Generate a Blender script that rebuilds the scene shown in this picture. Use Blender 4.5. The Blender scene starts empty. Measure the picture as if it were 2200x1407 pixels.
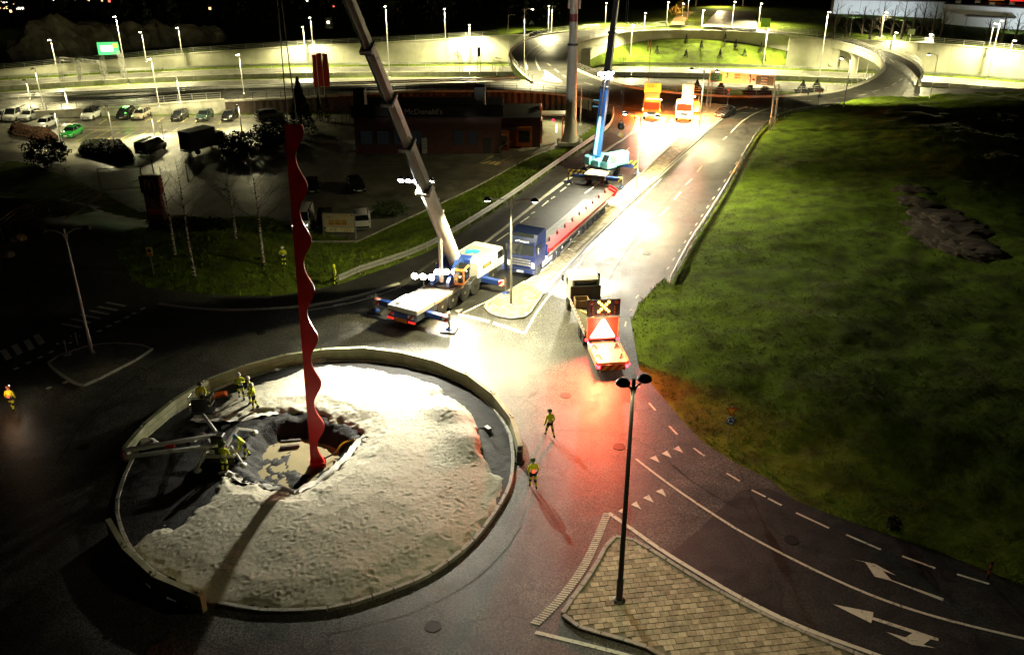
import bpy, bmesh, math, random
import numpy as np
from mathutils import Vector, Matrix
from mathutils.geometry import tessellate_polygon
random.seed(7); rng = np.random.default_rng(7)
R = math.radians; PI = math.pi
scn = bpy.context.scene
COL = scn.collection

# ------------------------------------------------------------------ camera, world, light, exposure
FPX, CX, CY, HC, HOR = 1900.0, 1100.0, 703.5, 28.0, -200.0
PITCH = math.atan((CY - HOR) / FPX)
cd = bpy.data.cameras.new('camera'); cam = bpy.data.objects.new('camera', cd); COL.objects.link(cam)
cam.location = (0, 0, HC); cam.rotation_euler = (PI / 2 - PITCH, 0, 0)
cd.sensor_fit = 'HORIZONTAL'; cd.sensor_width = 36; cd.lens = 36 * FPX / 2200
cd.clip_start = 0.3; cd.clip_end = 3000
scn.camera = cam
w = bpy.data.worlds.new('World'); scn.world = w; w.use_nodes = True
nt = w.node_tree; bg = nt.nodes['Background']
sky = nt.nodes.new('ShaderNodeTexSky'); sky.sky_type = 'NISHITA'; sky.sun_disc = False
sky.sun_elevation = R(-4); sky.sun_rotation = R(200)
nt.links.new(sky.outputs[0], bg.inputs[0]); bg.inputs[1].default_value = 0.03
scn.view_settings.view_transform = 'Standard'; scn.view_settings.look = 'None'
scn.view_settings.exposure = 0; scn.view_settings.gamma = 1
scn.cycles.use_denoising = True
scn.cycles.sample_clamp_indirect = 4.0
scn.cycles.max_bounces = 5; scn.cycles.diffuse_bounces = 2; scn.cycles.glossy_bounces = 2
scn.cycles.transmission_bounces = 3; scn.cycles.transparent_max_bounces = 6
scn.cycles.caustics_reflective = False; scn.cycles.caustics_refractive = False
scn.cycles.use_light_tree = True

# ------------------------------------------------------------------ measuring: photo point -> place on the ground
SP, CP = math.sin(PITCH), math.cos(PITCH)
def ray(px, py):
    a, b = (px - CX) / FPX, (py - CY) / FPX
    return Vector((a, CP - b * SP, -SP - b * CP))
def G(px, py, z=0.0):
    r = ray(px, py); t = (z - HC) / r.z
    return Vector((r.x * t, r.y * t, z))
def PX(p):
    d = p[1] * CP - (p[2] - HC) * SP; u = p[1] * SP + (p[2] - HC) * CP
    return CX + FPX * p[0] / d, CY - FPX * u / d
def GL(pts, z=0.0): return [G(x, y, z) for x, y in pts]
def ztop(b, topy):
    lo, hi = b[2], b[2] + 60
    for _ in range(40):
        m = (lo + hi) / 2
        if PX((b[0], b[1], m))[1] > topy: lo = m
        else: hi = m
    return lo

# ------------------------------------------------------------------ materials
MATS = {}
def mat(name, col, rough=.6, metal=0., var=.2, scale=3., bump=0., bscale=30., emit=0., ecol=None, spec=.5, coat=0., col2=None, alpha=1., trans=0., thr=None):
    if name in MATS: return MATS[name]
    m = bpy.data.materials.new(name); m.use_nodes = True; n = m.node_tree.nodes; l = m.node_tree.links
    b = n['Principled BSDF']
    geo = n.new('ShaderNodeNewGeometry')
    nz = n.new('ShaderNodeTexNoise'); nz.inputs['Scale'].default_value = scale; nz.inputs['Detail'].default_value = 6
    nz.inputs['Roughness'].default_value = .65
    l.new(geo.outputs['Position'], nz.inputs['Vector'])
    cr = n.new('ShaderNodeValToRGB'); e = cr.color_ramp.elements
    c = (*col, 1); d = (*(col2 or tuple(x * (1 - var) for x in col)), 1)
    lo, hi = thr or (.35, .65)
    e[0].position = lo; e[0].color = d; e[1].position = hi; e[1].color = c if col2 else (*tuple(min(1, x * (1 + var * .6)) for x in col), 1)
    l.new(nz.outputs['Fac'], cr.inputs['Fac']); l.new(cr.outputs['Color'], b.inputs['Base Color'])
    b.inputs['Roughness'].default_value = rough; b.inputs['Metallic'].default_value = metal
    b.inputs['Specular IOR Level'].default_value = spec
    if var > .12 and rough < .9:
        mr = n.new('ShaderNodeMapRange'); mr.inputs[3].default_value = rough * .8; mr.inputs[4].default_value = min(1, rough * 1.2)
        l.new(nz.outputs['Fac'], mr.inputs[0]); l.new(mr.outputs[0], b.inputs['Roughness'])
    if coat: b.inputs['Coat Weight'].default_value = coat
    if trans: b.inputs['Transmission Weight'].default_value = trans
    if bump:
        n2 = n.new('ShaderNodeTexNoise'); n2.inputs['Scale'].default_value = bscale; n2.inputs['Detail'].default_value = 5
        l.new(geo.outputs['Position'], n2.inputs['Vector'])
        bp = n.new('ShaderNodeBump'); bp.inputs['Strength'].default_value = bump; bp.inputs['Distance'].default_value = .05
        l.new(n2.outputs['Fac'], bp.inputs['Height']); l.new(bp.outputs['Normal'], b.inputs['Normal'])
    if emit:
        b.inputs['Emission Color'].default_value = (*(ecol or col), 1); b.inputs['Emission Strength'].default_value = emit
    MATS[name] = m
    return m

def wet_asphalt(name, base, patch, rough0, rough1, spk=.5):
    """dark asphalt: fine stone speckle, worn wheel-track patches, damp and drier areas"""
    m = bpy.data.materials.new(name); m.use_nodes = True; n = m.node_tree.nodes; l = m.node_tree.links
    b = n['Principled BSDF']; geo = n.new('ShaderNodeNewGeometry')
    def noise(s, d=4, r=.6):
        k = n.new('ShaderNodeTexNoise'); k.inputs['Scale'].default_value = s; k.inputs['Detail'].default_value = d; k.inputs['Roughness'].default_value = r
        l.new(geo.outputs['Position'], k.inputs['Vector']); return k
    fine, mid, big = noise(9, 3, .85), noise(1.1, 6), noise(.16, 5)
    r1 = n.new('ShaderNodeValToRGB'); e = r1.color_ramp.elements
    e[0].position = .38; e[0].color = (*base, 1); e[1].position = .62; e[1].color = (*patch, 1)
    mixf = n.new('ShaderNodeMath'); mixf.operation = 'ADD'
    k1 = n.new('ShaderNodeMath'); k1.operation = 'MULTIPLY'; k1.inputs[1].default_value = .45
    k2 = n.new('ShaderNodeMath'); k2.operation = 'MULTIPLY'; k2.inputs[1].default_value = .55
    l.new(mid.outputs['Fac'], k1.inputs[0]); l.new(big.outputs['Fac'], k2.inputs[0])
    l.new(k1.outputs[0], mixf.inputs[0]); l.new(k2.outputs[0], mixf.inputs[1]); l.new(mixf.outputs[0], r1.inputs['Fac'])
    mx = n.new('ShaderNodeMix'); mx.data_type = 'RGBA'; mx.blend_type = 'MULTIPLY'; mx.inputs['Factor'].default_value = spk
    r2 = n.new('ShaderNodeValToRGB'); e = r2.color_ramp.elements
    e[0].position = .44; e[0].color = (.10, .10, .10, 1); e[1].position = .57; e[1].color = (2.7, 2.7, 2.6, 1)
    l.new(fine.outputs['Fac'], r2.inputs['Fac'])
    l.new(r1.outputs['Color'], mx.inputs['A']); l.new(r2.outputs['Color'], mx.inputs['B']); l.new(mx.outputs['Result'], b.inputs['Base Color'])
    vo = n.new('ShaderNodeTexVoronoi'); vo.feature = 'DISTANCE_TO_EDGE'; vo.inputs['Scale'].default_value = .16
    wob = n.new('ShaderNodeVectorMath'); wob.operation = 'MULTIPLY_ADD'; l.new(noise(.9, 5).outputs['Color'], wob.inputs[0]); wob.inputs[1].default_value = (2.2, 2.2, 0); l.new(geo.outputs['Position'], wob.inputs[2]); l.new(wob.outputs[0], vo.inputs['Vector'])
    ck = n.new('ShaderNodeMapRange'); ck.inputs[1].default_value = .004; ck.inputs[2].default_value = .009; ck.inputs[3].default_value = .35; ck.inputs[4].default_value = 1; l.new(vo.outputs['Distance'], ck.inputs[0])
    mx2 = n.new('ShaderNodeMix'); mx2.data_type = 'RGBA'; mx2.blend_type = 'MULTIPLY'; mx2.inputs['Factor'].default_value = 1
    stn = n.new('ShaderNodeValToRGB'); e = stn.color_ramp.elements; e[0].position = .4; e[0].color = (.62, .62, .62, 1); e[1].position = .58; e[1].color = (1.1, 1.1, 1.08, 1); l.new(noise(.45, 7, .7).outputs['Fac'], stn.inputs['Fac'])
    mx3 = n.new('ShaderNodeMix'); mx3.data_type = 'RGBA'; mx3.blend_type = 'MULTIPLY'; mx3.inputs['Factor'].default_value = 1; l.new(mx.outputs['Result'], mx3.inputs['A']); l.new(stn.outputs['Color'], mx3.inputs['B'])
    l.new(mx3.outputs['Result'], mx2.inputs['A']); l.new(ck.outputs[0], mx2.inputs['B']); l.new(mx2.outputs['Result'], b.inputs['Base Color'])
    mr = n.new('ShaderNodeMapRange'); mr.inputs[1].default_value = .35; mr.inputs[2].default_value = .65
    mr.inputs[3].default_value = rough0; mr.inputs[4].default_value = rough1
    l.new(mixf.outputs[0], mr.inputs[0]); l.new(mr.outputs[0], b.inputs['Roughness'])
    bp = n.new('ShaderNodeBump'); bp.inputs['Strength'].default_value = .55; bp.inputs['Distance'].default_value = .022
    l.new(fine.outputs['Fac'], bp.inputs['Height']); l.new(bp.outputs['Normal'], b.inputs['Normal'])
    MATS[name] = m; return m

ASPH = wet_asphalt('asphalt_damp', (.038, .038, .039), (.075, .072, .064), .38, .62, .8)
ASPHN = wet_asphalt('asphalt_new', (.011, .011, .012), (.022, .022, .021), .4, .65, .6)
ASPH2 = wet_asphalt('asphalt_lot', (.08, .078, .066), (.15, .145, .115), .25, .6)
ASPH3 = wet_asphalt('asphalt_motorway', (.10, .10, .09), (.16, .155, .13), .4, .6, .3)
GRASSM = mat('grass_ground', (.115, .175, .014), .95, var=.5, scale=.5, bump=.9, bscale=5, col2=(.055, .07, .012), spec=.1, thr=(.36, .6))
BLADE = mat('grass_blade', (.16, .25, .018), .8, var=.5, scale=.5, col2=(.10, .12, .02), spec=.15)
PAINT = mat('road_paint', (.68, .66, .56), .6, var=.35, scale=4.5, col2=(.20, .19, .16), thr=(.33, .46))
CONC = mat('concrete', (.42, .41, .34), .85, var=.3, scale=.7, bump=.15, bscale=12)
CONCW = mat('concrete_wall', (.46, .45, .36), .85, var=.22, scale=.25, bump=.1, bscale=6)
KERB = mat('kerb_granite', (.36, .35, .31), .75, var=.3, scale=5, bump=.3, bscale=30)
GALV = mat('galvanised_steel', (.45, .45, .43), .45, .7, var=.2)
DARKPOLE = mat('dark_pole_steel', (.035, .035, .035), .5, .3)
BLACK = mat('black_rubber', (.018, .018, .018), .8)
BLKMET = mat('black_metal', (.03, .03, .032), .45, .3)
WHITE = mat('white_vehicle_paint', (.78, .78, .75), .3, var=.1, coat=.4)
GLASS = mat('dark_glass', (.012, .014, .016), .06, spec=.9)
CHROME = mat('bright_metal', (.62, .62, .6), .25, .9, var=.1)
REDP = mat('red_sculpture_paint', (.72, .014, .018), .32, var=.08, coat=.3)
NAVY = mat('navy_paint', (.007, .013, .05), .28, var=.1, coat=.6)
CBLUE = mat('crane_blue_paint', (.018, .05, .26), .35, var=.12, coat=.3)
LBLUE = mat('light_blue_paint', (.16, .5, .66), .35, var=.1, coat=.3)
ORNG = mat('orange_paint', (.75, .19, .02), .45, var=.12)
YELP = mat('yellow_paint', (.75, .52, .03), .45, var=.1)
HIVIS = mat('hi_vis_yellow', (.72, .80, .03), .8, var=.12, scale=12)
NAVYC = mat('navy_cloth', (.012, .014, .028), .9)
SKIN = mat('skin', (.48, .29, .2), .6)
HELM = mat('white_hard_hat', (.75, .75, .72), .35)
GREYP = mat('grey_paint', (.22, .22, .22), .5)
def emitm(name, col, s): return mat(name, col, .5, var=0, emit=s, ecol=col)
LED = emitm('led_white', (1, .98, .92), 60)
LEDY = emitm('led_yellow_white', (1, .93, .62), 35)
HEADL = emitm('headlight_lit', (1, .95, .85), 45)
REDL = emitm('red_lamp_lit', (1, .03, .05), 14)
AMB = emitm('amber_lamp_lit', (1, .33, .03), 12)

# ------------------------------------------------------------------ mesh collecting
class MB:
    def __init__(s): s.v = []; s.f = []; s.m = []
    def add(s, vs, fs, mi=0, M=None):
        o = len(s.v)
        s.v += [tuple(M @ Vector(p)) if M is not None else tuple(p) for p in vs]
        s.f += [tuple(i + o for i in f) for f in fs]; s.m += [mi] * len(fs); return s
    def box(s, c, d, rz=0, mi=0, M=None, bev=0., rx=0, ry=0):
        x, y, z = d[0] / 2, d[1] / 2, d[2] / 2
        T = Matrix.Translation(c) @ Matrix.Rotation(rz, 4, 'Z') @ Matrix.Rotation(ry, 4, 'Y') @ Matrix.Rotation(rx, 4, 'X')
        if M is not None: T = M @ T
        if bev:
            q = min(bev, x * .9, y * .9, z * .9); vs = []
            for sx in (-1, 1):
                for sy in (-1, 1):
                    for sz in (-1, 1):
                        vs += [(sx * x, sy * (y - q), sz * (z - q)), (sx * (x - q), sy * y, sz * (z - q)), (sx * (x - q), sy * (y - q), sz * z)]
            I = lambda a, b_, c_: ((a + 1) // 2 * 4 + (b_ + 1) // 2 * 2 + (c_ + 1) // 2) * 3
            fs = []
            for a in (-1, 1):
                fs.append([I(a, -1, -1), I(a, 1, -1), I(a, 1, 1), I(a, -1, 1)][::a])
                fs.append([I(1, a, -1) + 1, I(-1, a, -1) + 1, I(-1, a, 1) + 1, I(1, a, 1) + 1][::a])
                fs.append([I(-1, -1, a) + 2, I(1, -1, a) + 2, I(1, 1, a) + 2, I(-1, 1, a) + 2][::a])
            for a in (-1, 1):
                for b_ in (-1, 1):
                    fs.append((I(a, b_, -1), I(a, b_, -1) + 1, I(a, b_, 1) + 1, I(a, b_, 1)))
                    fs.append((I(a, -1, b_), I(a, -1, b_) + 2, I(a, 1, b_) + 2, I(a, 1, b_)))
                    fs.append((I(-1, a, b_) + 1, I(-1, a, b_) + 2, I(1, a, b_) + 2, I(1, a, b_) + 1))
                    for c_ in (-1, 1): fs.append((I(a, b_, c_), I(a, b_, c_) + 1, I(a, b_, c_) + 2))
            return s.add(vs, fs, mi, T)
        vs = [(i, j, k) for i in (-x, x) for j in (-y, y) for k in (-z, z)]
        return s.add(vs, [(0, 1, 3, 2), (4, 6, 7, 5), (0, 4, 5, 1), (2, 3, 7, 6), (0, 2, 6, 4), (1, 5, 7, 3)], mi, T)
    def tube(s, pts, r, n=8, mi=0, M=None, sq=None):
        pts = [Vector(p) for p in pts]; rs = r if isinstance(r, (list, tuple)) else [r] * len(pts)
        vs = []; fs = []; up0 = None
        for i, p in enumerate(pts):
            t = (pts[min(i + 1, len(pts) - 1)] - pts[max(i - 1, 0)]).normalized()
            ref = Vector((0, 0, 1)) if abs(t.z) < .95 else Vector((1, 0, 0))
            a = t.cross(ref).normalized(); b = a.cross(t)
            if up0 is not None and a.dot(up0) < 0: a = -a; b = -b
            up0 = a
            for k in range(n):
                g = 2 * PI * (k + .5) / n
                vs.append(p + (a * math.cos(g) + b * math.sin(g)) * rs[i])
        for i in range(len(pts) - 1):
            for k in range(n):
                j = (k + 1) % n; fs.append((i * n + k, i * n + j, (i + 1) * n + j, (i + 1) * n + k))
        fs.append(tuple(range(n))[::-1]); fs.append(tuple((len(pts) - 1) * n + k for k in range(n)))
        return s.add(vs, fs, mi, M)
    def lathe(s, prof, n=16, mi=0, M=None, c=(0, 0, 0)):
        vs = []; fs = []
        for r, z in prof:
            for k in range(n):
                g = 2 * PI * k / n; vs.append((c[0] + r * math.cos(g), c[1] + r * math.sin(g), c[2] + z))
        for i in range(len(prof) - 1):
            for k in range(n):
                j = (k + 1) % n; fs.append((i * n + k, i * n + j, (i + 1) * n + j, (i + 1) * n + k))
        fs.append(tuple(range(n))[::-1]); fs.append(tuple((len(prof) - 1) * n + k for k in range(n)))
        return s.add(vs, fs, mi, M)
    def prism(s, poly, z0, z1, mi=0, M=None):
        """outline in x,y pushed from z0 to z1"""
        n = len(poly); vs = [(p[0], p[1], z0) for p in poly] + [(p[0], p[1], z1) for p in poly]
        fs = [(i, (i + 1) % n, n + (i + 1) % n, n + i) for i in range(n)]
        tri = tessellate_polygon([[Vector((p[0], p[1], 0)) for p in poly]])
        fs += [tuple(n + i for i in t) for t in tri] + [tuple(t)[::-1] for t in tri]
        return s.add(vs, fs, mi, M)
    def side(s, poly, y0, y1, mi=0, M=None):
        """outline in x,z pushed from y0 to y1"""
        n = len(poly); vs = [(p[0], y0, p[1]) for p in poly] + [(p[0], y1, p[1]) for p in poly]
        fs = [(i, (i + 1) % n, n + (i + 1) % n, n + i) for i in range(n)]
        tri = tessellate_polygon([[Vector((p[0], p[1], 0)) for p in poly]])
        fs += [tuple(n + i for i in t) for t in tri] + [tuple(t)[::-1] for t in tri]
        return s.add(vs, fs, mi, M)
    def loft(s, rings, mi=0, M=None, caps=True):
        n = len(rings[0]); vs = [p for r in rings for p in r]; fs = []
        for i in range(len(rings) - 1):
            for k in range(n):
                j = (k + 1) % n; fs.append((i * n + k, i * n + j, (i + 1) * n + j, (i + 1) * n + k))
        if caps: fs.append(tuple(range(n))[::-1]); fs.append(tuple((len(rings) - 1) * n + k for k in range(n)))
        return s.add(vs, fs, mi, M)
    def mesh(s, name, mats, smooth=0.):
        me = bpy.data.meshes.new(name); me.from_pydata(s.v, [], s.f)
        for m in (mats if isinstance(mats, (list, tuple)) else [mats]): me.materials.append(m)
        if any(s.m): me.polygons.foreach_set('material_index', s.m)
        me.update()
        b = bmesh.new(); b.from_mesh(me); bmesh.ops.recalc_face_normals(b, faces=b.faces); b.to_mesh(me); b.free()
        if smooth:
            me.polygons.foreach_set('use_smooth', [True] * len(me.polygons)); me.set_sharp_from_angle(angle=smooth)
        return me
    def obj(s, name, mats, parent=None, smooth=0., label=None):
        o = bpy.data.objects.new(name, s.mesh(name, mats, smooth)); COL.objects.link(o)
        if parent is not None: o.parent = parent
        if label: o['label'] = label
        return o
def raw(name, vs, fs, mats, parent=None, smooth=False, mi=None):
    me = bpy.data.meshes.new(name); me.from_pydata([tuple(map(float, v)) for v in vs], [], fs)
    for m in (mats if isinstance(mats, (list, tuple)) else [mats]): me.materials.append(m)
    if mi is not None: me.polygons.foreach_set('material_index', list(mi))
    if smooth: me.polygons.foreach_set('use_smooth', [True] * len(me.polygons))
    me.update(); o = bpy.data.objects.new(name, me); COL.objects.link(o)
    if parent is not None: o.parent = parent
    return o
def tag(o, label=None, cat=None, group=None, kind=None):
    if label: o['label'] = label
    if cat: o['category'] = cat
    if group: o['group'] = group
    if kind: o['kind'] = kind
    return o
def thing(name, label, cat, loc=(0, 0, 0), rz=0, group=None):
    o = bpy.data.objects.new(name, None); COL.objects.link(o); o.empty_display_size = .3
    o.location = loc; o.rotation_euler = (0, 0, rz); return tag(o, label, cat, group)
def inst(name, me, parent, loc=(0, 0, 0), rz=0, sc=None, M=None):
    o = bpy.data.objects.new(name, me); COL.objects.link(o); o.parent = parent
    if M is not None: o.matrix_local = M
    else:
        o.location = loc; o.rotation_euler = (0, 0, rz)
        if sc: o.scale = sc
    return o
def dup(root, loc, rz, label=None):
    r = root.copy(); COL.objects.link(r); r.location = loc; r.rotation_euler = (0, 0, rz)
    if label: r['label'] = label
    for c in list(root.children):
        d = c.copy(); COL.objects.link(d); d.parent = r
        for g in list(c.children):
            e = g.copy(); COL.objects.link(e); e.parent = d
    return r
def sheet(name, outer, holes=(), z=None, m=ASPH, parent=None, kind='structure'):
    loops = [[Vector((p[0], p[1], 0)) for p in outer]] + [[Vector((p[0], p[1], 0)) for p in h] for h in holes]
    allp = list(outer) + [p for h in holes for p in h]
    tri = tessellate_polygon(loops)
    vs = [(p[0], p[1], (z if z is not None else p[2])) for p in allp]
    fs = []
    for t in tri:
        a, b, c = (Vector(vs[i]) for i in t)
        fs.append(tuple(t) if (b - a).cross(c - a).z > 0 else tuple(t)[::-1])
    o = raw(name, vs, fs, m, parent)
    if kind and parent is None: o['kind'] = kind
    return o
def resample(pts, step):
    pts = [Vector(p) for p in pts]; out = [pts[0]]; acc = 0
    for a, b in zip(pts, pts[1:]):
        L = (b - a).length; t = step - acc
        while t < L: out.append(a.lerp(b, t / L)); t += step
        acc = (acc + L) % step
    if (out[-1] - pts[-1]).length > step * .3: out.append(pts[-1])
    return out
def smooth_poly(pts, it=2, closed=False):
    pts = [Vector(p) for p in pts]
    for _ in range(it):
        q = []; n = len(pts)
        for i in range(n if closed else n - 1):
            a, b = pts[i], pts[(i + 1) % n]; q += [a.lerp(b, .25), a.lerp(b, .75)]
        pts = q if closed else [pts[0]] + q + [pts[-1]]
    return pts
def offs(pts, d):
    out = []
    for i, p in enumerate(pts):
        t = pts[min(i + 1, len(pts) - 1)] - pts[max(i - 1, 0)]; n = Vector((-t.y, t.x, 0)).normalized(); out.append(p + n * d)
    return out
def ribbon(mb, pts, wd, dz=0., mi=0):
    a, b = offs(pts, wd / 2), offs(pts, -wd / 2); o = len(mb.v)
    for p, q in zip(a, b): mb.v += [(p.x, p.y, p.z + dz), (q.x, q.y, q.z + dz)]
    for i in range(len(pts) - 1):
        mb.f.append((o + 2 * i, o + 2 * i + 1, o + 2 * i + 3, o + 2 * i + 2)); mb.m.append(mi)
def inside(p, poly):
    x, y = p[0], p[1]; c = False; n = len(poly); j = n - 1
    for i in range(n):
        a, b = poly[i], poly[j]
        if (a[1] > y) != (b[1] > y) and x < (b[0] - a[0]) * (y - a[1]) / (b[1] - a[1]) + a[0]: c = not c
        j = i
    return c
def np_inside(X, Y, poly):
    c = np.zeros(X.shape, bool); n = len(poly); j = n - 1
    for i in range(n):
        ax, ay, bx, by = poly[i][0], poly[i][1], poly[j][0], poly[j][1]
        if ay != by: c ^= ((ay > Y) != (by > Y)) & (X < (bx - ax) * (Y - ay) / (by - ay) + ax)
        j = i
    return c
def np_dist(X, Y, poly, closed=True):
    d = np.full(X.shape, 1e9); n = len(poly)
    for i in range(n if closed else n - 1):
        ax, ay = poly[i][0], poly[i][1]; bx, by = poly[(i + 1) % n][0], poly[(i + 1) % n][1]
        L = (bx - ax) ** 2 + (by - ay) ** 2 + 1e-9
        t = np.clip(((X - ax) * (bx - ax) + (Y - ay) * (by - ay)) / L, 0, 1)
        d = np.minimum(d, np.hypot(X - ax - t * (bx - ax), Y - ay - t * (by - ay)))
    return d
class VN:
    """smooth value noise"""
    def __init__(s, seed): s.t = np.random.default_rng(seed).random((256, 256))
    def __call__(s, X, Y):
        i = np.floor(X).astype(int); j = np.floor(Y).astype(int); u = X - i; v = Y - j
        u = u * u * (3 - 2 * u); v = v * v * (3 - 2 * v); t = s.t
        g = lambda a, b: t[a % 256, b % 256]
        return (g(i, j) * (1 - u) + g(i + 1, j) * u) * (1 - v) + (g(i, j + 1) * (1 - u) + g(i + 1, j + 1) * u) * v - .5
VA, VB, VC = VN(1), VN(2), VN(3)
def fbm(X, Y, s, o=4):
    r = 0; a = 1
    for k in range(o): r = r + (VA, VB, VC)[k % 3](X * s + 17 * k, Y * s - 9 * k) * a; s *= 2.1; a *= .5
    return r
def text(name, body, size, m, parent, M, ext=.01, sx=1., align='CENTER'):
    c = bpy.data.curves.new(name, 'FONT'); c.body = body; c.size = size; c.extrude = ext; c.align_x = align; c.align_y = 'CENTER'; c.resolution_u = 2
    t = bpy.data.objects.new(name, c); COL.objects.link(t)
    me = bpy.data.meshes.new_from_object(t.evaluated_get(bpy.context.evaluated_depsgraph_get()))
    COL.objects.unlink(t); bpy.data.objects.remove(t)
    me.materials.clear(); me.materials.append(m)
    o = bpy.data.objects.new(name, me); COL.objects.link(o); o.parent = parent; o.matrix_local = M @ Matrix.Diagonal((sx, 1, 1, 1)); return o
def spot(name, loc, target, power, size=120, blend=.6, col=(1, .93, .7), rad=.15, parent=None):
    l = bpy.data.lights.new(name, 'SPOT'); l.energy = power; l.spot_size = R(size); l.spot_blend = blend; l.color = col; l.shadow_soft_size = rad
    o = bpy.data.objects.new(name, l); COL.objects.link(o)
    if parent is not None: o.parent = parent
    o.location = loc; o.rotation_euler = (Vector(target) - Vector(loc)).to_track_quat('-Z', 'Y').to_euler(); return o
def point(name, loc, power, col, rad=.15, parent=None):
    l = bpy.data.lights.new(name, 'POINT'); l.energy = power; l.color = col; l.shadow_soft_size = rad
    o = bpy.data.objects.new(name, l); COL.objects.link(o); o.location = loc
    if parent is not None: o.parent = parent
    return o
def hd(a, b): return math.atan2(b[1] - a[1], b[0] - a[0])
# ================================================================== the setting
ISL_PX = [(1102, 1006), (1095, 1050), (1054, 1118), (1000, 1181), (918, 1238), (864, 1260), (754, 1298), (700, 1309), (582, 1314), (500, 1303), (437, 1288), (350, 1245), (300, 1205), (273, 1170), (253, 1115), (250, 1085), (260, 1042), (284, 986), (317, 930), (391, 878), (473, 832), (560, 803), (647, 785), (720, 773), (830, 778), (938, 801), (997, 824), (1051, 866), (1092, 920), (1102, 963)]
ISL = smooth_poly(GL(ISL_PX, .1), 1, True)
ISLC = sum(ISL, Vector()) / len(ISL)
ROAD_PX = [(-500, 1500), (-500, 700), (0, 590), (60, 562), (253, 590), (272, 602), (320, 618), (448, 633), (576, 637), (640, 629), (727, 612), (795, 588), (846, 570), (917, 542), (957, 519), (1077, 445), (1190, 363), (1283, 300), (1306, 283), (1317, 260), (1314, 242), (1291, 224), (1350, 230), (1450, 236), (1600, 238), (1699, 244), (1660, 259), (1625, 288), (1560, 410), (1500, 502), (1440, 612), (1427, 597), (1370, 656), (1356, 691), (1363, 734), (1373, 791), (1410, 837), (1441, 874), (1470, 908), (1512, 951), (1583, 996), (1654, 1030), (1714, 1080), (1795, 1112), (1909, 1151), (2022, 1190), (2200, 1262), (2600, 1420), (2700, 1560)]
ROAD = GL(ROAD_PX)
WALLTOP = [(-300, 262, -2.5), (77, 245, -2.2), (265, 235, -1.95), (393, 224, -1.27), (483, 219, -.95), (600, 214, -.65), (709, 208, -.26), (837, 201, 0), (920, 197, 0), (1064, 197, 0), (1140, 199, 0), (1207, 205, 0), (1260, 214, 0), (1291, 224, 0)]
WT = [G(*p) for p in WALLTOP]
RING_OUT_PX = [(1095, 125), (1107, 148), (1132, 173), (1180, 198), (1240, 211), (1291, 222), (1360, 235), (1450, 242), (1600, 243), (1699, 243), (1759, 233), (1863, 221), (1960, 214), (1990, 198), (1971, 182), (1983, 164), (1977, 146), (1953, 128), (1908, 110), (1848, 95), (1804, 87), (1699, 72), (1622, 63), (1533, 57), (1476, 58), (1391, 61), (1306, 64), (1249, 67), (1178, 74), (1144, 82), (1115, 94), (1097, 111)]
RING_IN_PX = [(1218, 120), (1222, 138), (1235, 150), (1266, 164), (1320, 183), (1403, 197), (1475, 204), (1550, 209), (1640, 210), (1717, 207), (1789, 200), (1833, 188), (1872, 173), (1896, 155), (1901, 143), (1890, 125), (1863, 110), (1819, 95), (1759, 84), (1693, 78), (1620, 73), (1533, 68), (1420, 68), (1349, 72), (1306, 80), (1263, 88), (1232, 100)]
RO, RI = smooth_poly(GL(RING_OUT_PX), 1, True), smooth_poly(GL(RING_IN_PX), 1, True)
LOT_PX = [(-400, 345), (-60, 400), (100, 420), (230, 418), (300, 468), (500, 485), (640, 495), (700, 520), (769, 522), (900, 462), (1025, 404), (1144, 336), (1210, 318), (1262, 285), (1285, 262), (1240, 246), (1140, 236), (900, 246), (700, 249), (483, 250), (320, 251), (77, 258), (-300, 268)]
LOT = GL(LOT_PX, -3)
RIGHT_PX = [(1699, 247), (1660, 262), (1625, 292), (1560, 415), (1500, 508), (1440, 618), (1375, 660), (1362, 695), (1370, 736), (1380, 791), (1416, 837), (1447, 874), (1476, 908), (1518, 951), (1589, 996), (1660, 1030), (1720, 1080), (1801, 1112), (1915, 1151), (2028, 1190), (2206, 1262), (2600, 1420)]
RIGHT = GL(RIGHT_PX)
HILL = RIGHT + [Vector((90, 20, 0)), Vector((300, 20, 0)), Vector((300, 160, 0)), G(2500, 206), G(2200, 208), G(1992, 218), G(1863, 227), G(1759, 239)]
def Hn(X, Y):
    """height of the natural ground"""
    X = np.asarray(X, float); Y = np.asarray(Y, float)
    d = np.where(np_inside(X, Y, LOT), 0, np_dist(X, Y, LOT)); t = np.clip(1 - d / 12.5, 0, 1); t = t * t * (3 - 2 * t)
    z = -3 * t
    z = z + fbm(X, Y, .12, 3) * .5 * (1 - t) * np.clip(np_dist(X, Y, ROAD) / 4, 0, 1) * (X < -5)
    inr = np_inside(X, Y, ROAD); z = np.where(inr, np.minimum(z, -.05), z)
    hl = np_inside(X, Y, HILL); dh = np.minimum(np_dist(X, Y, RIGHT, False), 40)
    k = np.clip(dh / 6, 0, 1)
    hz = 1.6 * (1 - np.exp(-dh / 16)) + k * (fbm(X, Y, .09, 3) * .9 + fbm(X, Y, .5, 3) * .22) + np.clip(dh / 1.5, 0, 1) * fbm(X, Y, 1.6, 3) * .16
    z = np.where(hl, np.maximum(hz, -.05) * np.clip(dh / .6, 0, 1) + .015, z)
    isl = np_inside(X, Y, ISL); return np.where(isl, -2.4, z)
def H1(x, y): return float(Hn(np.array([x]), np.array([y]))[0])
def GT(px, py):
    """photo point -> point on the natural ground (march down the ray)"""
    r = ray(px, py); zs = np.linspace(3.2, -3.3, 261); t = (zs - HC) / r.z
    X, Y = r.x * t, r.y * t; h = Hn(X, Y); i = int(np.argmax(zs <= h)) if (zs <= h).any() else len(zs) - 1
    return Vector((X[i], Y[i], h[i]))

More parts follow.
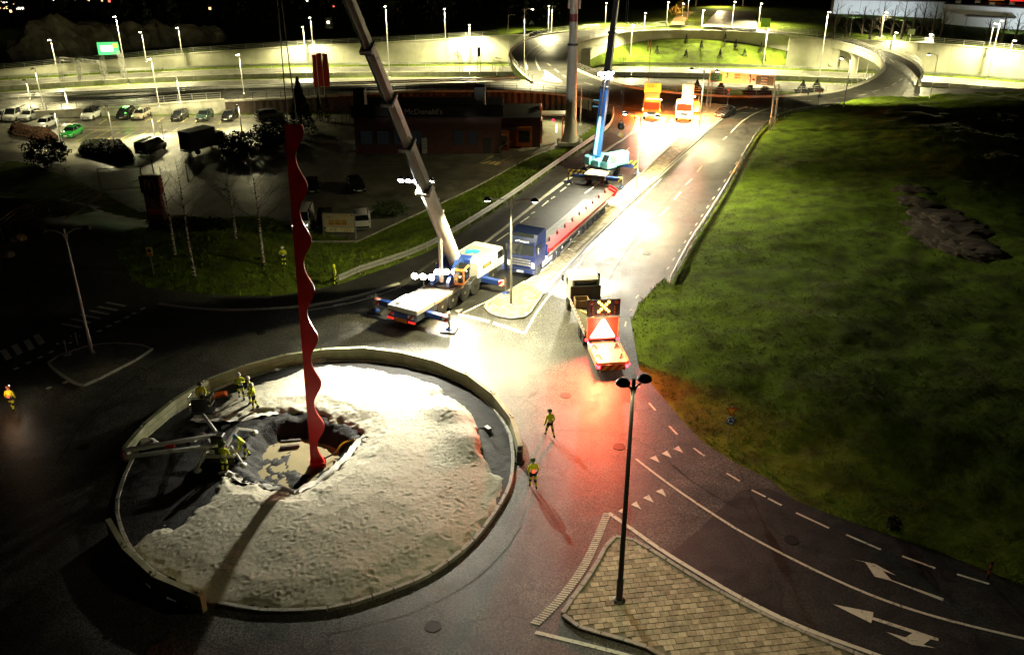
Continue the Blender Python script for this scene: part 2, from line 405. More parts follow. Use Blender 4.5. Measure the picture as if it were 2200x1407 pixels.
BACK = [(p.x, p.y + .1) for p in WT] + [(p.x, p.y) for p in GL([(1360, 232), (1450, 239), (1600, 240), (1699, 240), (1759, 230), (1863, 218), (1992, 209), (2200, 200), (2500, 196)])] + [(400, 150), (400, 600), (-400, 600), (-400, 110)]
st = .55
gx = np.arange(-150, 112, st); gy = np.arange(8, 152, st)
GX, GY = np.meshgrid(gx, gy); GZ = Hn(GX, GY)
nx, ny = len(gx), len(gy)
cxm, cym = GX[:-1, :-1] + st / 2, GY[:-1, :-1] + st / 2
keep = ~np_inside(cxm, cym, BACK) & ~((np_inside(cxm, cym, ISL)) & (np_dist(cxm, cym, ISL) > 1.2))
ENTRY = GL([(-400, 345), (-60, 402), (60, 425), (217, 419), (160, 464), (96, 493), (38, 534), (0, 585), (40, 585), (200, 640), (290, 640), (272, 600), (253, 567), (272, 529), (313, 499), (360, 480), (300, 455), (500, 470)], -1.4)
LOTIN = GL([(-400, 330), (-60, 395), (20, 345), (75, 352), (150, 385), (225, 415), (300, 455), (470, 470), (560, 462), (640, 490), (700, 500), (769, 520), (900, 460), (1025, 402), (1144, 334), (1210, 316), (1262, 283), (1284, 262), (1240, 245), (1140, 235), (900, 244), (700, 247), (483, 248), (320, 249), (77, 256), (-300, 266)], -3)
asp = np_inside(cxm, cym, LOTIN) | np_inside(cxm, cym, ENTRY)
idx = np.arange(nx * ny).reshape(ny, nx)
q = np.stack([idx[:-1, :-1], idx[:-1, 1:], idx[1:, 1:], idx[1:, :-1]], -1)[keep]
SOIL = GRASSM
o = raw('ground', np.stack([GX, GY, GZ], -1).reshape(-1, 3), [tuple(map(int, a)) for a in q], [GRASSM, ASPH2], smooth=True, mi=asp[keep].astype(int))
tag(o, 'dark grass slopes and car park asphalt either side of the road', kind='structure')

road = sheet('road', ROAD, [ISL], .012, ASPH); tag(road, 'damp asphalt road and roundabout lit by floodlights', kind='structure')
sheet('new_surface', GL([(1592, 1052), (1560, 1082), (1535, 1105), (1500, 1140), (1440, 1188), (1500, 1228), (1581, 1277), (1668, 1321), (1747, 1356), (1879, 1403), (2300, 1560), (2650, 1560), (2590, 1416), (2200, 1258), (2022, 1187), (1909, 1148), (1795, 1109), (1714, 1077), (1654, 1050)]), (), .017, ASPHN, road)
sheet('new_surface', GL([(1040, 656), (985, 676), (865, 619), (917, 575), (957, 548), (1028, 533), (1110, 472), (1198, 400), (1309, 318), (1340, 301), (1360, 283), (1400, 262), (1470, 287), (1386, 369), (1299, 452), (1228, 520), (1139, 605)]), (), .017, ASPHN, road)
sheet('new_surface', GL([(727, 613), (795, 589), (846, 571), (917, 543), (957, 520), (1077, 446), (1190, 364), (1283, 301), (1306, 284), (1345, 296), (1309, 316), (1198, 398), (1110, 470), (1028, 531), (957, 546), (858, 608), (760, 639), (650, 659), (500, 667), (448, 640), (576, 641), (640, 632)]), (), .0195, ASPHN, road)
ring = sheet('ring_road', RO, [RI], .022, ASPH); tag(ring, 'large raised ring road above the motorway', kind='structure')
rr = sheet('side_road', GL([(1950, 215), (1992, 212), (2087, 206), (2200, 203), (2600, 196), (2600, 184), (2200, 191), (1998, 191), (1965, 184)]), (), .03, ASPH); tag(rr, kind='structure')
# deck of the slip road behind the car park wall
DFAR = [(-300, 236, -2.5), (0, 214, -2.2), (200, 205, -1.95), (340, 199, -1.27), (440, 195, -.95), (570, 191, -.65), (690, 187, -.26), (830, 183, 0), (920, 180, 0), (1064, 176, 0), (1120, 172, 0), (1160, 172, 0), (1230, 190, 0), (1291, 218, 0)]
DF = [G(*p) for p in DFAR]
vs = []; fs = []
for a, b in zip(WT, DF): vs += [(a.x, a.y, a.z + .004), (b.x, b.y, b.z + .004)]
for i in range(len(WT) - 1): fs.append((2 * i, 2 * i + 2, 2 * i + 3, 2 * i + 1))
slip = raw('slip_road', vs, fs, ASPH); tag(slip, kind='structure')
# verge falling from the slip road to the motorway
vs = []; fs = []
for b in DF[:12]: vs += [(b.x, b.y, b.z - .01), (b.x * 1.05, b.y + 12, -6.05)]
for i in range(11): fs.append((2 * i, 2 * i + 2, 2 * i + 3, 2 * i + 1))
tag(raw('verge', vs, fs, GRASSM), kind='structure')
# motorway in its cutting
Wp = [Vector(p) for p in [(-230, 128, -6), (-180, 165, -6), (-140, 188, -6), (-113, 201, -6), (-90, 210, -6), (-66, 216.8, -6), (-45, 219, -6), (-22, 220.3, -6), (0, 220.5, -6), (30, 220, -6), (60, 216, -6), (94, 207, -6), (111, 198, -6), (150, 175, -6), (200, 140, -6)]]
Wp = smooth_poly(Wp, 2)
def band(name, d0, d1, z, m, kind='structure'):
    a, b = offs(Wp, -d0), offs(Wp, -d1); vs = []; fs = []
    for p, q_ in zip(a, b): vs += [(p.x, p.y, z), (q_.x, q_.y, z)]
    for i in range(len(Wp) - 1): fs.append((2 * i, 2 * i + 1, 2 * i + 3, 2 * i + 2))
    return tag(raw(name, vs, fs, m), kind=kind)
tag(raw('lower_ground', [(-500, 60, -6.06), (500, 60, -6.06), (500, 340, -6.06), (-500, 340, -6.06)], [(0, 1, 2, 3)], GRASSM), kind='structure')
band('motorway', 5.2, 16.6, -6.0, ASPH3); band('motorway', 20.5, 32.5, -6.0, ASPH3)
mk = MB()
for d in (5.7, 16.1, 21.0, 32.0): ribbon(mk, offs(Wp, -d), .22, .012)
for d in (9.2, 12.7, 24.8, 28.4):
    L = resample(offs(Wp, -d), 3.0)
    for i in range(0, len(L) - 1, 4): ribbon(mk, L[i:i + 2], .16, .012)
tag(mk.obj('motorway_marking', PAINT), kind='structure')
# far ground above the far wall, rising away
def wtop(x): return float(np.interp(x, [-230, -113, -66, -22, 0, 60, 94, 111, 200], [-6, -4.7, -2.7, -1, .2, .3, .3, -.4, -3]))
vs = []; fs = []; n = len(Wp)
rows = [(0, 0), (12, .3), (40, .8), (120, 2), (300, 4), (1600, 8)]
for d, dz in rows:
    for p in offs(Wp, d) if d < 100 else [Vector((q_.x * (1 + d / 220), q_.y + d, 0)) for q_ in Wp]:
        yy = max(p.y, 233 + d * .3) if 4 < p.x < 68 and d < 100 else p.y
        vs.append((p.x, yy, (wtop(p.x if d < 100 else p.x / (1 + d / 220)) if not (4 < p.x < 68) else -.15) + dz))
for r_ in range(len(rows) - 1):
    for i in range(n - 1): fs.append((r_ * n + i, r_ * n + i + 1, (r_ + 1) * n + i + 1, (r_ + 1) * n + i))
tag(raw('far_ground', vs, fs, GRASSM, smooth=True), kind='structure')
# the road that climbs away beyond the ring
FR = [G(*p, .35) for p in [(1508, 62), (1530, 40), (1548, 22), (1552, -12), (1634, -12), (1622, 22), (1622, 40), (1628, 68)]]
far_road = sheet('far_road', FR, (), .9, ASPH3); tag(far_road, kind='structure')
vs = [(p.x, p.y, .9) for p in FR]; 

# walls ------------------------------------------------------------
def run_walls(name, label, pts, ztops, zb, th, m, seg=6.0, gap=.03, cap=True, group=None):
    """a long wall of separate upright panels"""
    t = thing(name, label, 'wall', (0, 0, 0), 0, group); L = resample(pts, seg)
    cap_mb = MB()
    for a, b in zip(L, L[1:]):
        d = b - a; d.z = 0; u = d.normalized(); nrm = Vector((-u.y, u.x, 0)); A, B = a + u * gap / 2, b - u * gap / 2
        za, zb_ = ztops(a), ztops(b); j = random.uniform(-.015, .015)
        mb = MB(); mb.add([A + nrm * j, B + nrm * j, B + nrm * (th + j), A + nrm * (th + j), A, B, B, A], [], 0)
        mb.v = []; 
        for P, zt in ((A, za), (B, zb_)):
            for off in (j, th + j):
                for z in (zb, zt): q_ = P + nrm * off; mb.v.append((q_.x, q_.y, z))
        mb.f = [(0, 1, 3, 2), (4, 6, 7, 5), (0, 4, 5, 1), (2, 3, 7, 6), (1, 5, 7, 3), (0, 2, 6, 4)]; mb.m = [0] * 6
        mb.obj('panel', m, t)
        if cap: 
            for P, Q, z0, z1 in ((a, b, za, zb_),):
                o_ = len(cap_mb.v)
                for pp, zz in ((P, z0), (Q, z1)):
                    for off in (-.12, th + .12):
                        for dz in (.01, .22): w_ = pp + nrm * off; cap_mb.v.append((w_.x, w_.y, zz + dz))
                cap_mb.f += [tuple(o_ + k for k in f) for f in [(0, 1, 3, 2), (4, 6, 7, 5), (0, 4, 5, 1), (2, 3, 7, 6), (1, 5, 7, 3), (0, 2, 6, 4)]]; cap_mb.m += [0] * 6
    if cap: cap_mb.obj('coping', CONC, t)
    return t
run_walls('retaining_wall', 'long pale concrete retaining wall left of the ring road', [p for p in Wp if -150 < p.x < 6], lambda p: wtop(p.x), -6.1, .4, CONCW, 7.0)
run_walls('retaining_wall', 'pale concrete retaining wall right of the ring road', [p for p in Wp if 62 < p.x < 190], lambda p: wtop(p.x), -6.1, .4, CONCW, 7.0)
def railing(name, label, pts, h=1.1, rails=(1.05, .7, .35), m=GALV, step=2.0, rr_=.03, pr=.035, group='roadside railings'):
    t = thing(name, label, 'railing', (0, 0, 0), 0, group); L = resample(pts, step)
    pm = MB(); pm.box((0, 0, h / 2 - .1), (pr * 2, pr * 2, h + .2)); me = pm.mesh('post', m)
    for i, p in enumerate(L): inst('post', me, t, p)
    for z in rails:
        mb = MB(); mb.tube([p + Vector((0, 0, z)) for p in L], rr_, 5); mb.obj('rail', m, t)
    return t
def guard(name, label, pts, m=GALV, step=2.4, two=True, group='steel guard rails', side=1):
    """W-beam guard rail on steel posts"""
    t = thing(name, label, 'guard rail', (0, 0, 0), 0, group); L = resample(pts, step)
    pm = MB(); pm.box((0, 0, .35), (.1, .06, .9)); me = pm.mesh('post', m)
    for i, p in enumerate(L):
        d = L[min(i + 1, len(L) - 1)] - L[max(i - 1, 0)]; inst('post', me, t, p, math.atan2(d.y, d.x))
    for k, zz in enumerate((.68, .38) if two else (.62,)):
        prof = [(-.0, -.13), (.06, -.09), (.06, -.03), (.0, 0), (.06, .03), (.06, .09), (0, .13), (-.03, 0)]
        rings = []
        for i, p in enumerate(L):
            d = L[min(i + 1, len(L) - 1)] - L[max(i - 1, 0)]; d.z = 0; nn = Vector((-d.y, d.x, 0)).normalized() * side
            rings.append([p + nn * (.08 + a) + Vector((0, 0, zz + b)) for a, b in prof])
        MB().loft(rings).obj('rail', m, t)
    return t
railing('railing', 'thin metal railing along the top of the left retaining wall', [Vector((p.x, p.y + .2, wtop(p.x) + .22)) for p in Wp if -125 < p.x < 2], step=4)
railing('railing', 'thin metal railing along the top of the right retaining wall', [Vector((p.x, p.y + .2, wtop(p.x) + .22)) for p in Wp if 74 < p.x < 135], step=4)
# car park retaining wall: plain panels left, ribbed sheet-pile wall right
zw = lambda p: p.z
LW = [Vector((p.x, p.y - .0, p.z)) for p in WT[:5]]
LWr = resample(LW, 1)
zlw = lambda p: float(np.interp(p.x, [q_.x for q_ in LW], [q_.z for q_ in LW])) + .25
lw = run_walls('retaining_wall', 'stained concrete panel wall behind the parked cars', [Vector((p.x, p.y, 0)) for p in LW], zlw, -3.2, .35, CONC, 5.2)
CORR = mat('rusty_sheet_pile', (.075, .055, .042), .8, .2, var=.3, scale=1.5)
sp = thing('sheet_pile_wall', 'dark ribbed sheet pile wall behind the restaurant', 'wall')
pts = resample(smooth_poly(WT[4:], 2), .55); mb = MB(); o_ = 0
for i, p in enumerate(pts):
    d = pts[min(i + 1, len(pts) - 1)] - pts[max(i - 1, 0)]; nn = Vector((-d.y, d.x, 0)).normalized() * (.14 if i % 2 else -.06)
    mb.v += [(p.x - nn.x, p.y - nn.y, -3.3), (p.x - nn.x, p.y - nn.y, p.z + .02)]
for i in range(len(pts) - 1): mb.f.append((2 * i, 2 * i + 2, 2 * i + 3, 2 * i + 1)); mb.m.append(0)
rb = mb.obj('ribbed_panel', CORR, sp); 
mb = MB(); cp_ = smooth_poly(WT[4:], 2)
for a, b in zip(cp_, cp_[1:]):
    mid = (a + b) / 2; mb.box((mid.x, mid.y, mid.z + .12), ((b - a).length + .02, .5, .28), hd(a, b))
mb.obj('coping', CONC, sp)
railing('railing', 'dark railing on top of the ribbed wall behind the restaurant', [p + Vector((0, 0, .26)) for p in smooth_poly(WT[4:], 2)], step=2.3, m=DARKPOLE, rails=(1.15, .75, .35))
railing('railing', 'light railing along the top of the car park wall', [Vector((p.x, p.y + .1, zlw(p) + .22)) for p in LW], step=2.3)
guard('guard_rail', 'guard rail on the motorway side of the slip road', [p + Vector((0, -.3, 0)) for p in DF[:11]], step=4)

# ring structure
def closed(p): return p + [p[0]]
mb = MB()
for poly, s in ((RO, 1), (RI, -1)):
    P = closed(poly); o_ = len(mb.v)
    for p in P: mb.v += [(p.x, p.y, .02), (p.x, p.y, -1.5)]
    for i in range(len(P) - 1): mb.f.append((o_ + 2 * i, o_ + 2 * i + 1, o_ + 2 * i + 3, o_ + 2 * i + 2)); mb.m.append(0)
rs = mb.obj('bridge_edge', CONCW, ring)
def edge_beam(poly, i0, i1, name='edge_beam'):
    P = poly[i0:i1]; mb = MB()
    for a, b in zip(P, P[1:]): m_ = (a + b) / 2; mb.box((m_.x, m_.y, .18), ((b - a).length + .06, .45, .36), hd(a, b))
    return mb.obj(name, CONC, ring)
nRI, nRO = len(RI), len(RO)
edge_beam(closed(RI), 0, nRI + 1)
railing('railing', 'light railing round the inner edge of the ring road', [p + Vector((0, 0, .35)) for p in closed(RI)], step=2.6, rails=(1.1, .75, .4))
far_out = [p for p in RO]
i0 = min(range(nRO), key=lambda i: (RO[i] - G(1971, 184)).length); i1 = min(range(nRO), key=lambda i: (RO[i] - G(1640, 63)).length)
ra, rb_ = sorted((i0, i1)); railing('railing', 'light railing on the outer right edge of the ring road', [p + Vector((0, 0, .3)) for p in RO[ra:rb_ + 1]], step=2.6)
edge_beam(RO, ra, rb_ + 1)
i2 = min(range(nRO), key=lambda i: (RO[i] - G(1490, 58)).length); 
seg2 = RO[i2:] + RO[:5]
railing('railing', 'light railing on the outer left edge of the ring road', [p + Vector((0, 0, .3)) for p in seg2], step=2.6)
mb = MB()
for a, b in zip(seg2, seg2[1:]): m_ = (a + b) / 2; mb.box((m_.x, m_.y, .18), ((b - a).length + .06, .45, .36), hd(a, b))
mb.obj('edge_beam', CONC, ring)
# wall and planted mound under the far arc
k0 = min(range(nRI), key=lambda i: (RI[i] - G(1240, 97)).length); k1 = min(range(nRI), key=lambda i: (RI[i] - G(1795, 91)).length)
ka, kb = sorted((k0, k1)); ARC = RI[ka:kb + 1]
if ARC[0].x > ARC[-1].x: ARC = ARC[::-1]
ARCi = [p + (ISLC * 0) + (Vector((48, 185, 0)) - p).normalized() * -.3 for p in ARC]
run_walls('retaining_wall', 'curved concrete wall carrying the far side of the ring road', ARCi, lambda p: -.3, -6.1, .4, CONCW, 6.0, cap=False)
vs = []; fs = []; NR = 10; AR = resample(ARC, 2.0); na = len(AR)
for i, p in enumerate(AR):
    t = i / (na - 1); zt = -6 + 4.3 * max(0, math.sin(PI * t)) ** .8
    bt = G(1285 + t * 545, 141 + 2 * abs(t - .5), -6.0); top = p + (Vector((48, 185, 0)) - p).normalized() * .15
    for k in range(NR + 1):
        s_ = k / NR; v = Vector((bt.x, bt.y, 0)).lerp(Vector((top.x, top.y, 0)), s_)
        vs.append((v.x, v.y, -6.02 + (zt + 6) * (s_ ** 1.1) + (random.uniform(-.1, .1) if 0 < k < NR else 0)))
for i in range(na - 1):
    for k in range(NR): a = i * (NR + 1) + k; fs.append((a, a + NR + 1, a + NR + 2, a + 1))
mound_v = np.array(vs); tag(raw('mound', vs, fs, GRASSM, smooth=True), kind='structure')
pc = thing('bridge_pillar', 'round concrete pillar under the right side of the ring road', 'pillar', G(1832, 158, -6.05))
MB().lathe([(.95, 0), (.9, .2), (.85, 3.4), (1.1, 3.9), (1.7, 4.6)], 20).obj('shaft', CONCW, pc, .6)
# abutment walls where the ring passes over the motorway
for px, lab in (((1225, 150), 'concrete bridge abutment under the left side of the ring road'), ((1755, 118), 'pale bridge abutment under the right side of the ring road')):
    b = G(px[0], px[1], -6.05); t = thing('bridge_abutment', lab, 'abutment', b, 0)
    MB().box((0, 0, 2.3), (9, 1.2, 4.7)).obj('wall', CONCW, t); MB().box((0, -.1, 4.62), (9.4, 1.5, .25)).obj('bearing_shelf', CONC, t)
# median barrier of the motorway, piece by piece
bt = thing('median_barrier', 'low concrete barrier between the motorway carriageways', 'barrier')
L = resample([p for p in offs(Wp, -18.5) if -150 < p.x < 150], 6.0)
me = MB().side([(-2.96, 0), (2.96, 0), (2.96, .95), (-2.96, .95)], -.16, .16).mesh('segment', CONC)
for a, b in zip(L, L[1:]): m_ = (a + b) / 2; inst('segment', me, bt, (m_.x, m_.y, -6.04), hd(a, b))
guard('guard_rail', 'guard rail on the near side of the motorway', [p for p in offs(Wp, -34) if -110 < p.x < 120], step=4)
guard('guard_rail', 'guard rail at the foot of the far retaining wall', [p for p in offs(Wp, -4.2) if -130 < p.x < 130], step=4)

# ------------------------------------------------------------------ roundabout island
mem = thing('roundabout_island', None, None); 
for k in ('label', 'category'):
    if k in mem: del mem[k]
mem['kind'] = 'structure'; mem['label'] = 'round traffic island under construction with pale gravel and dark membrane'
GRAV_PX = [(1089, 1022), (1059, 1012), (1040, 977), (1035, 944), (1021, 909), (1013, 887), (986, 858), (962, 847), (924, 820), (851, 804), (795, 787), (727, 783), (690, 784), (650, 788), (620, 807), (563, 821), (500, 840), (462, 875), (413, 884), (418, 905), (489, 905), (563, 890), (664, 889), (704, 908), (759, 925), (772, 938), (769, 954), (745, 984), (706, 1016), (677, 1036), (638, 1057), (612, 1054), (516, 1036), (486, 1016), (467, 1021), (451, 1058), (375, 1134), (353, 1121), (331, 1134), (282, 1175), (300, 1203), (350, 1243), (437, 1286), (500, 1301), (582, 1311), (700, 1306), (754, 1295), (864, 1257), (918, 1235), (1000, 1178), (1052, 1116), (1092, 1049)]
GRAV = GL(GRAV_PX, .25)
PIT = GL([(505, 1000), (520, 960), (545, 920), (600, 897), (664, 893), (704, 911), (762, 930), (767, 955), (743, 984), (704, 1016), (675, 1036), (636, 1053), (590, 1042), (540, 1027)], .3)
WATER_Z = -.62
WAT = GL([(633, 947), (665, 938), (697, 931), (734, 943), (731, 964), (716, 985), (719, 998), (683, 1024), (648, 1021), (618, 1009), (614, 992), (624, 969)], WATER_Z)
cx0, cy0 = ISLC.x, ISLC.y
def island_base(X, Y):
    dp = np.where(np_inside(X, Y, PIT), np_dist(X, Y, PIT), 0); dep = np.clip(dp / 1.15, 0, 1); dep = dep * dep * (3 - 2 * dep)
    dw = np.where(np_inside(X, Y, WAT), np_dist(X, Y, WAT), 0)
    di = np.minimum(np_dist(X, Y, ISL), 4) / 4
    z = .10 + .12 * di - (.84 + .12 * fbm(X, Y, .9)) * dep - .25 * np.clip(dw / .5, 0, 1)
    rim = np.exp(-((np_dist(X, Y, PIT) - .25) / .35) ** 2)
    lumps = fbm(X, Y, 1.7, 4) * .16 + fbm(X, Y, 5., 3) * .12
    return z + lumps * np.clip(rim + dep + .25, 0, 1) + .03 * rim * (1 - dep)
s2 = .13; ix = np.arange(cx0 - 13.2, cx0 + 13.2, s2); iy = np.arange(cy0 - 14, cy0 + 14, s2); IX, IY = np.meshgrid(ix, iy)
IZ = island_base(IX, IY); cm = np_inside(IX[:-1, :-1] + s2 / 2, IY[:-1, :-1] + s2 / 2, offs(closed(ISL), .0))
idx = np.arange(IX.size).reshape(IX.shape); q = np.stack([idx[:-1, :-1], idx[:-1, 1:], idx[1:, 1:], idx[1:, :-1]], -1)[cm]
MEMB = mat('black_membrane_and_soil', (.011, .011, .012), .7, var=.5, scale=1.6, bump=1., bscale=14, col2=(.004, .004, .004), spec=.25)
raw('membrane', np.stack([IX, IY, IZ], -1).reshape(-1, 3), [tuple(map(int, a)) for a in q], MEMB, mem, True)
MUD = mat('muddy_water', (.30, .26, .16), .12, var=.1, scale=1.2, spec=.6)
sheet('puddle', smooth_poly([p.lerp(sum(PIT, Vector()) / len(PIT), .12) for p in PIT], 1, True), (), WATER_Z + .02, MUD, mem)
# gravel bed with foot prints and heaps
s3 = .06; ix = np.arange(cx0 - 13, cx0 + 13, s3); iy = np.arange(cy0 - 14, cy0 + 14, s3); IX, IY = np.meshgrid(ix, iy)
GIN = np_inside(IX, IY, GRAV); dg = np_dist(IX, IY, GRAV) + fbm(IX, IY, 1.4, 3) * .5; dgi = np.where(GIN, np.maximum(dg, 0), 0); diE = np_dist(IX, IY, ISL)
th = .30 * np.clip(dgi / .45, 0, 1) ** .7
ZG = .05 + th * np.clip(.45 + diE / 3, 0, 1) + .42 * np.clip(diE / 6, 0, 1) ** 1.3 * np.clip(dgi / 1.6, 0, 1)
ZG += (fbm(IX, IY, .4, 3) * .10 + fbm(IX, IY, 3, 3) * .02 + fbm(IX, IY, 7, 2) * .014) * np.clip(dgi / 1, 0, 1)
for px, hh, rad in [((985, 905), .42, 1.1), ((1003, 945), .55, 1.2), ((1012, 972), .35, 1.0), ((935, 888), .28, .9), ((960, 900), .25, .8), ((870, 815), .22, 1.1), ((930, 835), .25, .8)]:
    c = G(*px, .4); ZG += hh * np.exp(-(((IX - c.x) ** 2 + (IY - c.y) ** 2) / rad ** 2) ** 1.15) * GIN
FP = np.zeros_like(ZG); rf = np.random.default_rng(5)
for k in range(5200):
    while True:
        a = rf.uniform(cx0 - 12, cx0 + 12); b = rf.uniform(cy0 - 13, cy0 + 13)
        if rf.random() < np.clip(.04 + .4 * (a - cx0 + 9) / 18 + .5 * float(fbm(np.array([a]), np.array([b]), .3, 2)[0]), .02, 1): break
    i = int((b - iy[0]) / s3); j = int((a - ix[0]) / s3); w_ = 5
    if i < w_ + 1 or j < w_ + 1 or i > len(iy) - w_ - 2 or j > len(ix) - w_ - 2: continue
    sl = np.s_[i - w_:i + w_ + 1, j - w_:j + w_ + 1]; g = rf.uniform(0, PI); fs = rf.uniform(.07, .17)
    u = (IX[sl] - a) * math.cos(g) + (IY[sl] - b) * math.sin(g); v = -(IX[sl] - a) * math.sin(g) + (IY[sl] - b) * math.cos(g)
    rr2 = (u / fs) ** 2 + (v / (fs * .65)) ** 2; FP[sl] += rf.uniform(.15, 1.0) ** 1.6 * (-.055 * np.exp(-rr2) + .028 * np.exp(-(np.sqrt(rr2) - 1.5) ** 2 * 4))
ZG += np.clip(FP * .55, -.04, .028) * np.clip(dgi / .8, 0, 1)
cm = (dgi[:-1, :-1] > 0) & (dgi[1:, 1:] > 0)
idx = np.arange(IX.size).reshape(IX.shape); q = np.stack([idx[:-1, :-1], idx[:-1, 1:], idx[1:, 1:], idx[1:, :-1]], -1)[cm]
used = np.unique(q); remap = np.full(IX.size, -1); remap[used] = np.arange(len(used)); q = remap[q]
GRV = mat('pale_gravel', (.54, .52, .43), .9, var=.35, scale=9, bump=.6, bscale=22, col2=(.38, .36, .28), spec=.2)
gr = raw('gravel', np.stack([IX, IY, ZG], -1).reshape(-1, 3)[used], [tuple(map(int, a)) for a in q], GRV, mem, True); gr['kind'] = 'stuff'
def gravel_z(x, y):
    i = int(round((y - iy[0]) / s3)); j = int(round((x - ix[0]) / s3)); return float(ZG[i, j])
def GI(px, py):
    """photo point -> point on top of the island"""
    p = G(px, py, .4)
    for _ in range(5):
        a = np.array([p.x]); b = np.array([p.y]); z = gravel_z(p.x, p.y) if np_inside(a, b, GRAV)[0] else float(island_base(a, b)[0]); p = G(px, py, z)
    return p
# kerb stones round the island
L = resample(closed(ISL), 1.0); me = MB().box((0, 0, .06), (.97, .2, .28), bev=.02).mesh('kerb_stone', KERB)
for a, b in zip(L, L[1:]): m_ = (a + b) / 2; inst('kerb_stone', me, mem, (m_.x, m_.y, random.uniform(-.01, .01)), hd(a, b) + random.uniform(-.012, .012))
# white fabric edge and rumpled strips along the cut
FAB = mat('white_geotextile', (.62, .6, .55), .85, var=.2, scale=3, bump=.3, bscale=8)
for pts in ([(786, 940), (766, 956), (744, 986), (708, 1018), (680, 1038), (640, 1058)], [(470, 1020), (488, 1014), (516, 1034), (560, 1046), (600, 1052), (640, 1060)], [(412, 902), (440, 908), (470, 903), (500, 906), (560, 893), (600, 889)]):
    P = [GI(*p) for p in pts]; P = resample(smooth_poly(P, 2), .25); mb = MB()
    rings = []
    for i, p in enumerate(P):
        d = P[min(i + 1, len(P) - 1)] - P[max(i - 1, 0)]; nn = Vector((-d.y, d.x, 0)).normalized()
        rings.append([Vector((p.x, p.y, 0)) + nn * s_ + Vector((0, 0, p.z + .02 + random.uniform(0, .16))) for s_ in (-.2, -.1, 0, .1, .2)])
    for i in range(len(rings) - 1):
        pass
    o_ = len(mb.v)
    for r_ in rings: mb.v += [tuple(v) for v in r_]
    for i in range(len(rings) - 1):
        for k in range(4): mb.f.append((o_ + 5 * i + k, o_ + 5 * i + k + 1, o_ + 5 * i + k + 6, o_ + 5 * i + k + 5)); mb.m.append(0)
    ob = mb.obj('fabric_edge', FAB, mem, .9)

# ------------------------------------------------------------------ raised traffic islands with paving
PAVE = [mat('paving_d', (.31, .27, .18), .85, var=.4, scale=2.5, bump=.4), mat('paving_e', (.37, .33, .22), .85, var=.45, scale=2, bump=.4), mat('paving_a', (.42, .36, .24), .8, var=.3, scale=4, bump=.3), mat('paving_b', (.48, .42, .29), .8, var=.3, scale=4, bump=.3), mat('paving_c', (.34, .29, .19), .8, var=.3, scale=4, bump=.3)]
JOINT = mat('paving_joint_sand', (.2, .175, .12), .95, var=.3)
def traffic_island(px, label, paver, ang, limit, box=None, closedpoly=None):
    P = closedpoly or smooth_poly(GL(px), 1, True); t = thing('traffic_island', None, None)
    for k in ('label', 'category'):
        if k in t: del t[k]
    t['kind'] = 'structure'; t['label'] = label
    MB().prism(P, -.1, .115).obj('bed', JOINT, t)
    Q = closed(P); mb = MB()
    ca = sum(P, Vector()) / len(P)
    L = resample(Q, 1.0); km = MB().box((0, 0, .04), (.98, .22, .26), bev=.02).mesh('kerb_stone', KERB)
    for a, b in zip(L, L[1:]): m_ = (a + b) / 2; inst('kerb_stone', km, t, m_, hd(a, b), sc=((b - a).length / 1.0, 1, 1))
    c_, s_ = math.cos(ang), math.sin(ang); pw, ph = paver; cells = []
    xs = [p.x * c_ + p.y * s_ for p in P]; ys = [-p.x * s_ + p.y * c_ for p in P]
    j = 0; y = min(ys)
    while y < max(ys):
        x = min(xs) + (j % 2) * pw / 2
        while x < max(xs):
            X, Y = (x + pw / 2) * c_ - (y + ph / 2) * s_, (x + pw / 2) * s_ + (y + ph / 2) * c_
            if inside((X, Y), P) and float(np_dist(np.array([X]), np.array([Y]), P)[0]) > .2: cells.append((X, Y))
            x += pw
        y += ph; j += 1
    vis = []
    for X, Y in cells:
        u, v = PX((X, Y, .13)); vis.append((-1 <= u <= 2201 and v < 1412, Y, X))
    order = sorted(vis, key=lambda a: (not a[0], a[1]))
    mes = [MB().box((0, 0, 0), (pw - .018, ph - .018, .07), bev=.012).mesh('paver', m) for m in PAVE]
    rest = MB()
    for k, (s, Y, X) in enumerate(order):
        z = .105 + random.uniform(-.012, .012)
        if k < limit and s: inst('paver', random.choice(mes), t, (X, Y, z), ang)
        else: rest.box((X, Y, z), (pw - .018, ph - .018, .07), ang, mi=random.randrange(5))
    if rest.v: r_ = rest.obj('paving', PAVE, t); r_['kind'] = 'stuff'
    return t
MED_PX = [(1040, 660), (1050, 675), (1085, 686), (1115, 687), (1135, 680), (1150, 655), (1168, 630), (1206, 582), (1278, 511), (1334, 458), (1394, 399), (1448, 348), (1494, 308), (1545, 257), (1573, 231), (1548, 226), (1488, 223), (1482, 237), (1494, 254), (1491, 265), (1471, 287), (1442, 313), (1386, 369), (1349, 398), (1299, 452), (1228, 520), (1192, 559), (1139, 605), (1086, 630), (1050, 651)]
traffic_island(MED_PX, 'long paved median between the carriageways', (.55, .42), R(65), 260)
FG_PX = [(1207, 1325), (1213, 1312), (1256, 1255), (1286, 1208), (1305, 1170), (1319, 1156), (1338, 1152), (1365, 1165), (1423, 1200), (1499, 1250), (1600, 1304), (1747, 1372), (1900, 1432), (2050, 1520), (1600, 1560), (1423, 1405), (1341, 1378), (1259, 1356), (1221, 1342)]
traffic_island(FG_PX, 'paved splitter island in the foreground', (.40, .32), R(8), 300)
